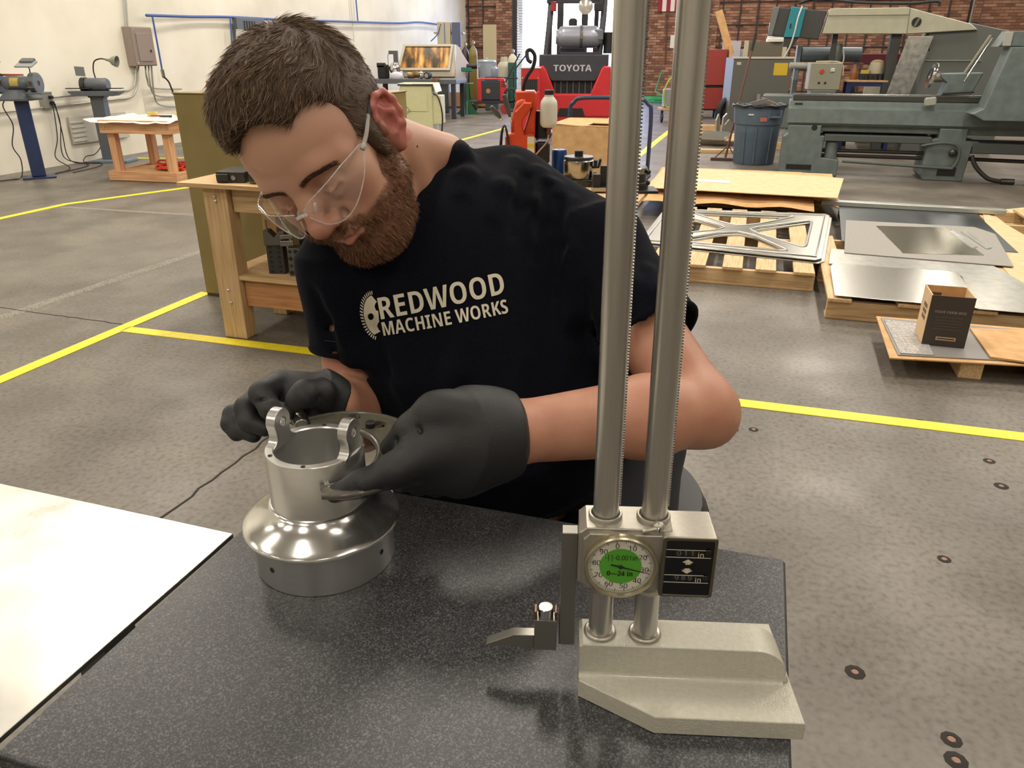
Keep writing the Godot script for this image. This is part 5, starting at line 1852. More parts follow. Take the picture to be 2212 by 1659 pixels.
	var bp = thing("breaker_panel", "taupe breaker panel mounted on the white wall above conduits", "breaker panel", pz)
	var taupe = pm("8b7d74", 0.45)
	part(bp, "box", nb().box(Vector3.ZERO, Vector3(0.14, ph, pw), 0.008), taupe)
	part(bp, "cover", nb().box(Vector3(0.075, 0, 0), Vector3(0.02, ph * 0.96, pw * 0.94), 0.008), taupe)
	var dr = part(bp, "door", nb().box(Vector3(0.09, -0.01, 0.0), Vector3(0.016, ph * 0.72, pw * 0.62), 0.006), taupe)
	part(dr, "latch", nb().box(Vector3(0.1, -0.06, -pw * 0.24), Vector3(0.01, 0.035, 0.03), 0.002), M.black)
	for q in [-1, 1]:
		part(bp, "cover_screw", nb().ball(Vector3(0.088, q * ph * 0.42, pw * 0.4), Vector3.ONE * 0.009, 8, 6), M.chrome)
	var ob = thing("outlet_box", "small grey outlet box on the white wall with plugged cords", "outlet", Vector3(-9.06, 0.841, -8.4066))
	part(ob, "box", nb().box(Vector3.ZERO, Vector3(0.08, 0.2, 0.16), 0.008), pm("8f918c", 0.4, 0.4))
	for q in [0.04, -0.03]:
		part(ob, "plug", nb().box(Vector3(0.06, q, -0.03), Vector3(0.05, 0.04, 0.05), 0.008), M.black)
	var cords = [["first black cord hanging from the outlet box to the floor", [Vector3(-9, 0.812, -8.4296), Vector3(-9, 0.6497, -8.4267), Vector3(-9, 0.3582, -8.3864), Vector3(-8.95, 0.1366, -8.2428), Vector3(-8.7, 0.01, -8.2), Vector3(-8.5, 0.01, -7.7)]],
		["second black cord hanging in a slack bow from the outlet box", [Vector3(-9, 0.8103, -8.459), Vector3(-9, 0.5568, -8.4903), Vector3(-9, 0.2358, -8.4117), Vector3(-9, 0.0777, -8.4664), Vector3(-8.8, 0.01, -8.6), Vector3(-8.6, 0.01, -8.3), Vector3(-8.5, 0.01, -7.75)]],
		["third black cord from the outlet box trailing towards the grey grinder", [Vector3(-9, 0.7977, -8.4777), Vector3(-9, 0.4384, -8.4862), Vector3(-9, 0.1368, -8.4836), Vector3(-8.98, 0.0203, -8.5886), Vector3(-8.75, 0.01, -8.75), Vector3(-8.5, 0.01, -8.5), Vector3(-8.35, 0.01, -7.9)]],
		["black cord dropping from the blue post grinder down to the floor", [Vector3(-8.6, 1.0, -7.6), Vector3(-8.8, 0.85, -7.529), Vector3(-8.8, 0.6046, -7.5965), Vector3(-8.8, 0.3661, -7.5176), Vector3(-8.75, 0.199, -7.5416), Vector3(-8.7, 0.01, -7.45), Vector3(-8.6, 0.01, -7.2), Vector3(-8.9, 0.01, -6.6)]],
		["thin black cord curling from the gray louvre panel to the floor", [Vector3(-9, 0.3206, -9.1017), Vector3(-9, 0.1938, -9.1003), Vector3(-9, 0.0944, -8.9608), Vector3(-9, 0.0817, -8.7978), Vector3(-8.95, 0.0205, -8.6964), Vector3(-8.75, 0.01, -8.72)]]]
	for c in cords:
		one("power_cord", c[0], "cord", nb().tube(smooth(c[1], 6), 0.0065, 6), M.black_rubber, Vector3.ZERO, 0, "black cords")
	var blue = pm("3c5a9c", 0.45)
	one("air_hose", "blue air line running along the white wall above the person's head", "air line", nb().tube(smooth([Vector3(-9.36, 1.9519, -10.8962), Vector3(-9.42, 1.9723, -11.9959), Vector3(-9.42, 2.0056, -13.1412), Vector3(-9.42, 2.019, -14.9655), Vector3(-9.42, 2.0687, -17.7119), Vector3(-9.42, 2.1133, -20.2578), Vector3(-9.42, 2.1764, -21.6266), Vector3(-9.42, 2.1583, -23.0847)], 5), 0.022, 8), blue)
	var hp = thing("air_drop", "blue vertical air drop ending in a brass valve beside the breaker panel", "air line", Vector3.ZERO)
	part(hp, "pipe", nb().tube([Vector3(-9.36, 1.9436, -11.0263), Vector3(-9.36, 1.167, -11.0401)], 0.014, 8), blue)
	part(hp, "valve", nb().tube([Vector3(-9.34, 1.1676, -11.0165), Vector3(-9.34, 1.0423, -11.0263)], 0.028, 8), M.steel)
	part(hp, "hose", nb().tube(smooth([Vector3(-9.3, 1.0578, -10.9828), Vector3(-9.25, 0.9877, -11.0124), Vector3(-9.2, 0.8911, -10.9921), Vector3(-9.2, 0.7837, -11.0299)], 4), 0.014, 8), M.black_rubber)
	one("air_drop", "blue vertical air drop just above the dark wall rack", "air line", nb().tube([Vector3(-9.36, 2.0005, -13.0167), Vector3(-9.36, 1.558, -12.9647)], 0.014, 8), blue)
	one("air_drop", "blue vertical air pipe rising behind the person's head", "air line", nb().tube([Vector3(-9.42, 2.6363, -17.9928), Vector3(-9.42, 2.0879, -18.013)], 0.016, 8), blue)
	one("wall_conduit", "thin cream conduit on the wall behind the person's head", "conduit", nb().tube([Vector3(-9.44, 2.6245, -17.7801), Vector3(-9.44, 1.6442, -17.7888)], 0.014, 8), pm("cfc9bd"), Vector3.ZERO, 0, "wall conduits")
	var wr = thing("wall_rack", "dark grey tool rack on the white wall partly behind the hair", "rack", Vector3(-9.4, 1.7942, -13.6272))
	part(wr, "backboard", nb().box(Vector3.ZERO, Vector3(0.1, 0.42, 0.9), 0.01), grey)
	for q in 5:
		part(wr, "slot", nb().box(Vector3(0.05, 0.03, 0.22 - q * 0.08), Vector3(0.02, 0.26, 0.03), 0.004), M.black)
	var lv = thing("louvre_panel", "pale grey louvred panel leaning on the wall behind the timber table", "panel", Vector3(-9.05, 0.4366, -9.2041), 0)
	var lw = pm("b9b5ab", 0.6)
	part(lv, "panel", nb().box(Vector3.ZERO, Vector3(0.03, 0.36, 1.05), 0.004), lw)
	for q in 5:
		part(lv, "louvre", nb().box(Vector3(0.02, -0.14 + q * 0.06, 0.40), Vector3(0.02, 0.03, 0.24), 0.005), lw)
	build_timber_table()
	build_cabinet()
	build_bench()

func build_timber_table() -> void:
	var t = thing("timber_table", "small timber table with white paper top and orange cord on its shelf", "table", Vector3(-7.02, 0, -8.02), 4)
	var w = 0.86
	var d = 0.8
	for x in [-1, 1]:
		for z in [-1, 1]:
			var l = plank(t, "leg", Vector3(x * (w / 2 - 0.06), 0.36, z * (d / 2 - 0.07)), Vector3(0.09, 0.56, 0.09), M.fir)
	for z in [-1, 1]:
		plank(t, "top_rail", Vector3(0, 0.615, z * (d / 2)), Vector3(w + 0.08, 0.13, 0.04), M.fir)
		plank(t, "shelf_rail", Vector3(0, 0.06, z * (d / 2)), Vector3(w + 0.08, 0.11, 0.04), M.fir)
	for x in [-1, 1]:
		plank(t, "top_rail", Vector3(x * (w / 2 + 0.02), 0.615, 0), Vector3(0.04, 0.13, d), M.fir)
		plank(t, "shelf_rail", Vector3(x * (w / 2 + 0.02), 0.06, 0), Vector3(0.04, 0.11, d), M.fir)
	part(t, "shelf", nb().box(Vector3(0, 0.09, 0), Vector3(w, 0.018, d), 0.002), M.card)
	part(t, "tabletop", nb().box(Vector3(0, 0.689, 0), Vector3(w + 0.08, 0.018, d + 0.06), 0.002), M.fir)
	for p in [[-0.4, 0.615], [0.36, 0.62], [0.42, 0.60]]:
		part(t, "bolt_head", nb().ball(Vector3(p[0], p[1], d / 2 + 0.022), Vector3(0.01, 0.01, 0.005), 8, 6), M.chrome)
	var rng = RandomNumberGenerator.new()
	rng.seed = 9
	var rows = []
	for i in 9:
		var row = []
		for k in 13:
			var x = -0.62 + 1.16 * k / 12.0
			var z = -0.42 + 0.9 * i / 8.0
			var y = 0.702 + rng.randf() * 0.004
			if z > 0.43 or x < -0.50:
				y -= 0.02 + rng.randf() * 0.015
			if x < -0.55:
				y += 0.03
			row.append(Vector3(x, y, z))
		rows.append(row)
	var under = rows.map(func(r): return r.map(func(p): return p - Vector3(0, 0.003, 0)))
	one("paper_sheet", "rumpled white paper covering the small timber table", "paper", nb().sheet(rows, false, false, true).sheet(under), pm("dcd8cc", 0.8), t.position, 4)
	var top = Vector3(0, 0.709, 0)
	var put = func(o: Node3D, p: Vector3): o.position = t.position + Basis(Vector3.UP, deg_to_rad(4)) * (top + p)
	put.call(one("tape_roll", "yellow tape roll on the white papered timber table", "tape", nb().lathe(V2([0.04, 0, 0.06, 0, 0.06, 0.045, 0.04, 0.045, 0.04, 0]), 20), pm("c9bd6a")), Vector3(-0.12, 0, -0.12))
	var pl = thing("red_snips", "red handled snips on the white papered timber table", "tool", Vector3.ZERO, 15)
	for s in [-1, 1]:
		part(pl, "handle", nb().tube([Vector3(0, 0.01, 0), Vector3(-0.08, 0.01, s * 0.02), Vector3(-0.16, 0.01, s * 0.012)], 0.009, 6), pm("a8322b"))
	part(pl, "blade", nb().box(Vector3(0.05, 0.01, 0), Vector3(0.1, 0.012, 0.02), 0.004), M.dark_steel)
	put.call(pl, Vector3(0.08, 0, -0.06))
	var p2 = thing("black_pliers", "black pliers beside the red snips on the timber table", "tool", Vector3.ZERO, -10)
	for s in [-1, 1]:
		part(p2, "handle", nb().tube([Vector3(0, 0.01, 0), Vector3(-0.07, 0.01, s * 0.02), Vector3(-0.13, 0.01, s * 0.01)], 0.008, 6), M.black)
	part(p2, "jaw", nb().box(Vector3(0.03, 0.01, 0), Vector3(0.07, 0.014, 0.022), 0.004), M.dark_steel)
	put.call(p2, Vector3(0.22, 0, 0.06))
	put.call(one("yellow_rag", "crumpled yellow rag at the far side of the timber table", "rag", nb().ball(Vector3(0, 0.018, 0), Vector3(0.11, 0.02, 0.05), 14, 8), pm("cdbf3e", 0.9)), Vector3(0.24, 0.0, -0.2))
	var cord = []
	for k in 150:
		var a = k * 0.62
		var r = 0.10 + 0.07 * sin(k * 1.7)
		cord.append(Vector3(cos(a) * r * 1.6, 0.015 + 0.10 * k / 150.0 * (0.6 + 0.4 * sin(k * 0.9)), sin(a) * r))
	put.call(one("extension_cord", "tangled orange extension cord heaped on the timber table's lower shelf", "cord", nb().tube(smooth(cord, 2), 0.009, 5), pm("d1482a", 0.5)), Vector3(0.2, -0.610, 0.05))

func build_cabinet() -> void:
	var tan_m = mottled([hexc("8a7a4c"), hexc("8f7f50"), hexc("948455")], 0.01, Vector3.ONE, 0.45)
	var c = thing("storage_cabinet", "tall olive tan steel cabinet standing behind the pine bench", "cabinet", Vector3(-2.67, 0, -4.21))
	part(c, "body", nb().box(Vector3(0, 0.615, 0), Vector3(1.2, 1.2, 0.6), 0.006), tan_m)
	part(c, "plinth", nb().box(Vector3(0, 0.0075, 0), Vector3(1.19, 0.015, 0.59), 0.001), pm("4a4330"))
	part(c, "top_lip", nb().box(Vector3(0, 1.2175, 0), Vector3(1.212, 0.008, 0.612), 0.002), tan_m)
	var cr = thing("timber_tray", "shallow orange timber tray on top of the tan cabinet", "tray", Vector3(-2.73, 1.2215, -4.21))
	for z in [-1, 1]:
		plank(cr, "board", Vector3(0, 0.03, z * 0.19), Vector3(0.76, 0.06, 0.02), M.pine_red)
	for x in [-1, 1]:
		plank(cr, "board", Vector3(x * 0.37, 0.03, 0), Vector3(0.02, 0.06, 0.36), M.pine_red)
	part(cr, "bottom", nb().box(Vector3(0, 0.006, 0), Vector3(0.72, 0.012, 0.36), 0.001), M.pine)
	var lid = part(cr, "lid", nb().box(Vector3(0, 0.0615, 0), Vector3(0.72, 0.004, 0.36), 0.001), M.pine)
	var rows = []
	var prof = V2([0.24, 0.004, 0.17, 0.006, 0.10, 0.012, 0.05, 0.04, 0.01, 0.12, -0.02, 0.20, -0.05, 0.27])
	for e in prof:
		rows.append([Vector3(-0.29 + 0.10 * (0.25 - e.x), e.y, e.x * 0.5), Vector3(-0.02 + 0.10 * (0.25 - e.x), e.y + 0.004, e.x * 0.5)])
	var back = rows.map(func(r): return r.map(func(p): return p + Vector3(0, -0.0025, -0.0025)))
	one("paper_sheet", "white paper sheet curling up on the tan cabinet behind the hair", "paper", nb().sheet(rows).sheet(back, false, false, true), pm("e2dfd8", 0.8), Vector3(-2.72, 1.2855, -4.16))
	var bl = nb()
	var sc = Sculpt.new()
	for q in [[-0.05, 0.04, 0, 0.055], [0.02, 0.07, 0.01, 0.05], [-0.02, 0.10, -0.03, 0.045], [0.05, 0.11, -0.02, 0.045], [-0.09, 0.045, 0.03, 0.04], [0.06, 0.05, 0.0, 0.045]]:
		sc.ell(Vector3(q[0], q[1], q[2]), Vector3(q[3] * 1.2, q[3] * 0.8, q[3]), 0.012, 1, Basis(Vector3(0.3, 0.8, 0.5).normalized(), q[0] * 30.0))
	for q in 6:
		sc.cap(Vector3(-0.1 + q * 0.035, 0.02, 0.05), Vector3(-0.06 + q * 0.035, 0.13, 0.03), 0.004, 0.004, 0.012, -1)
	sc.ell(Vector3(0, -0.195, 0), Vector3(0.4, 0.2, 0.4), 0.004, -1)
	sc.mesh_into(bl, Vector3(-0.18, -0.02, -0.12), Vector3(0.18, 0.2, 0.14), 0.008)
	one("black_cloth", "crumpled black cloth heap on the tan cabinet's timber tray", "cloth", bl, pm("1c1d20", 0.85), Vector3(-2.99, 1.281, -4.25))
	one("green_box", "small dark green box standing behind the black cloth", "box", nb().box(Vector3(0, 0.10, 0), Vector3(0.06, 0.20, 0.05), 0.004), pm("2d5a3c"), Vector3(-2.98, 1.2855, -4.35))
	var mb = thing("machine_head", "grey machine casting on the cabinet just behind the curling paper", "machine", Vector3(-2.66, 1.2855, -4.32))
	part(mb, "casting", nb().box(Vector3(0.03, 0.09, 0), Vector3(0.26, 0.18, 0.1), 0.012), M.mgrey)
	part(mb, "column", nb().box(Vector3(0.02, 0.23, 0), Vector3(0.09, 0.10, 0.07), 0.008), M.mgrey)

func build_bench() -> void:
	var x0 = -2.69
	var x1 = -0.52
	var zf = -3.29
	var zb = -3.84
	var t = thing("pine_bench", "pine workbench with bolted legs and lower shelf behind the person", "workbench", Vector3(x0, 0, zf))
	var L: float = x1 - x0
	var D = 0.52
	for x in [0.09, L * 0.5, L - 0.14]:
		for z in [-0.045, -D + 0.045]:
			plank(t, "leg", Vector3(x, 0.405, z), Vector3(0.14 if z > -0.1 else 0.09, 0.81, 0.09), M.pine)
	part(t, "tabletop", nb().box(Vector3(L / 2 - 0.02, 0.8225, -D / 2 + 0.02), Vector3(L + 0.14, 0.022, D + 0.06), 0.002), M.pine)
	for z in [-0.055, -D + 0.055]:
		plank(t, "apron", Vector3(L / 2, 0.745, z), Vector3(L - 0.33, 0.125, 0.04), M.pine)
		plank(t, "shelf_rail", Vector3(L / 2, 0.255, z), Vector3(L - 0.33, 0.15, 0.04), M.pine_red)
	for x in [0.02, L - 0.02]:
		plank(t, "end_apron", Vector3(x, 0.745, -D / 2), Vector3(0.035, 0.125, D - 0.2), M.pine)
	part(t, "shelf", nb().box(Vector3(L / 2, 0.3415, -D / 2), Vector3(L - 0.04, 0.023, D - 0.01), 0.002), M.pine)
	for p in [[0.06, 0.765], [0.06, 0.74], [0.055, 0.27], [0.06, 0.20]]:
		part(t, "bolt_head", nb().ball(Vector3(p[0] + 0.03, p[1], 0.003), Vector3(0.010, 0.010, 0.005), 10, 6), M.chrome)
	var dk = mottled([hexc("3a3935"), hexc("4b4a45")], 0.04, Vector3.ONE * 4.0, 0.4, 0.5)
	var gb = mottled([hexc("6b6963"), hexc("7d7b74")], 0.04, Vector3.ONE * 4.0, 0.32, 0.8)
	# on top
	var ty = 0.8335
	var bars = [["black stepped vise jaw at the pine bench's near corner", Vector3(-2.52, ty, -3.40), 0.15, 0.055, 0.20, 12], ["long grey steel bar lying behind on the pine bench", Vector3(-2.33, ty, -3.55), 0.34, 0.08, 0.10, 14], ["grey steel block with milled face at the bench edge", Vector3(-2.30, ty, -3.38), 0.22, 0.07, 0.10, 14]]
	for b in bars:
		var o = thing("steel_block", b[0], "steel block", b[1], b[5], "steel blocks on the bench top")
		part(o, "body", nb().box(Vector3(0, b[3] / 2, 0), Vector3(b[2], b[3], b[4]), 0.004), gb if b[2] > 0.2 else dk)
		part(o, "step", nb().box(Vector3(-b[2] * 0.25, b[3] * 0.5, b[4] / 2 + 0.008), Vector3(b[2] * 0.4, b[3] * 0.6, 0.018), 0.003), dk)
		part(o, "clamp_bolt", nb().at(Transform3D(Basis(Vector3.RIGHT, PI / 2), Vector3(b[2] * 0.12, b[3] * 0.5, b[4] / 2))).cyl(0.012, 0.012, 12), M.chrome)
	# on the shelf
	var sy = 0.353
	var block = func(label: String, p: Vector3, s: Vector3, nx: int, ny: int, turn: float, m: Material):
		var o = thing("setup_block", label, "setup block", p, turn, "drilled setup blocks on the bench shelf")
		part(o, "block", nb().box(Vector3(0, s.y / 2, 0), s, 0.002), m)
		var hb = nb()
		for i in nx:
			for j in ny:
				var r: float = minf(s.x / nx, s.y / ny) * (0.36 if (i + j) % 2 == 0 else 0.26)
				part(o, "drilled_hole", nb().at(Transform3D(Basis(Vector3.RIGHT, PI / 2), Vector3((i + 0.5) * s.x / nx - s.x / 2, (j + 0.5) * s.y / ny, s.z / 2 - 0.0006))).lathe(V2([r * 1.12, 0.0008, r, 0.0012, r * 0.9, 0.0008, 0, 0.0007]), 10), M.black)
	block.call("dark drilled setup block nearest the bench leg, the tallest with two rows of bright holes", Vector3(-2.365, sy, -3.42), Vector3(0.09, 0.155, 0.06), 2, 6, 14, dk)
	block.call("drilled setup block with three columns of round holes on the bench shelf", Vector3(-2.235, sy, -3.42), Vector3(0.09, 0.15, 0.08), 3, 4, 14, gb)
	block.call("small drilled setup block low in front of the slotted angle plate", Vector3(-2.10, sy, -3.405), Vector3(0.10, 0.105, 0.06), 5, 5, 14, gb)
	block.call("drilled setup block set farther back on the bench shelf", Vector3(-2.10, sy + 0.0, -3.56), Vector3(0.10, 0.20, 0.08), 5, 4, 14, gb)
	block.call("plain dark setup block lying behind the drilled ones", Vector3(-2.22, sy, -3.56), Vector3(0.13, 0.19, 0.10), 2, 1, 14, dk)
	var ap = thing("angle_plate", "large grey slotted cast iron angle plate on the bench shelf", "angle plate", Vector3(-1.88, sy, -3.47), 14)
	var holes = []
	for c in 3:
		for r in 2:
			holes.append(rrect(0.024, 0.095, 0.0118, Vector2(-0.10 + c * 0.05, 0.215 - r * 0.15)))
	holes.append(rrect(0.10, 0.022, 0.0108, Vector2(-0.05, 0.138)))
	part(ap, "slotted_face", nb().prism(rrect(0.30, 0.29, 0.006, Vector2(0, 0.145)), 0.06, 0.09, 0.002, holes), dk)
	part(ap, "back_box", nb().box(Vector3(0.0, 0.145, -0.02), Vector3(0.30, 0.29, 0.15), 0.004), M.black)
	part(ap, "top_rib", nb().box(Vector3(0.02, 0.285, -0.01), Vector3(0.26, 0.02, 0.13), 0.004), gb)
	var vb = nb()
	for i in 2:
		var o = thing("v_block", ["worn steel V block with two upright studs beside the bench leg", "second steel V block leaning behind the first on the shelf"][i], "V block", Vector3(-2.36 + i * 0.13, sy + (0.155 if i == 0 else 0.19), -3.42 - i * 0.13), 20 + i * 30, "V blocks on the bench shelf")
		part(o, "block", nb().prism([Vector2(-0.055, 0), Vector2(0.055, 0), Vector2(0.055, 0.075), Vector2(0.03, 0.075), Vector2(0, 0.042), Vector2(-0.03, 0.075), Vector2(-0.055, 0.075)], -0.04, 0.04, 0.003), gb)
		for s in [-1, 1]:
			part(o, "stud", nb().rod(Vector3(s * 0.043, 0.07, 0), Vector3(s * 0.043, 0.125, 0), 0.006, 8), M.steel)
	var ck = thing("toolmaker_clamp", "small shiny toolmaker clamp on top of the setup blocks", "clamp", Vector3(-2.28, sy + 0.155, -3.395), 30)
	part(ck, "jaw", nb().box(Vector3(0, 0.015, 0), Vector3(0.07, 0.03, 0.02), 0.004), M.steel)
	part(ck, "jaw", nb().box(Vector3(0, 0.05, 0), Vector3(0.07, 0.025, 0.02), 0.004), M.steel)
	part(ck, "screw", nb().rod(Vector3(0.02, 0.0, 0), Vector3(0.02, 0.085, 0), 0.005, 8), M.chrome)
	# cream door panel standing behind the bench
	var cd = thing("door_leaf", "cream panelled door leaf leaning behind the pine bench", "door", Vector3(-1.78, 0, -3.87), 0)
	var cream = pm("cfc8b2", 0.5)
	part(cd, "leaf", nb().box(Vector3(0, 0.40, 0), Vector3(0.5, 0.80, 0.03), 0.004), cream)
	part(cd, "moulding", nb().prism(rrect(0.36, 0.66, 0.01, Vector2(0, 0.40)), 0.014, 0.022, 0.003, [rrect(0.30, 0.60, 0.01, Vector2(0, 0.40))]), cream)


func build_centre() -> void:
	build_forklift()
	build_welding()
	build_drill_cart()

func build_forklift() -> void:
	var s = 0.00823
	var base = Vector3(-3.3028, 1.3817, -14.3825)
	base.y = 0
	var f = thing("forklift", "red forklift with black counterweight and strapped gas tank parked in the bright doorway", "forklift", base, 14)
	var red = mottled([hexc("b3262c"), hexc("c02e33")], 0.02, Vector3.ONE, 0.35)
	var blk = mottled([hexc("2b2c33"), hexc("33343c")], 0.02, Vector3.ONE, 0.5)
	var P = func(a: Array) -> Array:
		var o = []
		for k in range(0, a.size(), 2):
			o.append(Vector2((a[k] - 1240) * s, 1.385 - (a[k + 1] - 118) * s))
		return o
	part(f, "counterweight", nb().prism(P.call([1165, 118, 1315, 118, 1315, 140, 1306, 143, 1288, 172, 1192, 172, 1174, 143, 1165, 140]), -0.6, 0.02, 0.02), blk)
	part(f, "red_body", nb().prism(P.call([1160, 142, 1174, 140, 1180, 146, 1202, 197, 1278, 197, 1300, 146, 1306, 140, 1320, 142, 1324, 246, 1156, 246]), -0.62, 0.06, 0.03), red)
	part(f, "lower_body", nb().prism(P.call([1158, 244, 1322, 244, 1310, 272, 1170, 272]), -0.6, 0.05, 0.02), red)
	var gr = part(f, "grille", nb().box(Vector3(0, 1.385 - 66 * s, -0.12), Vector3(1.0, 0.24, 0.08), 0.005), M.black)
	for k in 7:
		part(gr, "grille_bar", nb().box(Vector3(-0.33 + k * 0.11, 1.385 - 66 * s, -0.05), Vector3(0.02, 0.22, 0.04), 0.004), pm("55565c"))
	part(f, "tow_recess", nb().prism(P.call([1211, 227, 1262, 227, 1268, 244, 1206, 244]), 0.055, 0.065, 0.0), M.black)
	part(f, "lettering", nb().pos(Vector3(-0.02, 1.385 - 27.5 * s, 0.021)).text("TOYOTA", 0.105, 0.01, "Droid Sans", true, 1.22), pm("aeb0b8"))
	part(f, "chassis", nb().box(Vector3(0, 0.62, -1.5), Vector3(1.15, 0.8, 1.9), 0.03), red)
	for q in [[-0.5, -0.45], [0.5, -0.45], [-0.52, -2.2], [0.52, -2.2]]:
		part(f, "wheel", nb().at(Transform3D(Basis(Vector3.BACK, PI / 2), Vector3(q[0] + 0.11, 0.24, q[1]))).cyl(0.24, 0.22, 24, 0.03), M.black_rubber)
	# gas tank lying across the counterweight
	var ty: float = 1.385 + 35 * s
	var tk = part(f, "gas_tank", nb().at(Transform3D(Basis(Vector3.BACK, PI / 2), Vector3(0.50, ty, -0.28))).lathe(V2([0, 0, 0.10, 0, 0.13, 0.02, 0.135, 0.05, 0.15, 0.06, 0.18, 0.12, 0.185, 0.20, 0.185, 0.68, 0.17, 0.74, 0.12, 0.79, 0.12, 0.83, 0, 0.83]), 32), pm("8d909c", 0.35, 0.4))
	part(tk, "strap", nb().at(Transform3D(Basis(Vector3.BACK, PI / 2), Vector3(0.15, ty, -0.28))).lathe(V2([0.187, 0, 0.191, 0.004, 0.191, 0.05, 0.187, 0.054]), 32), pm("5c5f6a", 0.4, 0.5))
	part(tk, "buckle", nb().box(Vector3(0.125, ty + 0.02, -0.085), Vector3(0.05, 0.12, 0.02), 0.006), M.steel)
	part(tk, "valve_guard", nb().box(Vector3(0.43, ty + 0.03, -0.2), Vector3(0.16, 0.16, 0.16), 0.01), pm("6b6e78", 0.4, 0.4))
	part(f, "tank_cradle", nb().box(Vector3(0.1, 1.40, -0.28), Vector3(0.7, 0.05, 0.24), 0.01), blk)
	# overhead guard
	for q in [[-0.50, -0.35], [0.46, -0.35]]:
		part(f, "guard_post", nb().tube(smooth([Vector3(q[0], 1.36, q[1]), Vector3(q[0] + 0.05, 1.9, q[1] - 0.1), Vector3(q[0] + 0.08, 2.35, q[1] - 0.3)], 4), 0.055, 8), blk)
	for q in [-0.46, 0.46]:
		part(f, "guard_post", nb().tube([Vector3(q, 1.0, -2.3), Vector3(q, 2.4, -1.9)], 0.045, 8), blk)
		part(f, "guard_rail", nb().box(Vector3(q * 0.95, 2.38, -1.15), Vector3(0.08, 0.07, 1.7), 0.01), blk)
		part(f, "mast", nb().box(Vector3(q * 0.55, 1.5, -2.75), Vector3(0.13, 2.8, 0.14), 0.01), blk)
	for k in 6:
		part(f, "guard_bar", nb().box(Vector3(0, 2.38, -0.35 - k * 0.3), Vector3(0.9, 0.05, 0.05), 0.008), blk)
	part(f, "rear_bar", nb().box(Vector3(0, 2.27, -0.55), Vector3(1.02, 0.09, 0.09), 0.01), blk)
	part(f, "seat", nb().box(Vector3(-0.02, 1.75, -0.95), Vector3(0.16, 0.5, 0.12), 0.05), blk)
	part(f, "seat_cushion", nb().box(Vector3(-0.02, 1.45, -1.1), Vector3(0.5, 0.14, 0.5), 0.04), blk)
	part(f, "rear_mirror", nb().at(Transform3D(Basis(Vector3.RIGHT, PI / 2), Vector3(0.19, 2.17, -0.46))).lathe(V2([0, 0, 0.09, 0.01, 0.125, 0.035, 0.13, 0.04, 0.1, 0.05, 0, 0.06]), 24), pm("c9c6bd", 0.15, 0.5))
	part(f, "tail_lamp", nb().box(Vector3(-0.38, 2.17, -0.42), Vector3(0.10, 0.16, 0.08), 0.01), pm("8e2a2a", 0.3))
	part(f, "beacon", nb().box(Vector3(0.42, 2.16, -0.42), Vector3(0.16, 0.14, 0.1), 0.02), M.black)
	part(f, "exhaust_stack", nb().rod(Vector3(0.62, 1.4, -0.35), Vector3(0.62, 1.75, -0.35), 0.09, 14), M.black)
	# louvred red pod standing at the forklift's side
	var pb = Vector3(-3.8276, 1.1754, -13.4392)
	var py: float = pb.y
	pb.y = 0
	var pod = thing("red_power_unit", "red cabinet with black louvred vent beside the forklift", "power unit", pb, 17)
	part(pod, "cabinet", nb().box(Vector3(0, py * 0.5 + 0.05, -0.2), Vector3(0.33, py - 0.1, 0.5), 0.015), red)
	part(pod, "top_cap", nb().box(Vector3(0, py, -0.2), Vector3(0.35, 0.02, 0.52), 0.006), pm("b9a8a8", 0.4))
	var vt = part(pod, "vent", nb().box(Vector3(-0.01, py - 0.27, 0.052), Vector3(0.24, 0.19, 0.01), 0.002), M.black)
	for k in 6:
		part(vt, "vent_slat", nb().box(Vector3(-0.11 + k * 0.04, py - 0.27, 0.058), Vector3(0.012, 0.17, 0.01), 0.002), pm("2c2c36"))
	for q in [[-1, -1], [1, -1], [-1, 1], [1, 1]]:
		part(pod, "vent_screw", nb().ball(Vector3(-0.01 + q[0] * 0.13, py - 0.27 + q[1] * 0.11, 0.052), Vector3.ONE * 0.011, 8, 6), M.chrome)
	for q in [-0.13, 0.13]:
		part(pod, "foot", nb().box(Vector3(q, 0.05, -0.2), Vector3(0.05, 0.1, 0.45), 0.005), M.black)

func gas_cylinder(label: String, p: Vector3, r: float, h: float, c: Color, cap_c: Color, valve := true) -> Node3D:
	var t = thing("gas_cylinder", label, "gas cylinder", Vector3(p.x, 0, p.z), 0, "gas cylinders by the brick wall")
	part(t, "bottle", nb().lathe([Vector2(0, 0), Vector2(r * 0.95, 0), Vector2(r, 0.02), Vector2(r, h * 0.80)], 24), plain(c, 0.4))
	part(t, "shoulder", nb().pos(Vector3(0, h * 0.80, 0)).lathe([Vector2(r, 0), Vector2(r * 0.95, h * 0.05), Vector2(r * 0.75, h * 0.10), Vector2(r * 0.35, h * 0.135), Vector2(r * 0.3, h * 0.15), Vector2(0, h * 0.15)], 24), plain(cap_c, 0.4))
	if valve:
		part(t, "valve", nb().pos(Vector3(0, h * 0.95, 0)).cyl(r * 0.22, h * 0.08, 10), pm("9a8a5a", 0.4, 0.6))
		part(t, "regulator", nb().at(Transform3D(Basis(Vector3.RIGHT, PI / 2), Vector3(0.03, h * 0.99, 0.02))).cyl(r * 0.32, 0.05, 14), M.steel)
	return t

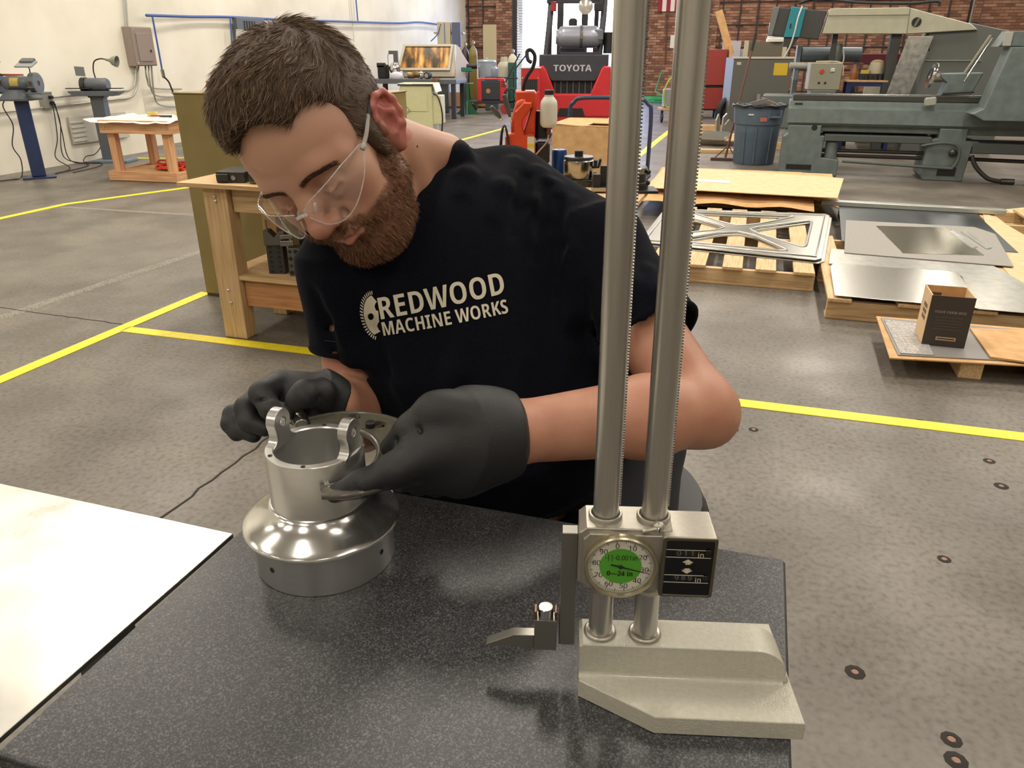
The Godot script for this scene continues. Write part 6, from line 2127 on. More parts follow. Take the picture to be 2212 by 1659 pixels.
func build_welding() -> void:
	# cream machine cabinet
	var base = Vector3(-5.5849, 0, -12.5929)
	var c = thing("cream_cabinet", "pale cream machine cabinet with sloped top and black cable behind the ear", "cabinet", Vector3(base.x - 0.05, 0, base.z - 0.3), 12)
	var cream = mottled([hexc("bdbb93"), hexc("c8c69d")], 0.02, Vector3.ONE * 1.5, 0.5)
	part(c, "body", nb().prism([Vector2(-0.36, 0), Vector2(0.24, 0), Vector2(0.24, 0.90), Vector2(-0.30, 0.90), Vector2(-0.36, 0.70)], -0.28, 0.28, 0.008), cream)
	part(c, "top_hood", nb().prism([Vector2(-0.34, 0.90), Vector2(0.27, 0.90), Vector2(0.27, 0.86), Vector2(0.29, 0.80), Vector2(0.31, 0.80), Vector2(0.27, 0.94), Vector2(-0.34, 0.94)], -0.30, 0.30, 0.006), cream)
	part(c, "side_pod", nb().box(Vector3(0.31, 0.52, 0.05), Vector3(0.15, 0.46, 0.4), 0.01), cream)
	part(c, "front_hatch", nb().box(Vector3(-0.02, 0.65, 0.286), Vector3(0.36, 0.3, 0.012), 0.004), cream)
	part(c, "hatch_ring", nb().tube(circle(0.045, 14).map(func(w): return Vector3(-0.20 + w.x, 0.52 + w.y, 0.30)), 0.006, 6, true), M.steel)
	one("power_cord", "black cable arching down the side of the cream machine cabinet", "cord", nb().tube(smooth([Vector3(base.x + 0.26, 0.78, base.z - 0.1), Vector3(base.x + 0.40, 0.72, base.z + 0.02), Vector3(base.x + 0.47, 0.45, base.z + 0.04), Vector3(base.x + 0.42, 0.1, base.z + 0.0), Vector3(base.x + 0.36, 0.012, base.z - 0.1)], 6), 0.013, 6), M.black_rubber, Vector3.ZERO, 0, "black cords")
	# steel welding table
	var tp = Vector3(-6.8182, 0, -17.181)
	var t = thing("welding_table", "grey steel welding table crowded with parts beyond the ear", "table", Vector3(tp.x - 0.95, 0, tp.z - 0.45), 6)
	var tt = mottled([hexc("5c6068"), hexc("70747c")], 0.03, Vector3.ONE * 2.0, 0.4, 0.4)
	part(t, "tabletop", nb().box(Vector3(0, 0.80, 0), Vector3(2.1, 0.10, 0.95), 0.006), tt)
	for x in [-1, 1]:
		for z in [-1, 1]:
			part(t, "leg", nb().box(Vector3(x * 0.96, 0.375, z * 0.4), Vector3(0.10, 0.75, 0.10), 0.005), pm("272a33", 0.5))
	part(t, "lower_rail", nb().box(Vector3(0, 0.25, 0.4), Vector3(1.85, 0.05, 0.04), 0.004), pm("272a33", 0.5))
	var th = Vector3(0, 0.85, 0)
	var on = func(o: Node3D, x: float, z: float): o.position = t.position + Basis(Vector3.UP, deg_to_rad(6)) * Vector3(x, 0.85, z)
	var ap = nb()
	var rows = []
	for k in 12:
		var f = k / 11.0
		var y = 0.012 if f < 0.2 else 0.012 - (f - 0.2) * 1.12
		var z = 0.30 + minf(f, 0.2) * 1.0 + (0.03 if f > 0.2 else 0.0)
		rows.append([Vector3(-0.12 + f * 0.08, y, z), Vector3(-0.03 + f * 0.05, y + 0.01, z + 0.03 * sin(k * 1.3)), Vector3(0.06 + f * 0.06, y, z + 0.01)])
	var rows2 = rows.map(func(r): return r.map(func(p): return p + Vector3(0, 0.008, -0.008)))
	on.call(one("leather_apron", "brown leather strip hanging over the welding table edge", "apron", nb().sheet(rows).sheet(rows2, false, false, true), pm("5d3a26", 0.7)), 0.62, 0.0)
	on.call(one("white_rag", "white crumpled rag lying on the welding table", "rag", nb().ball(Vector3(0, 0.06, 0), Vector3(0.16, 0.10, 0.1), 12, 8), pm("cfd0da", 0.9)), -0.42, 0.3)
	var lm = thing("mirror_part", "round polished part standing on the welding table by the ear", "machined part", Vector3.ZERO)
	part(lm, "dome", nb().ball(Vector3(0, 0.22, 0), Vector3(0.13, 0.14, 0.13), 18, 12), M.chrome)
	part(lm, "stem", nb().cyl(0.06, 0.1, 16), M.steel)
	on.call(lm, -0.52, 0.1)
	var pp = thing("pipe_fitting", "brass and steel pipe fitting lying on the welding table", "pipe fitting", Vector3.ZERO, 20)
	part(pp, "elbow", nb().tube(smooth(V3([-0.14, 0.08, 0, -0.02, 0.08, 0, 0.05, 0.10, 0.03, 0.12, 0.085, 0.06]), 4), 0.07, 14), pm("8a6f4d", 0.35, 0.7))
	part(pp, "flange", nb().at(Transform3D(Basis(Vector3.BACK, PI / 2), Vector3(0.2, 0.085, 0.06))).cyl(0.085, 0.06, 18), M.chrome)
	on.call(pp, -0.02, 0.22)
	var cp = thing("black_coupling", "black cylindrical coupling at the welding table's front edge", "coupling", Vector3.ZERO)
	part(cp, "barrel", nb().at(Transform3D(Basis(Vector3.RIGHT, PI / 2), Vector3(0, 0.075, 0))).cyl(0.075, 0.16, 18), M.black)
	part(cp, "bore", nb().at(Transform3D(Basis(Vector3.RIGHT, PI / 2), Vector3(0, 0.075, 0.158))).cyl(0.05, 0.006, 18), M.steel)
	on.call(cp, 0.33, 0.18)
	var bv = thing("bench_vise", "dark vise on the left end of the welding table", "vise", Vector3.ZERO)
	part(bv, "body", nb().box(Vector3(0, 0.15, 0), Vector3(0.2, 0.3, 0.25), 0.02), M.black)
	part(bv, "jaw", nb().box(Vector3(0.0, 0.29, 0.1), Vector3(0.22, 0.10, 0.05), 0.01), M.dark_steel)
	on.call(bv, -0.80, 0.1)
	var us = thing("upright_stand", "grey upright gauge stand with thin wire on the welding table", "stand", Vector3.ZERO)
	part(us, "post", nb().box(Vector3(0, 0.3, 0), Vector3(0.10, 0.6, 0.08), 0.01), pm("5b5d60"))
	part(us, "arm", nb().box(Vector3(-0.07, 0.56, 0), Vector3(0.2, 0.08, 0.07), 0.01), pm("5b5d60"))
	part(us, "wire", nb().tube(smooth(V3([-0.15, 0.55, 0, -0.2, 0.5, 0, -0.21, 0.3, 0, -0.2, 0.05, 0]), 4), 0.008, 5), M.steel)
	on.call(us, -0.62, -0.3)
	# blasting cabinet with slanted window
	var bc = Vector3(-7.9535, 1.287, -18.7279)
	var by: float = bc.y
	bc.y = 0
	var b = thing("blast_cabinet", "beige blasting cabinet with amber reflections painted on its slanted window behind the welding table", "blast cabinet", bc, 17)
	var shell = pm("b5ad9b", 0.5)
	var hh = 0.36
	part(b, "body", nb().at(Transform3D(Basis(Vector3.UP, -PI / 2), Vector3.ZERO)).prism([Vector2(-0.35, by - 0.55), Vector2(0.18, by - 0.42), Vector2(0.18, by - 0.32), Vector2(-0.16, by + 0.30), Vector2(-0.55, by + 0.30), Vector2(-0.75, by - 0.2)], -0.66, 0.62, 0.01), shell)
	part(b, "stand", nb().box(Vector3(0, (by - 0.55) / 2, -0.45), Vector3(0.9, by - 0.55, 0.5), 0.01), pm("565a5c"))
	var sl = Transform3D(Basis(Vector3.RIGHT, -0.50), Vector3(-0.02, by + 0.0, 0.025))
	part(b, "window_frame", nb().at(sl).prism([Vector2(-0.74, -0.34), Vector2(0.56, -0.34), Vector2(0.64, 0.33), Vector2(-0.58, 0.33)], -0.005, 0.045, 0.012, [[Vector2(-0.66, -0.27), Vector2(0.50, -0.27), Vector2(0.57, 0.27), Vector2(-0.53, 0.27)]]), shell)
	var amber = mottled([[0.0, hexc("2c2620")], [0.45, hexc("4d3f2b")], [0.58, hexc("9a6a30")], [0.75, hexc("d39a4c")], [1.0, hexc("e8c78a")]], 0.006, Vector3(1.6, 0.8, 1.0), 0.25, 0.0, 4, false, 17)  # amber film with warm lamp reflections painted into its colour
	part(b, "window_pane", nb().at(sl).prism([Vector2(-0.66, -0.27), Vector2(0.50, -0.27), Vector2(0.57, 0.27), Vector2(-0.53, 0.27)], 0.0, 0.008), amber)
	part(b, "side_door", nb().prism([Vector2(0.02, by - 0.5), Vector2(0.28, by - 0.5), Vector2(0.42, by - 0.2), Vector2(0.1, by + 0.3)], 0.1, 0.13, 0.006), pm("c9c3cc", 0.4))
	b.get_child(b.get_child_count() - 1).position = Vector3(0.62, 0, 0)
	# green roller stand
	var g = Vector3(-6.9644, 0, -18.7412)
	var gs = thing("roller_stand", "green adjustable pipe stand on flared feet near the welding table", "stand", Vector3(g.x, 0, g.z), 17)
	var green = pm("1f5c3c", 0.45)
	part(gs, "foot", nb().prism(smooth([Vector2(-0.25, 0), Vector2(0.25, 0), Vector2(0.18, 0.10), Vector2(0.10, 0.22), Vector2(0.07, 0.34), Vector2(-0.07, 0.34), Vector2(-0.10, 0.22), Vector2(-0.18, 0.10)], 3, true), -0.02, 0.02, 0.004), green)
	part(gs, "foot", nb().at(Transform3D(Basis(Vector3.UP, PI / 2), Vector3.ZERO)).prism([Vector2(-0.25, 0), Vector2(0.25, 0), Vector2(0.07, 0.32), Vector2(-0.07, 0.32)], -0.02, 0.02, 0.004), green)
	part(gs, "tube", nb().rod(Vector3(0, 0.2, 0), Vector3(0, 0.72, 0), 0.045, 16), green)
	part(gs, "screw", nb().rod(Vector3(0, 0.66, 0), Vector3(0, 0.98, 0), 0.026, 14), M.steel)
	part(gs, "nut_bar", nb().rod(Vector3(-0.13, 0.715, 0), Vector3(0.15, 0.715, 0), 0.012, 8), M.steel)
	part(gs, "head", nb().box(Vector3(0, 1.03, 0), Vector3(0.26, 0.10, 0.12), 0.015), pm("1f6a5a", 0.45))
	part(gs, "roller", nb().at(Transform3D(Basis(Vector3.BACK, PI / 2), Vector3(0.26, 1.10, 0))).cyl(0.055, 0.26, 16), M.black)
	# welder on its cart
	var w = Vector3(-7.4551, 0, -22.0688)
	var wz = Vector3(-6.519, 0.5941, -19.3116)
	var k = 19.0 / 1640.0
	var wc = thing("welder_cart", "black wheeled cart carrying the red welder", "cart", Vector3(wz.x, 0, wz.z), 17)
	var y0 = 0.30
	part(wc, "shelf", nb().box(Vector3(-0.05, y0 - 0.03, 0), Vector3(1.0, 0.06, 0.45), 0.01), pm("25282f"))
	for x in [-0.48, 0.34]:
		part(wc, "wheel", nb().at(Transform3D(Basis(Vector3.RIGHT, PI / 2), Vector3(x, 0.12, 0.18))).cyl(0.12, 0.05, 20, 0.01), pm("a5272c") if x > 0 else M.black_rubber)
		part(wc, "fork", nb().box(Vector3(x, 0.21, 0.19), Vector3(0.07, 0.16, 0.07), 0.01), M.steel)
	part(wc, "push_bar", nb().tube([Vector3(-0.55, y0, 0.2), Vector3(-0.62, 0.95, 0.2), Vector3(-0.62, 0.95, -0.2), Vector3(-0.55, y0, -0.2)], 0.02, 8), pm("25282f"))
	var wd = thing("welder", "red and black welding machine on a wheeled cart", "welder", Vector3(wz.x, y0, wz.z), 17)
	part(wd, "case", nb().box(Vector3(-0.02, 0.24, 0), Vector3(0.54, 0.44, 0.36), 0.02), pm("2b2f36", 0.5))
	for x in [-0.30, 0.26]:
		part(wd, "end_frame", nb().prism([Vector2(x - 0.05, 0.0), Vector2(x + 0.06, 0.0), Vector2(x + (0.12 if x > 0 else 0.06), 0.30), Vector2(x + 0.05, 0.52), Vector2(x - 0.05, 0.52)], -0.2, 0.2, 0.012), pm("c0272d", 0.4))
	part(wd, "top_handle", nb().box(Vector3(-0.02, 0.505, 0), Vector3(0.50, 0.03, 0.34), 0.01), pm("c0272d", 0.4))
	part(wd, "badge", nb().at(Transform3D(Basis(Vector3.RIGHT, PI / 2), Vector3(-0.08, 0.23, 0.18))).cyl(0.055, 0.006, 18), pm("b57a4a"))
	part(wd, "control_panel", nb().rot(Vector3(0.37, 0.22, 0.0), Vector3(0, 0, 0)).box(Vector3.ZERO, Vector3(0.02, 0.3, 0.3), 0.004), M.black)
	for q in 3:
		part(wd, "vent_slot", nb().box(Vector3(0.30, 0.34 + q * 0.05, 0.205), Vector3(0.10, 0.018, 0.01), 0.002), pm("1c1d20"))
	var coil = nb()
	for q in 4:
		coil.tube(circle(0.17 - q * 0.012, 22).map(func(v): return Vector3(v.x, v.y, q * 0.026)), 0.014, 6, true)
	one("welding_cable", "coiled black welding cable hung beside the red welder", "cable", coil, M.black_rubber, Vector3(-5.9065, 0.4561, -18.9808), 17)
	# cylinders and tanks
	gas_cylinder("maroon gas cylinder standing left of the olive one", Vector3(-7.8108, 1.2714, -20.937), 0.115, 1.62, hexc("4a3034"), hexc("3a2a2c"))
	gas_cylinder("olive yellow gas cylinder beside the maroon one", Vector3(-7.5707, 1.2722, -20.8974), 0.115, 1.66, hexc("77682f"), hexc("80713a"))
	gas_cylinder("green oxygen cylinder with cream shoulder at the door post", Vector3(-6.4965, 1.2739, -21.0025), 0.125, 1.45, hexc("2c5a4a"), hexc("d0cbb2"))
	var pr = Vector3(-6.8291, 1.2706, -21.3552)
	var pt = thing("propane_tank", "tall cream propane tank with collar against the brick pier", "propane tank", Vector3(pr.x, 0, pr.z))
	part(pt, "tank", nb().lathe(V2([0, 0, 0.19, 0, 0.205, 0.03, 0.205, 1.02, 0.19, 1.10, 0.13, 1.17, 0, 1.18]), 28), pm("bfb7a2", 0.45))
	part(pt, "collar", nb().pos(Vector3(0, 1.16, 0)).lathe(V2([0.10, 0, 0.115, 0.0, 0.105, 0.14, 0.09, 0.14, 0.095, 0.02]), 20, 0.5, TAU - 0.5), pm("bfb7a2", 0.45))
	part(pt, "valve", nb().pos(Vector3(0, 1.17, 0)).cyl(0.03, 0.14, 10), M.steel)
	var tb = Vector3(-7.5929, 1.264, -22.03)
	var tn = thing("steel_drum_tank", "pale blue grey tank with lid behind the red welder", "tank", Vector3(tb.x, 0, tb.z))
	part(tn, "shell", nb().lathe(V2([0, 0, 0.27, 0, 0.27, 1.14, 0.28, 1.15, 0.28, 1.18, 0.25, 1.21, 0, 1.23]), 28), pm("a3adb7", 0.4, 0.3))
	part(tn, "sight_tube", nb().rod(Vector3(-0.12, 0.5, 0.27), Vector3(-0.12, 1.05, 0.27), 0.05, 12), M.chrome)
	part(tn, "lid_knob", nb().ball(Vector3(0, 1.24, 0), Vector3(0.04, 0.03, 0.04), 10, 8), M.steel)
	var pk = thing("small_compressor", "small grey compressor with round bottle beside the blue grey tank", "compressor", Vector3(-6.8639, 0.8318, -20.3427), 17)
	pk.position.y = 0
	part(pk, "base", nb().box(Vector3(0, 0.42, 0), Vector3(0.34, 0.84, 0.3), 0.02), pm("4a5058"))
	part(pk, "motor", nb().pos(Vector3(0.08, 0.84, 0)).lathe(V2([0, 0, 0.10, 0, 0.11, 0.05, 0.10, 0.18, 0.04, 0.24, 0.035, 0.34, 0, 0.34]), 18), pm("98a0ae", 0.35, 0.4))
	var wg = thing("welding_rig", "dark jib frame with cable hoops leaning by the green oxygen cylinder", "frame", Vector3(-6.1702, 1.0096, -20.0678), 17)
	wg.position.y = 0
	part(wg, "upright", nb().rod(Vector3(0, 0, 0), Vector3(0, 0.96, 0), 0.022, 8), pm("23262e"))
	part(wg, "jib", nb().rod(Vector3(-0.26, 0.62, 0), Vector3(0.15, 1.38, 0), 0.018, 8), pm("23262e"))
	part(wg, "jib", nb().rod(Vector3(0.02, 1.0, 0), Vector3(0.32, 1.36, 0), 0.018, 8), pm("23262e"))
	part(wg, "crossbar", nb().rod(Vector3(-0.45, 0.82, 0), Vector3(0.1, 0.80, 0), 0.018, 8), pm("23262e"))
	part(wg, "foot", nb().box(Vector3(0, 0.02, 0), Vector3(0.5, 0.04, 0.4), 0.006), pm("23262e"))
	# cupboard on the wall, bench boards, leaning board
	var cb = thing("wall_cupboard", "cream wall cupboard with blue hose beside a grey blue case", "cupboard", Vector3(-8.4635, 1.8458, -21.1127), 17)
	part(cb, "door", nb().box(Vector3.ZERO, Vector3(0.36, 0.62, 0.3), 0.01), pm("bdb69c", 0.5))
	part(cb, "door", nb().box(Vector3(0.02, 0.03, 0.155), Vector3(0.02, 0.5, 0.02), 0.003), pm("4f6fae"))
	part(cb, "case", nb().box(Vector3(0.33, 0, 0.02), Vector3(0.24, 0.60, 0.3), 0.01), pm("585e78", 0.5))
	part(cb, "knob", nb().ball(Vector3(-0.08, 0.24, 0.16), Vector3.ONE * 0.02, 8, 6), pm("7a5a3c"))
	part(cb, "hose", nb().tube(smooth(V3([-0.1, 0.2, 0.17, -0.16, 0.02, 0.2, -0.3, -0.12, 0.2, -0.36, -0.16, 0.15]), 4), 0.014, 6), pm("3c5a9c"))
	var br = part(cb, "bracket", nb().box(Vector3(0.1, 0.05, -0.6), Vector3(0.8, 0.05, 0.95), 0.005), pm("bdb69c"))
	var bd = thing("leaning_board", "tall pale board leaning in the corner behind the gas cylinders", "board", Vector3(-8.3529, 0, -22.2233), 17)
	bd.position = Vector3(bd.position.x, 0, -24.6)
	part(bd, "board", nb().rot(Vector3(0, 1.1, 0), Vector3(-6, 0, 0)).box(Vector3.ZERO, Vector3(0.42, 2.2, 0.03), 0.004), pm("a89a78", 0.7))
	var wb = thing("wooden_crate", "low wooden box on the floor behind the hanging leather strip", "crate", Vector3(-7.7457, 0, -19.1488), 17)
	wb.position.z -= 2.2
	plank(wb, "front_board", Vector3(0, 0.2, 0.3), Vector3(1.9, 0.34, 0.03), M.pine_red)
	plank(wb, "rear_board", Vector3(0, 0.2, -0.3), Vector3(1.9, 0.34, 0.03), M.pine_red)
	for x in [-1, 1]:
		plank(wb, "end_board", Vector3(x * 0.94, 0.2, 0), Vector3(0.03, 0.34, 0.56), M.pine_red)
	part(wb, "bottom", nb().box(Vector3(0, 0.02, 0), Vector3(1.86, 0.04, 0.56), 0.003), pm("2a2622"))
	var jr = thing("red_bin", "small pinkish red bin under the welding table", "bin", Vector3(tp.x - 0.9, 0.0, tp.z - 0.7), 6)
	part(jr, "bin", nb().box(Vector3(0, 0.31, 0), Vector3(0.5, 0.62, 0.3), 0.02), pm("a84a52", 0.6))

func build_drill_cart() -> void:
	var top = 0.8335
	var fs = 0.824
	var dp = Vector3(-1.1001, 0.9799, -3.7347)
	var hq: float = (dp.y - top) / fs
	var d = thing("magnetic_drill", "orange red magnetic drill with black levers and white coolant bottle", "drill", Vector3(dp.x, top, dp.z), 17)
	d.scale = Vector3.ONE * fs
	var or_m = mottled([hexc("c4431f"), hexc("d04a24")], 0.02, Vector3.ONE * 2.0, 0.35)
	var k = 4.55 / 1640.0
	var Q = func(px: float, py: float, z := 0.0) -> Vector3: return Vector3((px - 1130) * k, hq - (py - 330) * k, z)
	var body = []
	for q in [[1090, 400], [1155, 400], [1155, 290], [1148, 287], [1133, 290], [1127, 272], [1128, 262], [1148, 236], [1148, 226], [1130, 226], [1112, 245], [1110, 286], [1098, 290], [1092, 296]]:
		var w: Vector3 = Q.call(q[0], q[1])
		body.append(Vector2(w.x, w.y))
	part(d, "housing", nb().prism(body, -0.08, 0.07, 0.012), or_m)
	var hd = []
	for q in [[1113, 205], [1154, 205], [1158, 210], [1156, 292], [1130, 292], [1146, 240], [1146, 230], [1113, 238]]:
		var w: Vector3 = Q.call(q[0], q[1])
		hd.append(Vector2(w.x, w.y))
	part(d, "upper_housing", nb().prism(hd, -0.13, 0.03, 0.012), or_m)
	part(d, "handle", nb().tube(smooth([Q.call(1112, 290, 0.02), Q.call(1113, 262, 0.03), Q.call(1122, 232, 0.03), Q.call(1132, 228, 0.02)], 5), 0.024, 10), or_m)
	part(d, "magnet_base", nb().box(Vector3(0, 0.045, 0), Vector3(0.2, 0.09, 0.22), 0.006), M.dark_steel)
	part(d, "caution_label", nb().box(Q.call(1146, 312, 0.072), Vector3(0.042, 0.10, 0.002), 0.0), pm("cfc9b8"))
	part(d, "caution_stripe", nb().box(Q.call(1146, 313, 0.0735), Vector3(0.042, 0.022, 0.001), 0.0), pm("d0b73a"))
	part(d, "motor", nb().rod(Q.call(1172, 300, -0.03), Q.call(1172, 245, -0.03), 0.05, 20), M.black)
	part(d, "gearbox", nb().box(Q.call(1172, 330, -0.03), Vector3(0.085, 0.13, 0.12), 0.015), M.black)
	for l in [[[1105, 265], [1093, 222], 0.014], [[1086, 262], [1068, 240], 0.015]]:
		var a: Vector3 = Q.call(l[0][0], l[0][1], 0.06)
		var b: Vector3 = Q.call(l[1][0], l[1][1], 0.10)
		part(d, "feed_lever", nb().rod(a, b, 0.006, 8), M.chrome)
		part(d, "lever_grip", nb().tube([b.lerp(a, 0.75), b.lerp(a, 0.35), b.lerp(a, -0.25)], [0.009, 0.016, 0.013], 10), pm("4a4b4f"))
	var cord = []
	for q in 60:
		var a = q * 0.55
		cord.append(Q.call(1090 + cos(a) * (7 + q * 0.05), 330 + sin(a) * 58, 0.02 + q * 0.0012))
	part(d, "cord_loops", nb().tube(cord, 0.006, 6), M.black_rubber)
	part(d, "power_cable", nb().tube(smooth([Q.call(1131, 228, -0.03), Q.call(1130, 200, -0.02), Q.call(1137, 178, 0.0), Q.call(1150, 158, 0.0), Q.call(1153, 138, 0.0), Q.call(1145, 127, 0.0), Q.call(1137, 130, 0.0), Q.call(1139, 145, 0.02), Q.call(1146, 150, 0.03)], 5), 0.011, 8), M.black_rubber)
	var bt = part(d, "coolant_bottle", nb().pos(Q.call(1183, 276, 0.05)).lathe(V2([0, 0, 0.035, 0, 0.047, 0.012, 0.05, 0.03, 0.05, 0.125, 0.046, 0.145, 0.03, 0.165, 0.026, 0.17, 0.026, 0.18, 0, 0.18]), 24), pm("c8c6b8", 0.45))
	part(bt, "bottle_cap", nb().pos(Q.call(1183, 276, 0.05) + Vector3(0, 0.178, 0)).cyl(0.028, 0.026, 20), M.black)
	part(bt, "tap", nb().pos(Q.call(1183, 290, 0.05)).cyl(0.012, 0.04, 10), pm("7a3a30", 0.4, 0.4))
	part(bt, "coolant_hose", nb().tube(smooth([Q.call(1184, 288, 0.05), Q.call(1180, 305, 0.06), Q.call(1165, 322, 0.07), Q.call(1153, 335, 0.07)], 5), 0.005, 6), pm("b58a78", 0.3))
	# chucks and rotary tables
	var sp = Vector3(-0.8259, 0.942, -3.768)
	var ix = thing("indexing_head", "shiny indexing head with black top plate on the pine bench", "indexing head", Vector3(sp.x, top, sp.z), 17)
	ix.scale = Vector3.ONE * fs
	var hh: float = (sp.y - top) / fs
	part(ix, "base", nb().box(Vector3(0, 0.02, 0), Vector3(0.24, 0.04, 0.2), 0.004), M.dark_steel)
	part(ix, "drum", nb().pos(Vector3(0, 0.04, 0)).lathe(V2([0, 0, 0.085, 0, 0.09, 0.006, 0.09, hh - 0.03, 0.085, hh - 0.025, 0, hh - 0.025]), 32), M.steel)
	part(ix, "index_plate", nb().pos(Vector3(0, hh + 0.02, 0)).cyl(0.088, 0.014, 32), pm("454441", 0.3, 0.6))
	part(ix, "locking_nut", nb().pos(Vector3(0, hh + 0.034, 0)).lathe(V2([0, 0, 0.025, 0, 0.025, 0.03, 0.02, 0.034, 0, 0.034]), 6), M.black)
	part(ix, "crank", nb().tube([Vector3(0.085, hh * 0.8, 0.03), Vector3(0.115, hh * 0.82, 0.04), Vector3(0.125, hh + 0.02, 0.04)], 0.008, 8), M.black)
	for q in 2:
		part(ix, "side_clamp", nb().box(Vector3(0.095, 0.06 + q * 0.07, 0.05), Vector3(0.02, 0.04, 0.03), 0.004), M.black)
	var rt = thing("rotary_table", "low black rotary table with bright rim between the gauge columns", "rotary table", Vector3(-0.5503, 0.8495, -3.6738), 17)
	rt.scale = Vector3.ONE * fs
	rt.position.y = top
	part(rt, "base", nb().lathe(V2([0, 0, 0.10, 0, 0.10, 0.05, 0.085, 0.055, 0.085, 0.10, 0, 0.10]), 32), M.dark_steel)
	part(rt, "table_rim", nb().pos(Vector3(0, 0.10, 0)).lathe(V2([0, 0, 0.088, 0, 0.09, 0.004, 0.09, 0.03, 0.086, 0.034, 0, 0.034]), 32), M.steel)
	part(rt, "flange", nb().box(Vector3(0.02, 0.008, 0.03), Vector3(0.25, 0.016, 0.17), 0.004), M.black)
	for q in 2:
		part(rt, "handle_knob", nb().ball(Vector3(0.09, 0.05 + q * 0.06, 0.045), Vector3.ONE * 0.014, 10, 8), M.black)
	var cb = thing("clamp_blocks", "pair of black clamp blocks beside the low rotary table", "clamp", Vector3(-0.6821, 0.864, -3.5939), 17)
	cb.scale = Vector3.ONE * fs
	cb.position.y = top
	part(cb, "block", nb().box(Vector3(-0.02, 0.05, 0.0), Vector3(0.045, 0.10, 0.05), 0.004), M.black)
	part(cb, "block", nb().box(Vector3(0.03, 0.07, -0.05), Vector3(0.05, 0.14, 0.04), 0.004), M.black)
	part(cb, "strap", nb().box(Vector3(0.05, 0.02, 0.03), Vector3(0.2, 0.025, 0.05), 0.004), M.steel)
	var bc = Vector3(-0.9509, 0.9603, -3.8748)
	var cn = thing("blue_can", "small glossy blue can on the pine bench beside the drill", "can", Vector3(bc.x, top, bc.z))
	part(cn, "can", nb().lathe([Vector2(0, 0), Vector2(0.038, 0), Vector2(0.038, bc.y - top + 0.015), Vector2(0.034, bc.y - top + 0.025), Vector2(0, bc.y - top + 0.025)], 24), pm("1f3f74", 0.25, 0.3))
	# cart with tall handle and the big carton
	var c = thing("platform_cart", "dark blue platform cart with looped push handle under the large carton", "cart", Vector3(-1.55, 0, -8.0), 0)
	var blue = pm("2b3450", 0.4)
	part(c, "deck", nb().box(Vector3(0, 0.19, 0), Vector3(0.95, 0.04, 1.2), 0.006), blue)
	for x in [-1, 1]:
		for z in [-1, 1]:
			part(c, "caster", nb().at(Transform3D(Basis(Vector3.BACK, PI / 2), Vector3(x * 0.38 + 0.02, 0.085, z * 0.48))).cyl(0.085, 0.04, 16, 0.008), M.black_rubber)
			part(c, "caster_fork", nb().box(Vector3(x * 0.38, 0.13, z * 0.48), Vector3(0.07, 0.09, 0.05), 0.004), M.steel)
	part(c, "push_handle", nb().tube(smooth([Vector3(-0.44, 0.2, -0.55), Vector3(-0.44, 0.82, -0.55), Vector3(-0.40, 0.93, -0.55), Vector3(-0.28, 0.98, -0.55), Vector3(0.28, 0.98, -0.55), Vector3(0.40, 0.93, -0.55), Vector3(0.44, 0.82, -0.55), Vector3(0.44, 0.2, -0.55)], 6), 0.022, 10), blue)
	var cx = thing("large_carton", "large brown open topped carton with faded blue print on the cart", "carton", Vector3(-1.62, 0.21, -7.92), 0)
	var W = 0.62
	var H = 0.56
	var Dp = 0.70
	for z in [-1, 1]:
		part(cx, "side_wall", nb().box(Vector3(0, H / 2, z * Dp / 2), Vector3(W, H, 0.008), 0.001), M.card)
	for x in [-1, 1]:
		part(cx, "end_wall", nb().box(Vector3(x * W / 2, H / 2, 0), Vector3(0.008, H, Dp), 0.001), M.card)
	part(cx, "bottom", nb().box(Vector3(0, 0.006, 0), Vector3(W, 0.01, Dp), 0.001), M.card)
	part(cx, "flap", nb().rot(Vector3(0, H + 0.01, -Dp / 2 + 0.13), Vector3(6, 0, 0)).box(Vector3.ZERO, Vector3(W, 0.008, 0.26), 0.001), M.card)
	part(cx, "flap", nb().rot(Vector3(-W / 2 + 0.16, H + 0.012, 0), Vector3(0, 0, -4)).box(Vector3.ZERO, Vector3(0.32, 0.008, Dp), 0.001), M.card)
	part(cx, "flap", nb().rot(Vector3(0, H + 0.004, Dp / 2 - 0.05), Vector3(-3, 0, 0)).box(Vector3.ZERO, Vector3(W, 0.008, 0.10), 0.001), M.card)
	part(cx, "printed_lettering", nb().pos(Vector3(-0.02, 0.24, Dp / 2 + 0.005)).text("Kaowool", 0.075, 0.002, "Droid Sans", true), pm("7d8f9d", 0.8))
	part(cx, "printed_mark", nb().at(Transform3D(Basis(Vector3.UP, PI / 2), Vector3(W / 2 + 0.005, 0.42, 0.0))).prism(rrect(0.16, 0.14, 0.01), 0, 0.002, 0.0, [rrect(0.12, 0.10, 0.01)]), pm("8a8c8d", 0.8))
	part(cx, "printed_mark", nb().at(Transform3D(Basis(Vector3.UP, PI / 2), Vector3(W / 2 + 0.005, 0.22, 0.05))).prism(rrect(0.14, 0.10, 0.01), 0, 0.002, 0.0, [rrect(0.11, 0.07, 0.01)]), pm("b0685e", 0.8))


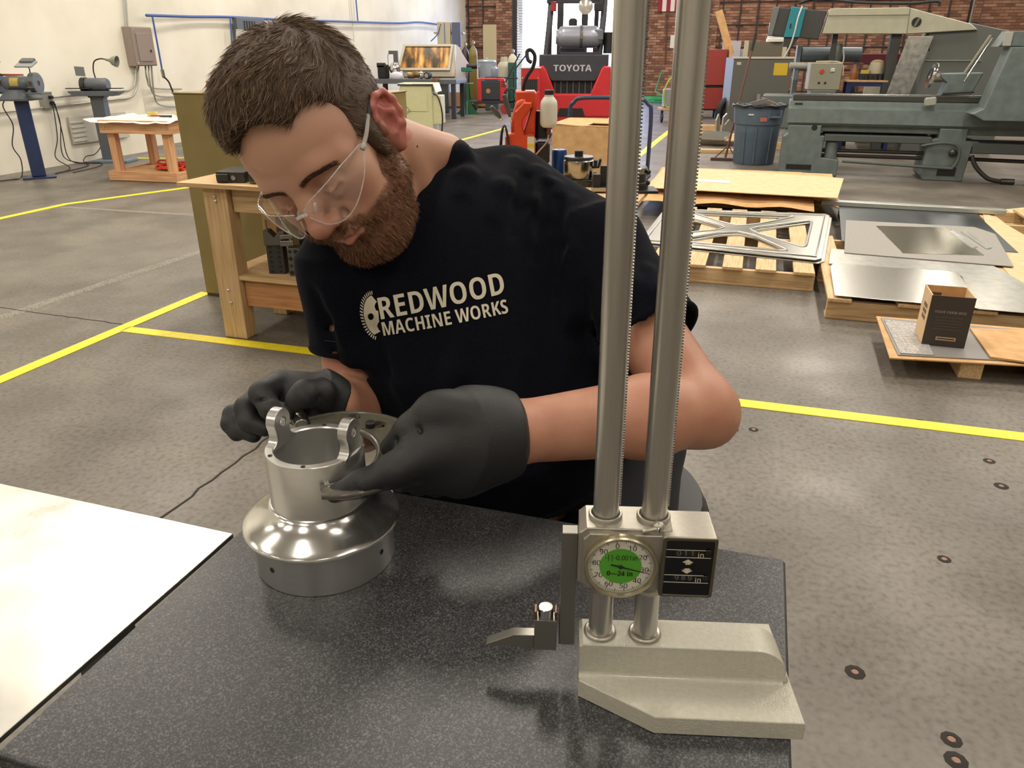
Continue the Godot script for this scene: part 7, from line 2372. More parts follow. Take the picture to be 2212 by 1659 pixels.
func pallet(label: String, p: Vector3, w: float, d: float, boards: int) -> Node3D:
	var t = thing("pallet", label, "pallet", p, 0, "timber pallets on the floor")
	for k in 3:
		plank(t, "bottom_board", Vector3(0, 0.009, -d / 2 + 0.06 + k * (d - 0.12) / 2), Vector3(w, 0.018, 0.11), M.pine)
		plank(t, "stringer", Vector3(0, 0.063, -d / 2 + 0.03 + k * (d - 0.06) / 2), Vector3(w, 0.09, 0.042), M.pine)
	for k in boards:
		plank(t, "top_board", Vector3(-w / 2 + 0.07 + k * (w - 0.14) / (boards - 1), 0.119, 0), Vector3(0.13, 0.022, d + 0.04), M.pine, 0.003, Vector3(0, (k % 3 - 1) * 0.5, 0))
	return t

func flat_sheet(called: String, label: String, category: String, pts: Array, th: float, m: Material, group := "", rr := 0.0) -> Node3D:
	# outline given on the floor plan at the height of its underside
	var c = Vector3.ZERO
	for p in pts:
		c += p / pts.size()
	var poly = []
	for p in pts:
		poly.append(Vector2(p.x - c.x, p.z - c.z))
	var b = nb().at(Transform3D(Basis(Vector3.RIGHT, Vector3.BACK, Vector3.DOWN), Vector3.ZERO))
	b.prism(poly, -th, 0.0, minf(0.0015, th * 0.3))
	var o = thing(called, label, category, c, 0, group)
	part(o, "sheet", b, m)
	return o

func build_right() -> void:
	build_lathe()
	build_bandsaw()
	build_scrap()
	build_pallets()
	# on the brick wall
	var fl = thing("wall_flag", "vertical red and white striped flag hanging on the brick wall", "flag", Vector3(0, 0, -25.42))
	var a = Vector3(-3.3138, 2.5209, -25.42)
	var b = Vector3(-1.7354, 2.5132, -25.42)
	for k in 13:
		var x0: float = lerpf(a.x, b.x, k / 13.0)
		var x1: float = lerpf(a.x, b.x, (k + 1) / 13.0)
		part(fl, "stripe", nb().box(Vector3((x0 + x1) / 2, a.y + 1.25, 0.0), Vector3(x1 - x0, 2.5, 0.012), 0.0), pm("8e2236", 0.85) if k % 2 == 0 else pm("d3ccc4", 0.85))
	part(fl, "pole", nb().rod(Vector3(a.x - 0.1, a.y + 2.52, 0.0), Vector3(b.x + 0.1, a.y + 2.52, 0.0), 0.025, 10), M.pine)
	part(fl, "canton", nb().box(Vector3(lerpf(a.x, b.x, 0.27), a.y + 1.98, 0.008), Vector3((b.x - a.x) * 0.54, 1.0, 0.012), 0.0), pm("28325e", 0.85))
	one("notice_board", "small white notice on the brick wall between the gauge columns", "sign", nb().box(Vector3.ZERO, Vector3(0.34, 0.36, 0.03), 0.004), pm("cfc9c0", 0.6), Vector3(-2.7141, 1.6992, -25.45))
	one("wall_conduit", "thin dark conduit running down the brick below the flag", "conduit", nb().tube([Vector3(-3.0365, 2.4802, -25.42), Vector3(-2.9768, 1.0549, -25.42)], 0.022, 6), pm("5d3a30"), Vector3.ZERO, 0, "wall conduits")
	one("wall_conduit", "bent conduit on the brick above the big grey lathe guard", "conduit", nb().tube([Vector3(5.0845, 2.7972, -25.3), Vector3(5.0768, 2.0162, -25.3), Vector3(5.2915, 0.3817, -25.3)], 0.03, 6), pm("8d8a83", 0.4, 0.5), Vector3.ZERO, 0, "wall conduits")
	var hose = []
	for k in 70:
		var an = k * 0.55
		hose.append(Vector3(-3.45 + cos(an) * (0.62 + 0.06 * sin(k * 1.3)), 0.03 + 0.0016 * k, -24.9 + sin(an) * 0.34))
	hose += [Vector3(-3.2, 0.3, -25.2), Vector3(-3.05, 0.9, -25.3)]
	one("garden_hose", "green garden hose coiled on the floor against the brick wall", "hose", nb().tube(hose, 0.022, 6), pm("2a9a63", 0.5))

func build_lathe() -> void:
	var g = mottled([hexc("565f5d"), hexc("5f6967"), hexc("697371")], 0.015, Vector3.ONE * 1.2, 0.5)
	var dk = pm("3d3f3b", 0.45, 0.3)
	var t = thing("engine_lathe", "long grey green engine lathe with slanted guard standing before the brick wall", "lathe", Vector3(0.33, 0, -10.55))
	# bed
	part(t, "bed", nb().at(Transform3D(Basis(Vector3.UP, PI / 2), Vector3.ZERO)).prism([Vector2(0.0, 0.60), Vector2(0.55, 0.60), Vector2(0.55, 0.88), Vector2(0.05, 0.88), Vector2(0.04, 0.82), Vector2(-0.02, 0.79), Vector2(-0.03, 0.63)], 0.0, 4.6, 0.008), g)
	part(t, "way", nb().box(Vector3(2.3, 0.915, -0.12), Vector3(4.55, 0.07, 0.14), 0.01), dk)
	part(t, "way", nb().box(Vector3(2.3, 0.915, -0.42), Vector3(4.55, 0.07, 0.14), 0.01), dk)
	part(t, "way_rail", nb().box(Vector3(2.3, 0.955, -0.10), Vector3(4.5, 0.012, 0.05), 0.004), M.steel)
	part(t, "maker_plate", nb().box(Vector3(0.10, 0.845, -0.036), Vector3(0.09, 0.018, 0.004), 0.001), M.black)
	part(t, "bed_skirt", nb().box(Vector3(2.3, 0.565, -0.28), Vector3(4.5, 0.08, 0.46), 0.008), g)
	# pedestals
	var lp = part(t, "pedestal", nb().prism([Vector2(0.02, 0.60), Vector2(0.40, 0.60), Vector2(0.40, 0.48), Vector2(0.50, 0.48), Vector2(0.50, 0.42), Vector2(0.45, 0.42), Vector2(0.45, 0.22), Vector2(0.66, 0.20), Vector2(0.66, 0.0), Vector2(-0.03, 0.0), Vector2(-0.03, 0.46), Vector2(0.02, 0.50)], -0.50, 0.03, 0.012), g)
	part(lp, "foot_recess", nb().box(Vector3(0.20, 0.10, 0.03), Vector3(0.30, 0.06, 0.01), 0.0), M.black)
	part(lp, "coolant_pump", nb().pos(Vector3(0.56, 0.20, -0.06)).cyl(0.075, 0.21, 18), g)
	part(lp, "port", nb().at(Transform3D(Basis(Vector3.RIGHT, PI / 2), Vector3(0.32, 0.575, 0.028))).cyl(0.035, 0.006, 14), M.black)
	var rp = part(t, "pedestal", nb().prism([Vector2(1.72, 0.60), Vector2(2.02, 0.60), Vector2(2.02, 0.47), Vector2(2.16, 0.46), Vector2(2.16, 0.41), Vector2(2.10, 0.40), Vector2(2.07, 0.0), Vector2(1.64, 0.0), Vector2(1.60, 0.06), Vector2(1.62, 0.46), Vector2(1.72, 0.49)], -0.50, 0.03, 0.012), g)
	part(rp, "foot_recess", nb().box(Vector3(1.88, 0.11, 0.031), Vector3(0.20, 0.10, 0.008), 0.0), M.black)
	part(rp, "coolant_pipe", nb().tube(smooth(V3([1.55, 0.40, 0.06, 1.75, 0.44, 0.07, 1.92, 0.42, 0.07, 1.97, 0.30, 0.07, 1.93, 0.17, 0.07, 1.80, 0.155, 0.07, 0.7, 0.19, 0.05]), 5), 0.016, 8), pm("4c5452"))
	part(rp, "valve", nb().ball(Vector3(1.90, 0.33, 0.06), Vector3(0.045, 0.045, 0.03), 12, 8), M.dark_steel)
	part(t, "chip_pan", nb().box(Vector3(1.05, 0.46, -0.2), Vector3(1.2, 0.08, 0.5), 0.01), pm("464b49"))
	part(t, "chip_pan", nb().box(Vector3(3.3, 0.39, -0.2), Vector3(2.4, 0.12, 0.5), 0.01), pm("464b49"))
	for y in [0.30, 0.24]:
		part(t, "tie_rod", nb().rod(Vector3(0.45, y, -0.1), Vector3(1.65, y, -0.1), 0.022, 10), pm("2c2622"))
	part(t, "tie_rod", nb().rod(Vector3(2.1, 0.25, -0.1), Vector3(4.3, 0.22, -0.1), 0.022, 10), pm("2c2622"))
	part(t, "far_pedestal", nb().box(Vector3(4.2, 0.3, -0.25), Vector3(0.5, 0.6, 0.5), 0.012), g)
	part(t, "drain_hose", nb().tube(smooth(V3([2.12, 0.30, 0.0, 2.18, 0.18, 0.05, 2.32, 0.06, 0.1, 2.48, 0.03, 0.1]), 5), 0.026, 8), pm("23201c", 0.6))
	part(t, "hose_end", nb().rod(Vector3(2.46, 0.03, 0.1), Vector3(2.60, 0.03, 0.1), 0.036, 10), M.dark_steel)
	# headstock behind the slanted guard
	part(t, "headstock", nb().box(Vector3(3.35, 1.25, -0.3), Vector3(1.7, 0.62, 0.55), 0.02), g)
	part(t, "slanted_guard", nb().prism([Vector2(1.93, 0.79), Vector2(2.04, 0.85), Vector2(2.17, 1.48), Vector2(4.2, 1.46), Vector2(4.2, 0.72), Vector2(2.06, 0.72)], 0.05, 0.40, 0.012), g)
	part(t, "guard_top", nb().prism([Vector2(2.06, 1.485), Vector2(4.2, 1.475), Vector2(4.2, 1.62), Vector2(2.14, 1.64)], -0.05, 0.30, 0.01), g)
	part(t, "guard_edge", nb().box(Vector3(2.13, 1.56, 0.32), Vector3(0.08, 0.14, 0.02), 0.004), pm("9a9c94", 0.4))
	part(t, "guard_arm", nb().rod(Vector3(1.78, 0.98, -0.1), Vector3(2.06, 1.60, -0.1), 0.026, 10), pm("6c6a5e", 0.4, 0.4))
	part(t, "guard_wire", nb().rod(Vector3(1.86, 1.12, 0.02), Vector3(2.05, 1.58, 0.02), 0.010, 8), M.chrome)
	part(t, "spindle_arm", nb().prism([Vector2(1.62, 1.20), Vector2(2.06, 1.21), Vector2(1.98, 0.97), Vector2(1.66, 0.96), Vector2(1.70, 1.10), Vector2(1.62, 1.16)], -0.30, -0.06, 0.012), g)
	part(t, "spindle_ring", nb().at(Transform3D(Basis(Vector3.BACK, PI / 2 - 0.2), Vector3(1.56, 1.17, -0.16))).lathe(V2([0.07, 0, 0.14, 0.0, 0.145, 0.02, 0.14, 0.04, 0.07, 0.04, 0.07, 0]), 28), M.chrome)
	part(t, "spindle_nose", nb().at(Transform3D(Basis(Vector3.BACK, PI / 2), Vector3(1.66, 1.16, -0.16))).cyl(0.06, 0.12, 18), M.steel)
	part(t, "feed_lever", nb().rod(Vector3(1.66, 0.985, 0.03), Vector3(1.98, 1.01, 0.05), 0.012, 8), M.black)
	part(t, "carriage_clamp", nb().rot(Vector3(1.55, 0.895, 0.03), Vector3(0, 0, 8)).box(Vector3.ZERO, Vector3(0.13, 0.10, 0.06), 0.02), pm("8e9288", 0.6))

func build_bandsaw() -> void:
	var cream = mottled([hexc("a5a38e"), hexc("b0ae99")], 0.015, Vector3.ONE * 1.2, 0.5)
	var charcoal = pm("3a3b39", 0.5)
	var t = thing("band_saw", "huge horizontal band saw with cream arm, teal guide box and grey housing behind the lathe", "band saw", Vector3(0, 0, -13.6))
	part(t, "arm", nb().prism([Vector2(0.74, 1.68), Vector2(1.92, 1.67), Vector2(1.90, 2.02), Vector2(0.80, 2.02)], -0.35, 0.05, 0.012), cream)
	part(t, "arm_end", nb().prism([Vector2(1.92, 1.67), Vector2(2.85, 1.72), Vector2(2.75, 1.80), Vector2(1.90, 2.02)], -0.33, 0.04, 0.012), cream)
	part(t, "arm_ridge", nb().prism([Vector2(0.79, 1.925), Vector2(1.90, 1.925), Vector2(1.89, 2.025), Vector2(0.81, 2.025)], 0.04, 0.065, 0.008), cream)
	var eye = part(t, "inspection_hole", nb().at(Transform3D(Basis(Vector3.RIGHT, PI / 2), Vector3(2.02, 1.83, 0.04))).cyl(0.065, 0.012, 20), M.black)
	part(eye, "belt_glimpse", nb().rot(Vector3(2.025, 1.83, 0.055), Vector3(0, 0, -20)).box(Vector3.ZERO, Vector3(0.03, 0.12, 0.006), 0.001), pm("6a675c"))
	part(t, "blade_guard", nb().prism([Vector2(0.30, 1.64), Vector2(0.70, 1.60), Vector2(0.76, 2.00), Vector2(0.36, 2.03)], -0.28, 0.03, 0.012), charcoal)
	part(t, "guide_box", nb().prism([Vector2(0.19, 1.63), Vector2(0.42, 1.63), Vector2(0.46, 2.03), Vector2(0.25, 2.06)], -0.2, 0.08, 0.012), pm("1f7f8c", 0.45))
	part(t, "guide_slot", nb().box(Vector3(0.27, 1.79, 0.082), Vector3(0.02, 0.07, 0.006), 0.001), M.black)
	part(t, "guide_foot", nb().prism([Vector2(0.20, 1.50), Vector2(0.34, 1.50), Vector2(0.42, 1.635), Vector2(0.20, 1.635)], -0.14, 0.04, 0.008), charcoal)
	part(t, "coolant_tube", nb().tube(smooth(V3([0.40, 2.06, 0.08, 0.36, 1.9, 0.12, 0.34, 1.7, 0.12, 0.30, 1.50, 0.1, 0.24, 1.35, 0.05]), 5), 0.012, 8), pm("c3c6c6", 0.4))
	part(t, "idler_housing", nb().prism([Vector2(-0.02, 1.66), Vector2(0.20, 1.64), Vector2(0.26, 2.04), Vector2(0.02, 2.05)], -0.26, 0.02, 0.012), charcoal)
	part(t, "idler_cap", nb().prism([Vector2(-0.05, 1.66), Vector2(0.02, 1.66), Vector2(0.08, 2.06), Vector2(-0.02, 2.06)], -0.27, 0.04, 0.008), pm("6b6f6e"))
	part(t, "upper_cable", nb().tube(smooth(V3([0.35, 2.10, 0, 0.6, 2.16, 0.0, 1.2, 2.10, 0, 1.9, 2.08, 0, 2.25, 2.10, 0, 2.28, 2.04, 0]), 5), 0.02, 8), M.black_rubber)
	part(t, "post", nb().box(Vector3(0.95, 0.85, -0.2), Vector3(0.08, 1.7, 0.1), 0.005), charcoal)
	part(t, "post", nb().box(Vector3(1.80, 0.85, -0.15), Vector3(0.14, 1.7, 0.2), 0.005), charcoal)
	part(t, "lower_frame", nb().box(Vector3(1.3, 0.55, -0.2), Vector3(2.6, 0.5, 0.6), 0.02), pm("5f6664"))
	part(t, "splash_sheet", nb().prism([Vector2(1.78, 0.8), Vector2(2.10, 0.8), Vector2(2.28, 1.64), Vector2(1.94, 1.64)], 0.06, 0.09, 0.004), M.alu_sheet)
	part(t, "grey_housing", nb().prism([Vector2(2.14, 0.0), Vector2(3.4, 0.0), Vector2(3.5, 1.62), Vector2(3.35, 1.69), Vector2(2.74, 1.82), Vector2(2.24, 1.70), Vector2(2.20, 1.62), Vector2(2.28, 1.44), Vector2(2.24, 1.30)], -0.6, -0.02, 0.015), pm("5c5f5a", 0.55))
	part(t, "housing_seam", nb().box(Vector3(2.62, 1.31, -0.01), Vector3(0.75, 0.018, 0.02), 0.003), pm("777a73"))
	# control cabinet in front of the housing
	var ct = thing("control_cabinet", "narrow grey control cabinet with a row of buttons before the band saw housing", "cabinet", Vector3(3.0259, 1.4418, -14.6568), 6)
	ct.position.y = 0
	part(ct, "cabinet", nb().box(Vector3(0, 0.78, 0), Vector3(0.30, 1.56, 0.24), 0.01), pm("6d6f6b", 0.5))
	part(ct, "button_strip", nb().box(Vector3(-0.13, 1.38, 0.125), Vector3(0.05, 0.32, 0.02), 0.004), pm("8d959c", 0.4))
	for k in 4:
		part(ct, "button", nb().ball(Vector3(-0.13, 1.48 - k * 0.06, 0.138), Vector3.ONE * 0.016, 8, 6), M.black if k % 2 else pm("b9a74a"))
	part(ct, "label_plate", nb().box(Vector3(0.03, 1.35, 0.122), Vector3(0.10, 0.10, 0.004), 0.001), pm("5c5e5a"))
	# beige tailstock gear behind the lathe bed
	var q = Vector3(0.8371, 0.9236, -13.2832)
	var b = thing("control_box", "beige control box with red stop button standing behind the lathe bed", "control box", Vector3(q.x, 0, q.z), 8)
	part(b, "stand", nb().box(Vector3(0, 0.45, 0), Vector3(0.36, 0.9, 0.3), 0.01), pm("5f6664"))
	part(b, "box", nb().box(Vector3(0, 1.09, 0), Vector3(0.46, 0.38, 0.26), 0.012), pm("8e8b7a", 0.55))
	part(b, "stop_button", nb().at(Transform3D(Basis(Vector3.RIGHT, PI / 2), Vector3(-0.06, 1.16, 0.13))).cyl(0.032, 0.02, 16), pm("b3402a", 0.4))
	part(b, "switch", nb().box(Vector3(0.09, 1.18, 0.14), Vector3(0.06, 0.05, 0.03), 0.006), pm("c3c4bd"))
	for k in 2:
		part(b, "knob", nb().at(Transform3D(Basis(Vector3.RIGHT, PI / 2), Vector3(-0.08 + k * 0.09, 1.0, 0.13))).cyl(0.016, 0.015, 12), M.black)
	part(b, "cable_loop", nb().tube(smooth(V3([-0.14, 1.29, 0, -0.02, 1.30, 0.05, 0.06, 1.285, 0.03, -0.03, 1.288, -0.03, -0.12, 1.295, 0.02, 0.2, 1.28, 0.1, 0.25, 1.1, 0.12]), 5), 0.009, 6), pm("b9ab84"))
	var tb = Vector3(0.9588, 1.3874, -14.2198)
	var tc = thing("tube_guard", "blue grey half tube guard lying level behind the beige control box", "guard", Vector3(tb.x, 0, tb.z), 4)
	part(tc, "tube", nb().at(Transform3D(Basis(Vector3.BACK, PI / 2), Vector3(0.45, tb.y, 0))).lathe(V2([0, 0, 0.105, 0, 0.11, 0.004, 0.11, 0.90, 0.105, 0.904, 0, 0.904]), 24), pm("5a656b", 0.45))
	part(tc, "end_plate", nb().box(Vector3(-0.50, tb.y - 0.12, 0), Vector3(0.07, 0.52, 0.2), 0.008), pm("67747b", 0.45))
	part(tc, "stand", nb().box(Vector3(-0.50, (tb.y - 0.37) / 2, 0), Vector3(0.07, tb.y - 0.37, 0.2), 0.008), pm("4e5557", 0.45))
	part(tc, "stand", nb().box(Vector3(0.40, (tb.y - 0.10) / 2, 0), Vector3(0.07, tb.y - 0.10, 0.15), 0.008), pm("4e5557", 0.45))
	part(tc, "white_pipe", nb().rod(Vector3(-0.62, tb.y - 0.16, 0.12), Vector3(-0.12, tb.y - 0.16, 0.12), 0.045, 14), pm("b5b4ac", 0.4))
	part(tc, "red_bar", nb().box(Vector3(0.05, tb.y - 0.135, 0.05), Vector3(0.9, 0.03, 0.03), 0.004), pm("8a4a50", 0.5))
	var mt = thing("coolant_canister", "grey upright canister with white tube before the tube guard", "canister", Vector3(1.0011, 1.3621, -13.8783), 0)
	part(mt, "canister", nb().pos(Vector3(0, -0.18, 0)).lathe(V2([0, 0, 0.085, 0, 0.09, 0.01, 0.09, 0.35, 0.085, 0.36, 0, 0.36]), 20), pm("6c6f6d", 0.4, 0.3))
	part(mt, "stand", nb().pos(Vector3(0, -mt.position.y, 0)).cyl(0.03, mt.position.y - 0.18, 10), M.dark_steel)
	part(mt, "tube", nb().tube(smooth(V3([0.1, 0.1, 0.02, 0.13, -0.05, 0.02, 0.08, -0.22, 0.04, 0.04, -0.36, 0.05]), 4), 0.012, 6), pm("c9c8c0"))
	# little blue bench with cups and cans
	var wp = Vector3(1.5778, 0.8703, -13.8313)
	var w = thing("blue_bench", "small blue framed bench with wooden top crowded with cups behind the lathe", "bench", Vector3(wp.x, 0, wp.z), 5)
	var ty: float = wp.y + 0.16
	part(w, "tabletop", nb().box(Vector3(0.0, ty - 0.015, 0), Vector3(0.78, 0.03, 0.4), 0.004), M.card)
	for x in [-0.34, 0.34]:
		for z in [-0.16, 0.16]:
			part(w, "leg", nb().box(Vector3(x, (ty - 0.03) / 2, z), Vector3(0.06, ty - 0.03, 0.06), 0.004), pm("1f2b5c", 0.4))
	part(w, "rail", nb().box(Vector3(0, ty - 0.06, 0.17), Vector3(0.74, 0.06, 0.03), 0.003), pm("1f2b5c", 0.4))
	var set_on = func(o: Node3D, x: float, z: float): o.position = Vector3(wp.x, ty, wp.z) + Basis(Vector3.UP, deg_to_rad(5)) * Vector3(x, 0, z)
	for k in 9:
		set_on.call(one("black_cup", "%s black cup from the left in the row on the blue bench" % ["first", "second", "third", "fourth", "fifth", "sixth", "seventh", "eighth", "ninth"][k], "cup", nb().lathe(V2([0, 0, 0.03, 0, 0.032, 0.09, 0.028, 0.09, 0.026, 0.02, 0, 0.02]), 12), pm("26262a"), Vector3.ZERO, 0, "black cups in a row"), -0.18 + k * 0.068, 0.14)
	var cn = thing("coffee_can", "dented cream can with handle on the blue bench", "can", Vector3.ZERO)
	part(cn, "can", nb().lathe(V2([0, 0, 0.10, 0, 0.105, 0.01, 0.10, 0.24, 0.095, 0.25, 0, 0.25]), 20), pm("c4b79c", 0.5))
	part(cn, "handle", nb().tube(smooth(V3([0.09, 0.22, 0, 0.15, 0.18, 0, 0.15, 0.10, 0, 0.09, 0.05, 0]), 4), 0.012, 6), pm("9a8d74"))
	part(cn, "rag_top", nb().ball(Vector3(0, 0.25, 0), Vector3(0.09, 0.04, 0.08), 12, 8), pm("b59f7c", 0.9))
	set_on.call(cn, 0.05, -0.02)
	set_on.call(one("yellow_box", "yellow and white carton beside the cream can on the blue bench", "box", nb().box(Vector3(0, 0.07, 0), Vector3(0.12, 0.14, 0.08), 0.004), pm("c9b24a", 0.6)), -0.12, 0.03)
	set_on.call(one("amber_bottle", "amber bottle at the end of the blue bench", "bottle", nb().lathe(V2([0, 0, 0.05, 0, 0.055, 0.01, 0.055, 0.14, 0.03, 0.18, 0.028, 0.22, 0, 0.22]), 16), pm("9a6238", 0.4)), -0.27, 0.0)
	var rd = thing("red_tool_chest", "low maroon tool chest with open cream flap behind the cups", "tool chest", Vector3(1.9735, 1.1605, -14.8874), 5)
	rd.position.y = 0
	part(rd, "chest", nb().box(Vector3(-0.12, 1.32, 0), Vector3(1.0, 0.16, 0.4), 0.01), pm("5e2430", 0.5))
	part(rd, "cream_side", nb().prism([Vector2(-0.4, 0.0), Vector2(0.52, 0.0), Vector2(0.58, 1.24), Vector2(0.25, 1.38), Vector2(-0.4, 1.24)], 0.12, 0.19, 0.006), pm("a7a48f", 0.5))
	part(rd, "red_flap", nb().prism([Vector2(0.22, 1.30), Vector2(0.56, 1.24), Vector2(0.58, 1.28), Vector2(0.28, 1.42)], 0.19, 0.24, 0.006), pm("6e2a30", 0.45))
	part(rd, "crank_handle", nb().tube([Vector3(0.14, 1.48, 0.24), Vector3(0.18, 1.33, 0.26), Vector3(0.40, 1.13, 0.26)], 0.018, 8), M.steel)
	part(rd, "crank_knob", nb().ball(Vector3(0.41, 1.12, 0.26), Vector3.ONE * 0.035, 10, 8), M.dark_steel)
	# paper bag on a blue crate
	var pb = Vector3(2.8767, 0.8538, -13.9976)
	var cr = thing("blue_crate", "blue framed stool with wooden lid under the paper bag", "stool", Vector3(pb.x, 0, pb.z), 12)
	part(cr, "lid", nb().box(Vector3(0, pb.y + 0.08, 0), Vector3(0.40, 0.04, 0.3), 0.004), M.pine)
	for x in [-0.17, 0.17]:
		for z in [-0.12, 0.12]:
			part(cr, "leg", nb().box(Vector3(x, (pb.y + 0.06) / 2, z), Vector3(0.05, pb.y + 0.06, 0.05), 0.003), pm("232c50", 0.45))
	var bg = thing("paper_bag", "brown paper carrier bag with looped handles behind the lathe spindle", "bag", Vector3(pb.x + 0.02, pb.y + 0.10, pb.z), 12)
	part(bg, "bag", nb().loft([V3([-0.15, 0, -0.09, 0.15, 0, -0.09, 0.15, 0, 0.09, -0.15, 0, 0.09]), V3([-0.155, 0.2, -0.08, 0.155, 0.2, -0.08, 0.155, 0.2, 0.08, -0.155, 0.2, 0.08]), V3([-0.14, 0.40, -0.045, 0.14, 0.40, -0.045, 0.14, 0.40, 0.045, -0.14, 0.40, 0.045])]), M.card)
	for z in [-0.04, 0.04]:
		part(bg, "bag_handle", nb().tube(smooth(V3([-0.07, 0.39, z, -0.06, 0.47, z, 0.0, 0.50, z, 0.06, 0.47, z, 0.07, 0.39, z]), 4), 0.007, 6), pm("d6cdbc"))

func build_scrap() -> void:
	# grey tub with its yellow label
	var hp = Vector3(-0.0781, 1.3199, -16.6111)
	var t = thing("scrap_hopper", "large grey steel hopper with yellow label behind the blue grey bin", "hopper", Vector3(hp.x, 0, hp.z), 12)
	var H: float = hp.y
	var g = pm("5b5b55", 0.55)
	part(t, "front_wall", nb().prism([Vector2(-0.54, 0.12), Vector2(0.50, 0.12), Vector2(0.56, H), Vector2(-0.56, H)], 0.0, 0.02, 0.004), g)
	part(t, "rear_wall", nb().prism([Vector2(-0.54, 0.12), Vector2(0.50, 0.12), Vector2(0.56, H), Vector2(-0.56, H)], -0.9, -0.88, 0.004), g)
	for x in [-0.55, 0.53]:
		part(t, "side_wall", nb().box(Vector3(x, (H + 0.12) / 2, -0.44), Vector3(0.02, H - 0.12, 0.9), 0.004), g)
	part(t, "floor_plate", nb().box(Vector3(0, 0.12, -0.44), Vector3(1.04, 0.03, 0.88), 0.004), g)
	part(t, "rim", nb().box(Vector3(0, H, 0.015), Vector3(1.18, 0.035, 0.05), 0.006), pm("b9b3a2", 0.5))
	part(t, "rim", nb().box(Vector3(0.57, H, -0.44), Vector3(0.05, 0.035, 0.9), 0.006), pm("b9b3a2", 0.5))
	part(t, "warning_label", nb().box(Vector3(0.34, H - 0.20, 0.022), Vector3(0.26, 0.22, 0.003), 0.0), pm("c9a92c", 0.6))
	part(t, "small_label", nb().box(Vector3(-0.46, H - 0.10, 0.022), Vector3(0.08, 0.05, 0.003), 0.0), pm("b9b59a", 0.6))
	for x in [-0.4, 0.4]:
		part(t, "skid", nb().box(Vector3(x, 0.055, -0.44), Vector3(0.12, 0.11, 0.9), 0.006), g)
	part(t, "brace", nb().box(Vector3(-0.02, 0.42, 0.03), Vector3(0.07, 0.5, 0.04), 0.004), pm("83857f", 0.5))
	var wb = thing("hopper_crate", "weathered plywood crate sticking out of the grey hopper", "crate", Vector3(hp.x - 0.02, 0.135, hp.z - 0.42), 12)
	part(wb, "front_board", nb().box(Vector3(0, H + 0.02, 0.12), Vector3(0.72, 0.26, 0.02), 0.003), pm("6b6455", 0.8))
	part(wb, "lower_box", nb().box(Vector3(0, (H - 0.1) / 2, 0), Vector3(0.7, H - 0.1, 0.3), 0.004), pm("6b6455", 0.8))
	for x in [-0.37, 0.36]:
		part(wb, "cleat", nb().box(Vector3(x, H + 0.02, 0.14), Vector3(0.08, 0.30, 0.04), 0.004), pm("bdb59c", 0.7))
	var bk = thing("white_bucket", "white plastic bucket turned upside down on the hopper crate", "bucket", Vector3(hp.x + 0.18, H + 0.285, hp.z - 0.44))
	part(bk, "bucket", nb().lathe(V2([0.16, 0, 0.18, 0.0, 0.18, 0.05, 0.165, 0.06, 0.155, 0.33, 0.14, 0.345, 0, 0.345]), 28), pm("d6d4cd", 0.4))
	part(bk, "label", nb().lathe(V2([0.171, 0.09, 0.161, 0.25]), 6, 1.3, 1.9), pm("8e8d88", 0.6))
	wb.position.y = 0.135
	# blue grey round bin
	var cb = Vector3(-0.0307, 0, -11.5247)
	var c = thing("trash_bin", "blue grey round trash bin with black liner in front of the hopper", "trash bin", Vector3(cb.x, 0, cb.z), 10)
	var cg = mottled([hexc("4a5866"), hexc("546271")], 0.02, Vector3.ONE, 0.5)
	part(c, "body", nb().lathe(V2([0, 0, 0.265, 0, 0.275, 0.02, 0.30, 0.50, 0.305, 0.52, 0.318, 0.53, 0.335, 0.745, 0.325, 0.745, 0.26, 0.03, 0, 0.03]), 32), cg)
	part(c, "rim", nb().tube(circle(0.337, 36).map(func(w): return Vector3(w.x, 0.755, w.y)), 0.018, 8, true), cg)
	var lin = []
	for k in 48:
		var a = TAU * k / 48
		lin.append(Vector3(cos(a) * (0.345 + 0.006 * sin(k * 1.9)), 0.765 + 0.008 * sin(k * 1.3), sin(a) * (0.345 + 0.006 * sin(k * 1.9))))
	part(c, "bin_liner", nb().tube(lin, 0.020, 8, true), pm("17171a", 0.25))
	part(c, "liner_inside", nb().pos(Vector3(0, 0.55, 0)).lathe(V2([0.0, 0.0, 0.28, 0.02, 0.32, 0.20]), 28), pm("17171a", 0.3))
	var hd = part(c, "handle", nb().box(Vector3(0.16, 0.63, 0.30), Vector3(0.17, 0.03, 0.05), 0.01), cg)
	for x in [0.085, 0.235]:
		part(hd, "handle_post", nb().box(Vector3(x, 0.66, 0.30), Vector3(0.025, 0.12, 0.05), 0.008), cg)
	for a in [60, 100, 130]:
		var e = Vector3(cos(deg_to_rad(a)), 0, sin(deg_to_rad(a)))
		part(c, "moulded_rib", nb().tube([e * 0.28 + Vector3(0, 0.02, 0), e * 0.302 + Vector3(0, 0.50, 0)], 0.012, 6), cg)
	part(c, "maker_badge", nb().at(Transform3D(Basis(Vector3.UP, -0.25), Vector3.ZERO)).box(Vector3(-0.07, 0.66, 0.328), Vector3(0.07, 0.018, 0.006), 0.002), pm("c9c9c4", 0.5))
	part(c, "red_sticker", nb().at(Transform3D(Basis(Vector3.UP, 0.05), Vector3.ZERO)).box(Vector3(0.0, 0.60, 0.324), Vector3(0.09, 0.05, 0.006), 0.004), pm("b3625c", 0.5))
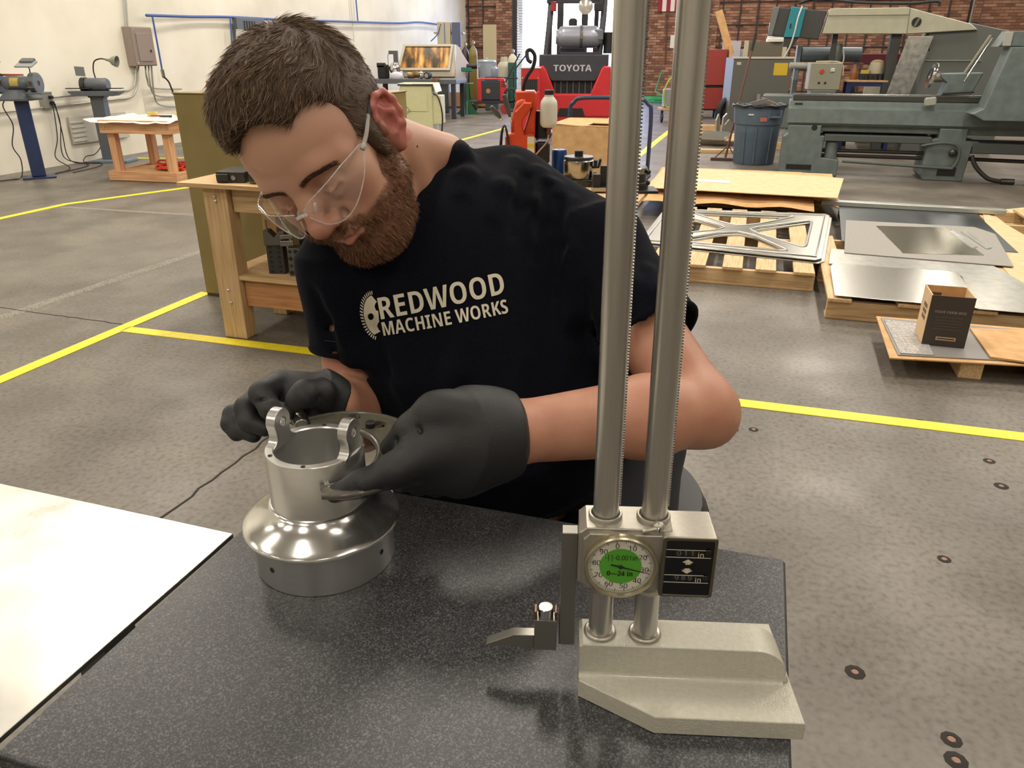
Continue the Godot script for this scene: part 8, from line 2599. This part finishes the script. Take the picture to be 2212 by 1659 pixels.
	for k in 2:
		one("scrap_offcut", ["grey sheet offcut sticking out of the trash bin", "brown board offcut sticking out of the trash bin"][k], "offcut", nb().box(Vector3.ZERO, Vector3(0.24, 0.06, 0.02), 0.002), [pm("6f6f6b"), pm("7d6a58")][k], Vector3(cb.x - 0.02 + k * 0.12, 0.80, cb.z + 0.05 - k * 0.12), 20 - k * 50)
		var o = get_child(get_child_count() - 1)
		o.rotation_degrees.z = 14 - k * 30
	# floor squeegee leaning on the bin
	var pa = Vector3(-0.2055, 1.6429, -12.1472)
	var pz = Vector3(-0.4185, 0, -11.7149)
	var br = thing("floor_scraper", "long brown handled floor scraper leaning on the trash bin", "scraper", Vector3.ZERO)
	part(br, "pole", nb().rod(pz + Vector3(0, 0.03, 0), pa, 0.016, 10), pm("5e3527", 0.5))
	part(br, "grip", nb().rod(pa.lerp(pz, 0.12), pa + (pa - pz) * 0.01, 0.021, 10), M.black_rubber)
	for s in [-1, 1]:
		part(br, "brace", nb().rod(pz + Vector3(s * 0.16, 0.02, 0.05), pz.lerp(pa, 0.12), 0.008, 6), pm("3b2b22"))
	part(br, "blade", nb().box(pz + Vector3(0, 0.02, 0.06), Vector3(0.40, 0.04, 0.05), 0.006), pm("4d3325"))
	# red skip with plywood side, clear sheets, wheel
	var rb = Vector3(-1.2341, 1.0518, -19.4449)
	var r = thing("red_skip", "red steel skip with plywood side on casters near the brick wall", "skip", Vector3(rb.x, 0, rb.z), 10)
	var red = pm("8c3028", 0.55)
	part(r, "upper_bin", nb().box(Vector3(0, 1.10, 0), Vector3(0.62, 0.75, 0.7), 0.01), red)
	part(r, "lower_bin", nb().box(Vector3(0, 0.44, 0), Vector3(0.58, 0.46, 0.66), 0.01), red)
	part(r, "gap_band", nb().box(Vector3(0, 0.695, 0), Vector3(0.56, 0.06, 0.62), 0.004), M.black)
	plank(r, "plywood_side", Vector3(0.36, 0.88, 0.05), Vector3(0.06, 1.36, 0.78), M.card, 0.004)
	plank(r, "brace_board", Vector3(0.22, 1.82, 0.1), Vector3(0.16, 0.95, 0.08), M.card, 0.004, Vector3(0, 0, 22))
	for x in [-0.22, 0.22]:
		part(r, "caster", nb().at(Transform3D(Basis(Vector3.BACK, PI / 2), Vector3(x, 0.10, 0.24))).cyl(0.10, 0.05, 16, 0.01), M.black_rubber)
		part(r, "caster", nb().at(Transform3D(Basis(Vector3.BACK, PI / 2), Vector3(x, 0.10, -0.24))).cyl(0.10, 0.05, 16, 0.01), M.black_rubber)
	part(r, "chassis", nb().box(Vector3(0, 0.2, 0), Vector3(0.56, 0.04, 0.62), 0.004), M.black)
	var cs = thing("clear_panels", "pair of pale clear plastic panels stacked behind the red skip", "panel", Vector3(-0.768, 1.0451, -19.9293), 8)
	cs.position.y = 0
	part(cs, "panel", nb().rot(Vector3(-0.06, 0.83, -0.1), Vector3(-4, 0, 0)).box(Vector3.ZERO, Vector3(0.42, 1.66, 0.02), 0.003), pm("a7a6ad", 0.35))
	part(cs, "panel", nb().rot(Vector3(0.22, 0.74, -0.25), Vector3(-4, 0, 0)).box(Vector3.ZERO, Vector3(0.42, 1.48, 0.02), 0.003), pm("9b9aa2", 0.35))
	var tw = Vector3(-0.6311, 0.5652, -17.0077)
	var wh = thing("spare_wheel", "trailer wheel with white rim leaning on the grey hopper", "wheel", Vector3(tw.x, 0.30, tw.z), 40)
	part(wh, "tyre", nb().at(Transform3D(Basis(Vector3.RIGHT, PI / 2), Vector3.ZERO)).lathe(V2([0.19, -0.07, 0.27, -0.08, 0.30, -0.05, 0.30, 0.05, 0.27, 0.08, 0.19, 0.07, 0.19, -0.07]), 32), M.black_rubber)
	part(wh, "rim", nb().at(Transform3D(Basis(Vector3.RIGHT, PI / 2), Vector3.ZERO)).lathe(V2([0, 0.03, 0.06, 0.03, 0.14, 0.0, 0.185, 0.06, 0.19, 0.05]), 28), pm("b9b8b2", 0.35, 0.3))
	var fc = thing("floor_scrubber", "grey machine with yellow hose on a timber dolly by the brick wall", "machine", Vector3(-1.9193, 0.7515, -17.9515), 17)
	fc.position.y = 0
	part(fc, "dolly", nb().box(Vector3(0, 0.28, 0), Vector3(0.5, 0.05, 0.4), 0.006), M.pine)
	for x in [-0.18, 0.18]:
		part(fc, "caster", nb().at(Transform3D(Basis(Vector3.BACK, PI / 2), Vector3(x, 0.11, 0.12))).cyl(0.11, 0.04, 14, 0.008), M.black_rubber)
		part(fc, "caster_stem", nb().box(Vector3(x - 0.02, 0.22, 0.12), Vector3(0.05, 0.08, 0.05), 0.004), M.black)
	part(fc, "motor_case", nb().box(Vector3(-0.04, 0.50, 0), Vector3(0.26, 0.38, 0.3), 0.02), pm("8e9196", 0.5))
	part(fc, "black_column", nb().box(Vector3(0.14, 0.85, 0), Vector3(0.14, 1.1, 0.2), 0.02), M.black)
	part(fc, "yellow_hose", nb().tube(smooth(V3([0.05, 1.0, 0.15, -0.12, 0.85, 0.18, -0.2, 0.6, 0.2, -0.14, 0.34, 0.18, 0.0, 0.32, 0.2]), 5), 0.018, 6), pm("a3b54a"))
	# aluminium offcuts and dunnage left of the bin
	var al = pm("b0b0ac", 0.3, 0.9)
	var off = [["upright bent aluminium offcut on the scrap pallet", Vector3(-0.7078, 0, -14.6573), Vector3(0, 78, 8), 0.42], ["second upright aluminium offcut behind the bent one", Vector3(-0.6314, 0, -15.365), Vector3(0, 70, -6), 0.38], ["short aluminium offcut leaning against the trash bin side", Vector3(-0.5249, 0, -15.0486), Vector3(0, 60, 12), 0.30]]
	for o in off:
		var m = one("aluminium_offcut", o[0], "offcut", nb().prism([Vector2(-0.12, 0), Vector2(0.12, 0), Vector2(0.12, o[3] * 0.7), Vector2(0.02, o[3]), Vector2(-0.12, o[3] * 0.8)], -0.015, 0.015, 0.003), al, Vector3(o[1].x, 0.01, o[1].z), 0, "aluminium offcuts by the bin")
		m.rotation_degrees = o[2]
	var ch = Vector3(-0.6943, 0, -14.0328)
	one("aluminium_channel", "long aluminium channel lying on dunnage left of the trash bin", "offcut", nb().prism([Vector2(-0.20, 0), Vector2(0.20, 0), Vector2(0.20, 0.10), Vector2(0.18, 0.10), Vector2(0.18, 0.02), Vector2(-0.18, 0.02), Vector2(-0.18, 0.10), Vector2(-0.20, 0.10)], -0.22, 0.22, 0.003), al, Vector3(ch.x - 0.02, 0.105, ch.z + 0.42), 80)
	var sp = thing("scrap_pallet", "low timber platform under the aluminium offcuts beside the trash bin", "pallet", Vector3(ch.x + 0.02, 0, ch.z - 0.05))
	for k in 6:
		plank(sp, "top_board", Vector3(0, 0.09, -0.5 + k * 0.2), Vector3(0.85, 0.026, 0.15), M.pine)
	for x in [-0.36, 0.36]:
		plank(sp, "stringer", Vector3(x, 0.038, 0), Vector3(0.06, 0.076, 1.1), M.pine)
	for k in 3:
		var w = [Vector3(-1.0048, 0, -15.6144), Vector3(-0.5583, 0, -12.5822), Vector3(0.2506, 0, -13.3399)][k]
		var pl = thing("dunnage_block", ["stack of short timber dunnage behind the right gauge column", "short timber dunnage lying in front of the aluminium channel", "timber dunnage lying between trash bin and lathe"][k], "timber", w, 8, "timber dunnage on the floor")
		for j in [3, 1, 2][k]:
			plank(pl, "board", Vector3(0, 0.026 + j * 0.052, 0), Vector3(0.6, 0.05, 0.12), M.pine)

func build_pallets() -> void:
	var alu = pm("b3b1aa", 0.32, 1.0)
	var alu2 = mottled([hexc("a5a49c"), hexc("b5b4ac"), hexc("c0bfb6")], 0.02, Vector3.ONE * 1.5, 0.3, 1.0)
	# pallet with stamped frames
	pallet("timber pallet carrying the stamped X frames right of the gauge columns", Vector3(-0.07, 0, -6.17), 1.06, 2.05, 5)
	var P = func(px: Vector3, y: float) -> Vector3: return Vector3(px.x, y, px.z)
	for lay in 2:
		var y = 0.131 + lay * 0.014
		var A = Vector3(-0.7509, 0.15, -5.5891)
		var B = Vector3(0.5032, 0.15, -5.3969)
		var C = Vector3(0.6723, 0.15, -7.1244)
		var D = Vector3(-0.7237, 0.15, -6.9569)
		var sh = Vector3(0.012, 0, 0.02) * (1 - lay) * 1.5
		var t = thing("stamped_frame", ["lower stamped aluminium X frame showing under the top one on the pallet", "top stamped aluminium X frame with four cut-outs on the pallet"][lay], "metal frame", Vector3(0, y, 0), 0, "stamped frames on the pallet")
		var uv = func(u: float, v: float) -> Vector2:
			var p: Vector3 = A.lerp(B, u).lerp(D.lerp(C, u), v) + sh
			return Vector2(p.x, p.z)
		var holes = []
		for h in [[[0.20, 0.11], [0.82, 0.11], [0.60, 0.36], [0.51, 0.41], [0.42, 0.36]], [[0.18, 0.89], [0.80, 0.89], [0.58, 0.64], [0.50, 0.59], [0.42, 0.64]], [[0.10, 0.20], [0.38, 0.45], [0.41, 0.50], [0.38, 0.55], [0.10, 0.80]], [[0.90, 0.20], [0.62, 0.45], [0.59, 0.50], [0.62, 0.55], [0.90, 0.80]]]:
			var ring = []
			for q in h:
				ring.append(uv.call(q[0], q[1]))
			var rr = []
			for i in ring.size():
				var p0: Vector2 = ring[(i + ring.size() - 1) % ring.size()]
				var p1: Vector2 = ring[i]
				var p2: Vector2 = ring[(i + 1) % ring.size()]
				for k in 4:
					var f = k / 3.0
					var e0: Vector2 = p1.lerp(p0, 0.12)
					var e2: Vector2 = p1.lerp(p2, 0.12)
					rr.append(e0.lerp(p1, f).lerp(p1.lerp(e2, f), f))
			holes.append(rr)
		var outer = [uv.call(0, 0.02), uv.call(0.02, 0), uv.call(0.97, 0), uv.call(1, 0.04), uv.call(1, 0.96), uv.call(0.97, 1), uv.call(0.02, 1), uv.call(0, 0.98)]
		part(t, "frame", nb().at(Transform3D(Basis(Vector3.RIGHT, Vector3.BACK, Vector3.DOWN), Vector3.ZERO)).prism(outer, -0.006, 0.0, 0.0015, holes), alu)
		for hset in holes:
			var mid = Vector2.ZERO
			for w in hset:
				mid += w / hset.size()
			part(t, "pressed_rib", nb().tube(hset.map(func(w): var e: Vector2 = w + (w - mid).normalized() * 0.022; return Vector3(e.x, 0.006, e.y)), 0.009, 6, true), alu)
		part(t, "pressed_rib", nb().tube([uv.call(0.03, 0.05), uv.call(0.97, 0.05), uv.call(0.97, 0.95), uv.call(0.03, 0.95)].map(func(w): return Vector3(w.x, 0.006, w.y)), 0.010, 6, true), alu)
	# cardboard stack behind it
	pallet("timber pallet under the stack of large cardboard sheets", Vector3(-0.10, 0, -8.6), 1.5, 1.25, 5)
	var y0 = 0.131
	var names = ["bottom brown cardboard sheet in the stack behind the X frames", "second cardboard sheet from the bottom behind the X frames", "bent middle cardboard sheet drooping at its right corner", "pale top cardboard sheet of the stack behind the X frames"]
	for k in 3:
		var b = nb()
		var rows = []
		for i in 9:
			var row = []
			for j in 15:
				var u = j / 14.0
				var v = i / 8.0
				var x = lerpf(-1.02, 0.72 + 0.05 * k, u)
				var z = lerpf(-7.75 + k * 0.03, -9.2, v)
				var y = y0 + k * 0.035 + 0.006
				if u > 0.80:
					y -= (u - 0.80) * (0.55 if k == 2 else 0.25) * (1.0 - v) * (1.0 if k > 0 else 0.3)
				if u < 0.10:
					y -= (0.10 - u) * 0.5 * (1.0 - v)
				row.append(Vector3(x, y, z))
			rows.append(row)
		var low = rows.map(func(r): return r.map(func(p): return p - Vector3(0, 0.006, 0)))
		b.sheet(rows).sheet(low, false, false, true)
		var edge = []
		b.sheet([rows[0], low[0]]).sheet([rows[8], low[8]])
		var n0: Vector3 = b.n[0]
		if n0.y < 0:
			b = nb().sheet(rows, false, false, true).sheet(low).sheet([rows[0], low[0]]).sheet([rows[8], low[8]])
		one("cardboard_sheet", names[k], "cardboard", b, M.card, Vector3.ZERO, 0, "cardboard sheets in the stack")
	flat_sheet("cardboard_sheet", names[3], "cardboard", [P.call(Vector3(-0.9296, 0.29, -7.4234), 0.245), P.call(Vector3(0.7339, 0.29, -7.3499), 0.245), P.call(Vector3(0.8822, 0.29, -8.5719), 0.245), P.call(Vector3(0.6029, 0.29, -8.654), 0.245), P.call(Vector3(-0.9474, 0.29, -8.9177), 0.245), P.call(Vector3(-0.9688, 0.29, -7.7101), 0.245)], 0.008, M.card_pale, "cardboard sheets in the stack")
	var spacer = thing("cardboard_wad", "folded cardboard wad lifting the pale top sheet", "cardboard", Vector3(-0.1, y0 + 0.076, -8.6))
	part(spacer, "wad", nb().box(Vector3(0, 0.019, 0), Vector3(1.2, 0.038, 0.7), 0.004), M.card)
	one("white_paper", "white paper strip lying on the pale top cardboard sheet", "paper", nb().box(Vector3(0, 0.002, 0), Vector3(0.62, 0.004, 0.16), 0.0), pm("dcd9d4", 0.7), P.call(Vector3(-0.5262, 0.29, -7.973), 0.2535), -2)
	# kraft paper draped at the front of the stack
	var rows = []
	for i in 10:
		var row = []
		for j in 17:
			var u = j / 16.0
			var v = i / 9.0
			row.append(Vector3(lerpf(-1.0, 0.55, u), 0.205 * (1.0 - v * v) + 0.155 * v * v + 0.012 * sin(u * 17.0) * v, lerpf(-7.72, -7.22 - 0.06 * sin(u * 3.0), v) + 0.01))
		rows.append(row)
	var under = rows.map(func(r): return r.map(func(p): return p - Vector3(0, 0.002, 0)))
	var kb = nb().sheet(rows)
	if kb.n[0].y < 0:
		kb = nb().sheet(rows, false, false, true).sheet(under)
	else:
		kb.sheet(under, false, false, true)
	one("kraft_paper", "crinkled kraft paper hanging in front of the cardboard stack", "paper", kb, M.card, Vector3(0, 0.0, 0))
	# pallets with sheet metal
	pallet("timber pallet under the aluminium sheets near the picture's right side", Vector3(1.30, 0, -5.45), 1.6, 1.7, 5)
	pallet("farther timber pallet under the dark sheet metal", Vector3(1.62, 0, -7.3), 1.6, 1.3, 5)
	var S = func(a: Array, y: float) -> Array: return a.map(func(p): return Vector3(p.x, y, p.z))
	flat_sheet("kraft_board", "kraft board lying under the metal sheets at the picture's edge", "cardboard", S.call([Vector3(1.6556, 0.13, -5.8749), Vector3(1.5818, 0.13, -4.5148), Vector3(2.1114, 0.13, -6.0161), Vector3(1.9892, 0.13, -7.7946)], 0.1315), 0.004, M.card_pale)
	flat_sheet("metal_sheet", "dark grey metal sheet at the back of the far pallet", "sheet metal", S.call([Vector3(0.6883, 0.14, -6.1118), Vector3(1.8498, 0.14, -6.0983), Vector3(1.9, 0.14, -7.6455), Vector3(0.7822, 0.14, -7.6201)], 0.1365), 0.003, pm("4c5358", 0.3, 0.9), "metal sheets on the pallets")
	flat_sheet("metal_sheet", "large dull aluminium sheet under the grey cardboard", "sheet metal", S.call([Vector3(0.5492, 0.14, -5.3623), Vector3(0.5935, 0.14, -5.8091), Vector3(1.5526, 0.14, -5.802), Vector3(1.7019, 0.14, -4.9546), Vector3(1.5705, 0.14, -4.5611), Vector3(1.2603, 0.14, -4.5655), Vector3(1.328, 0.14, -5.2713), Vector3(1.2798, 0.14, -5.4058)], 0.140), 0.003, alu2, "metal sheets on the pallets")
	flat_sheet("metal_sheet", "bright aluminium sheet with rounded corner at the near pallet edge", "sheet metal", S.call([Vector3(0.5322, 0.14, -4.5921), Vector3(0.5522, 0.14, -5.2764), Vector3(0.5778, 0.14, -5.3586), Vector3(1.2751, 0.14, -5.3808), Vector3(1.3175, 0.14, -5.3246), Vector3(1.3147, 0.14, -5.1792), Vector3(1.2651, 0.14, -4.567)], 0.1435), 0.003, pm("c6c4bc", 0.24, 1.0), "metal sheets on the pallets")
	var gc = mottled([hexc("827f7a"), hexc("93908a"), hexc("9d9a94")], 0.05, Vector3(3, 3, 40), 0.85)
	flat_sheet("grey_cardboard", "torn grey corrugated cardboard lying on the metal sheets", "cardboard", S.call([Vector3(0.6719, 0.15, -5.6907), Vector3(0.7798, 0.15, -6.8901), Vector3(1.7406, 0.15, -6.9018), Vector3(1.8342, 0.15, -6.6666), Vector3(1.699, 0.15, -5.6169)], 0.1435), 0.006, gc)
	flat_sheet("metal_sheet", "trapezoid polished aluminium sheet on the grey cardboard", "sheet metal", S.call([Vector3(1.0578, 0.15, -5.7825), Vector3(0.9902, 0.15, -6.7061), Vector3(1.5244, 0.15, -6.7984), Vector3(1.5838, 0.15, -5.8771)], 0.1498), 0.002, pm("b3ad98", 0.2, 1.0), "metal sheets on the pallets")
	for k in 2:
		flat_sheet("metal_strip", ["narrow metal strip on the grey cardboard, nearer the polished sheet", "narrow metal strip on the grey cardboard, farther from the polished sheet"][k], "offcut", S.call([Vector3(1.5034, 0.15, -6.6499), Vector3(1.545, 0.15, -6.6977), Vector3(1.5995, 0.15, -6.1359), Vector3(1.5516, 0.15, -6.0773)].map(func(p): return p + Vector3(0.09, 0, 0.0) * k), 0.1520), 0.002, alu2, "metal strips on the cardboard")
	one("aluminium_channel", "pale aluminium angle lying along the back of the far pallet", "offcut", nb().box(Vector3(0, 0.02, 0), Vector3(1.50, 0.04, 0.10), 0.004), pm("b7bab3", 0.35, 0.6), P.call(Vector3(1.3749, 0.15, -7.6303), 0.1397), -1)
	# nearest low platform with the farm box
	for k in 2:
		plank(self, "timber_block", [Vector3(1.1034, 0, -3.8938), Vector3(1.467, 0, -3.7255)][k] + Vector3(0, 0.045, -0.25), Vector3(0.10, 0.09, 0.6), M.pine)
		var o = get_child(get_child_count() - 1)
		o.name = numbered("timber_skid")
		meta(o, ["timber skid showing under the near cardboard platform", "timber skid under the cardboard platform beyond the picture's edge"][k], "timber", "timber skids")
	var card = [Vector3(0.7252, 0.1, -3.7551), Vector3(0.741, 0.1, -4.4126), Vector3(1.5652, 0.1, -4.4288), Vector3(1.7119, 0.1, -3.8926)]
	flat_sheet("cardboard_mat", "brown cardboard mat with torn edge under the farm box", "cardboard", S.call(card, 0.0905), 0.008, M.card)
	flat_sheet("grey_board", "grey board on the cardboard base under the farm box", "board", S.call([Vector3(0.7657, 0.105, -3.7923), Vector3(0.7585, 0.105, -4.3692), Vector3(1.5272, 0.105, -4.3723), Vector3(1.6871, 0.105, -3.9307)], 0.0990), 0.006, pm("7e7b78", 0.5))
	var film = pm("a9a6a2", 0.16)
	film = bumpy(mottled([hexc("a09c98"), hexc("b7b4b0")], 0.02, Vector3.ONE * 3.0, 0.15), 0.04, 3, 0.5)
	flat_sheet("plastic_film", "crumpled clear plastic film on the grey board left of the farm box", "film", S.call([Vector3(0.7771, 0.11, -3.808), Vector3(0.7684, 0.11, -4.3241), Vector3(0.9373, 0.11, -4.3126), Vector3(0.9279, 0.11, -3.8292)], 0.1055), 0.004, film)
	flat_sheet("kraft_flap", "folded kraft cardboard flap right of the farm box", "cardboard", S.call([Vector3(1.174, 0.12, -3.8663), Vector3(1.1766, 0.12, -4.2947), Vector3(1.4961, 0.12, -4.3485), Vector3(1.4656, 0.12, -3.8237)], 0.1055), 0.010, M.card)
	var bl = Vector3(0.8951, 0.11, -3.9768)
	var brr = Vector3(1.0863, 0.11, -3.9755)
	var bt = thing("farm_box", "open dark brown carton with white printing standing on the near platform", "carton", Vector3((bl.x + brr.x) / 2, 0.1057, (bl.z + brr.z) / 2), rad_to_deg(atan2(-(brr.z - bl.z), brr.x - bl.x)))
	var W: float = bl.distance_to(brr)
	var H = 0.255
	var Dp = W * 1.0
	var brown = pm("3f3630", 0.7)
	var ply = nb()
	part(bt, "front_panel", nb().box(Vector3(0, H / 2, 0), Vector3(W, H, 0.004), 0.001), brown, "dark brown printed panel")
	part(bt, "front_lining", nb().box(Vector3(0, H / 2, -0.004), Vector3(W, H - 0.002, 0.004), 0.001), M.card)
	part(bt, "rear_panel", nb().box(Vector3(0, H / 2, -Dp), Vector3(W, H, 0.006), 0.001), M.card)
	for x in [-1, 1]:
		part(bt, "side_panel", nb().box(Vector3(x * (W / 2 - 0.003), H / 2, -Dp / 2), Vector3(0.006, H, Dp), 0.001), M.card_pale)
	part(bt, "bottom", nb().box(Vector3(0, 0.004, -Dp / 2), Vector3(W, 0.006, Dp), 0.001), M.card)
	var ink = pm("8d857a", 0.7)
	part(bt, "printed_lettering", nb().pos(Vector3(0, 0.175, 0.0025)).text("YOUR FARM BOX", 0.0125, 0.0, "Droid Sans", true), ink)
	for k in 5:
		part(bt, "printed_line", nb().pos(Vector3(0, 0.148 - k * 0.015, 0.0025)).box(Vector3.ZERO, Vector3(W * [0.62, 0.56, 0.62, 0.5, 0.66][k], 0.0022, 0.0004), 0.0), pm("5d544c", 0.7))
	part(bt, "printed_panel", nb().pos(Vector3(0.005, 0.040, 0.0025)).box(Vector3.ZERO, Vector3(W * 0.46, 0.018, 0.0004), 0.0), pm("b59a72", 0.7))
	part(bt, "printed_panel_text", nb().pos(Vector3(0.005, 0.040, 0.0029)).box(Vector3.ZERO, Vector3(W * 0.40, 0.006, 0.0004), 0.0), brown)
	part(bt, "inner_mark", nb().pos(Vector3(-0.04, H - 0.05, -Dp + 0.004)).box(Vector3.ZERO, Vector3(0.05, 0.03, 0.001), 0.0), pm("5a4632", 0.7))
	for k in 3:
		part(bt, "side_mark", nb().pos(Vector3(-W / 2 - 0.0007, 0.12 + k * 0.03, -Dp * 0.45)).box(Vector3.ZERO, Vector3(0.001, 0.02, Dp * 0.4), 0.0), pm("6a5540", 0.7))
	flat_sheet("yellow_board", "pale yellow board corner lying on the floor at the picture's right edge", "board", S.call([Vector3(2.3443, 0.05, -8.1787), Vector3(2.3483, 0.05, -8.4167), Vector3(2.5456, 0.05, -8.5765), Vector3(2.7556, 0.05, -8.1263), Vector3(2.3909, 0.05, -7.5966)], 0.0), 0.05, pm("bdb98f", 0.7))
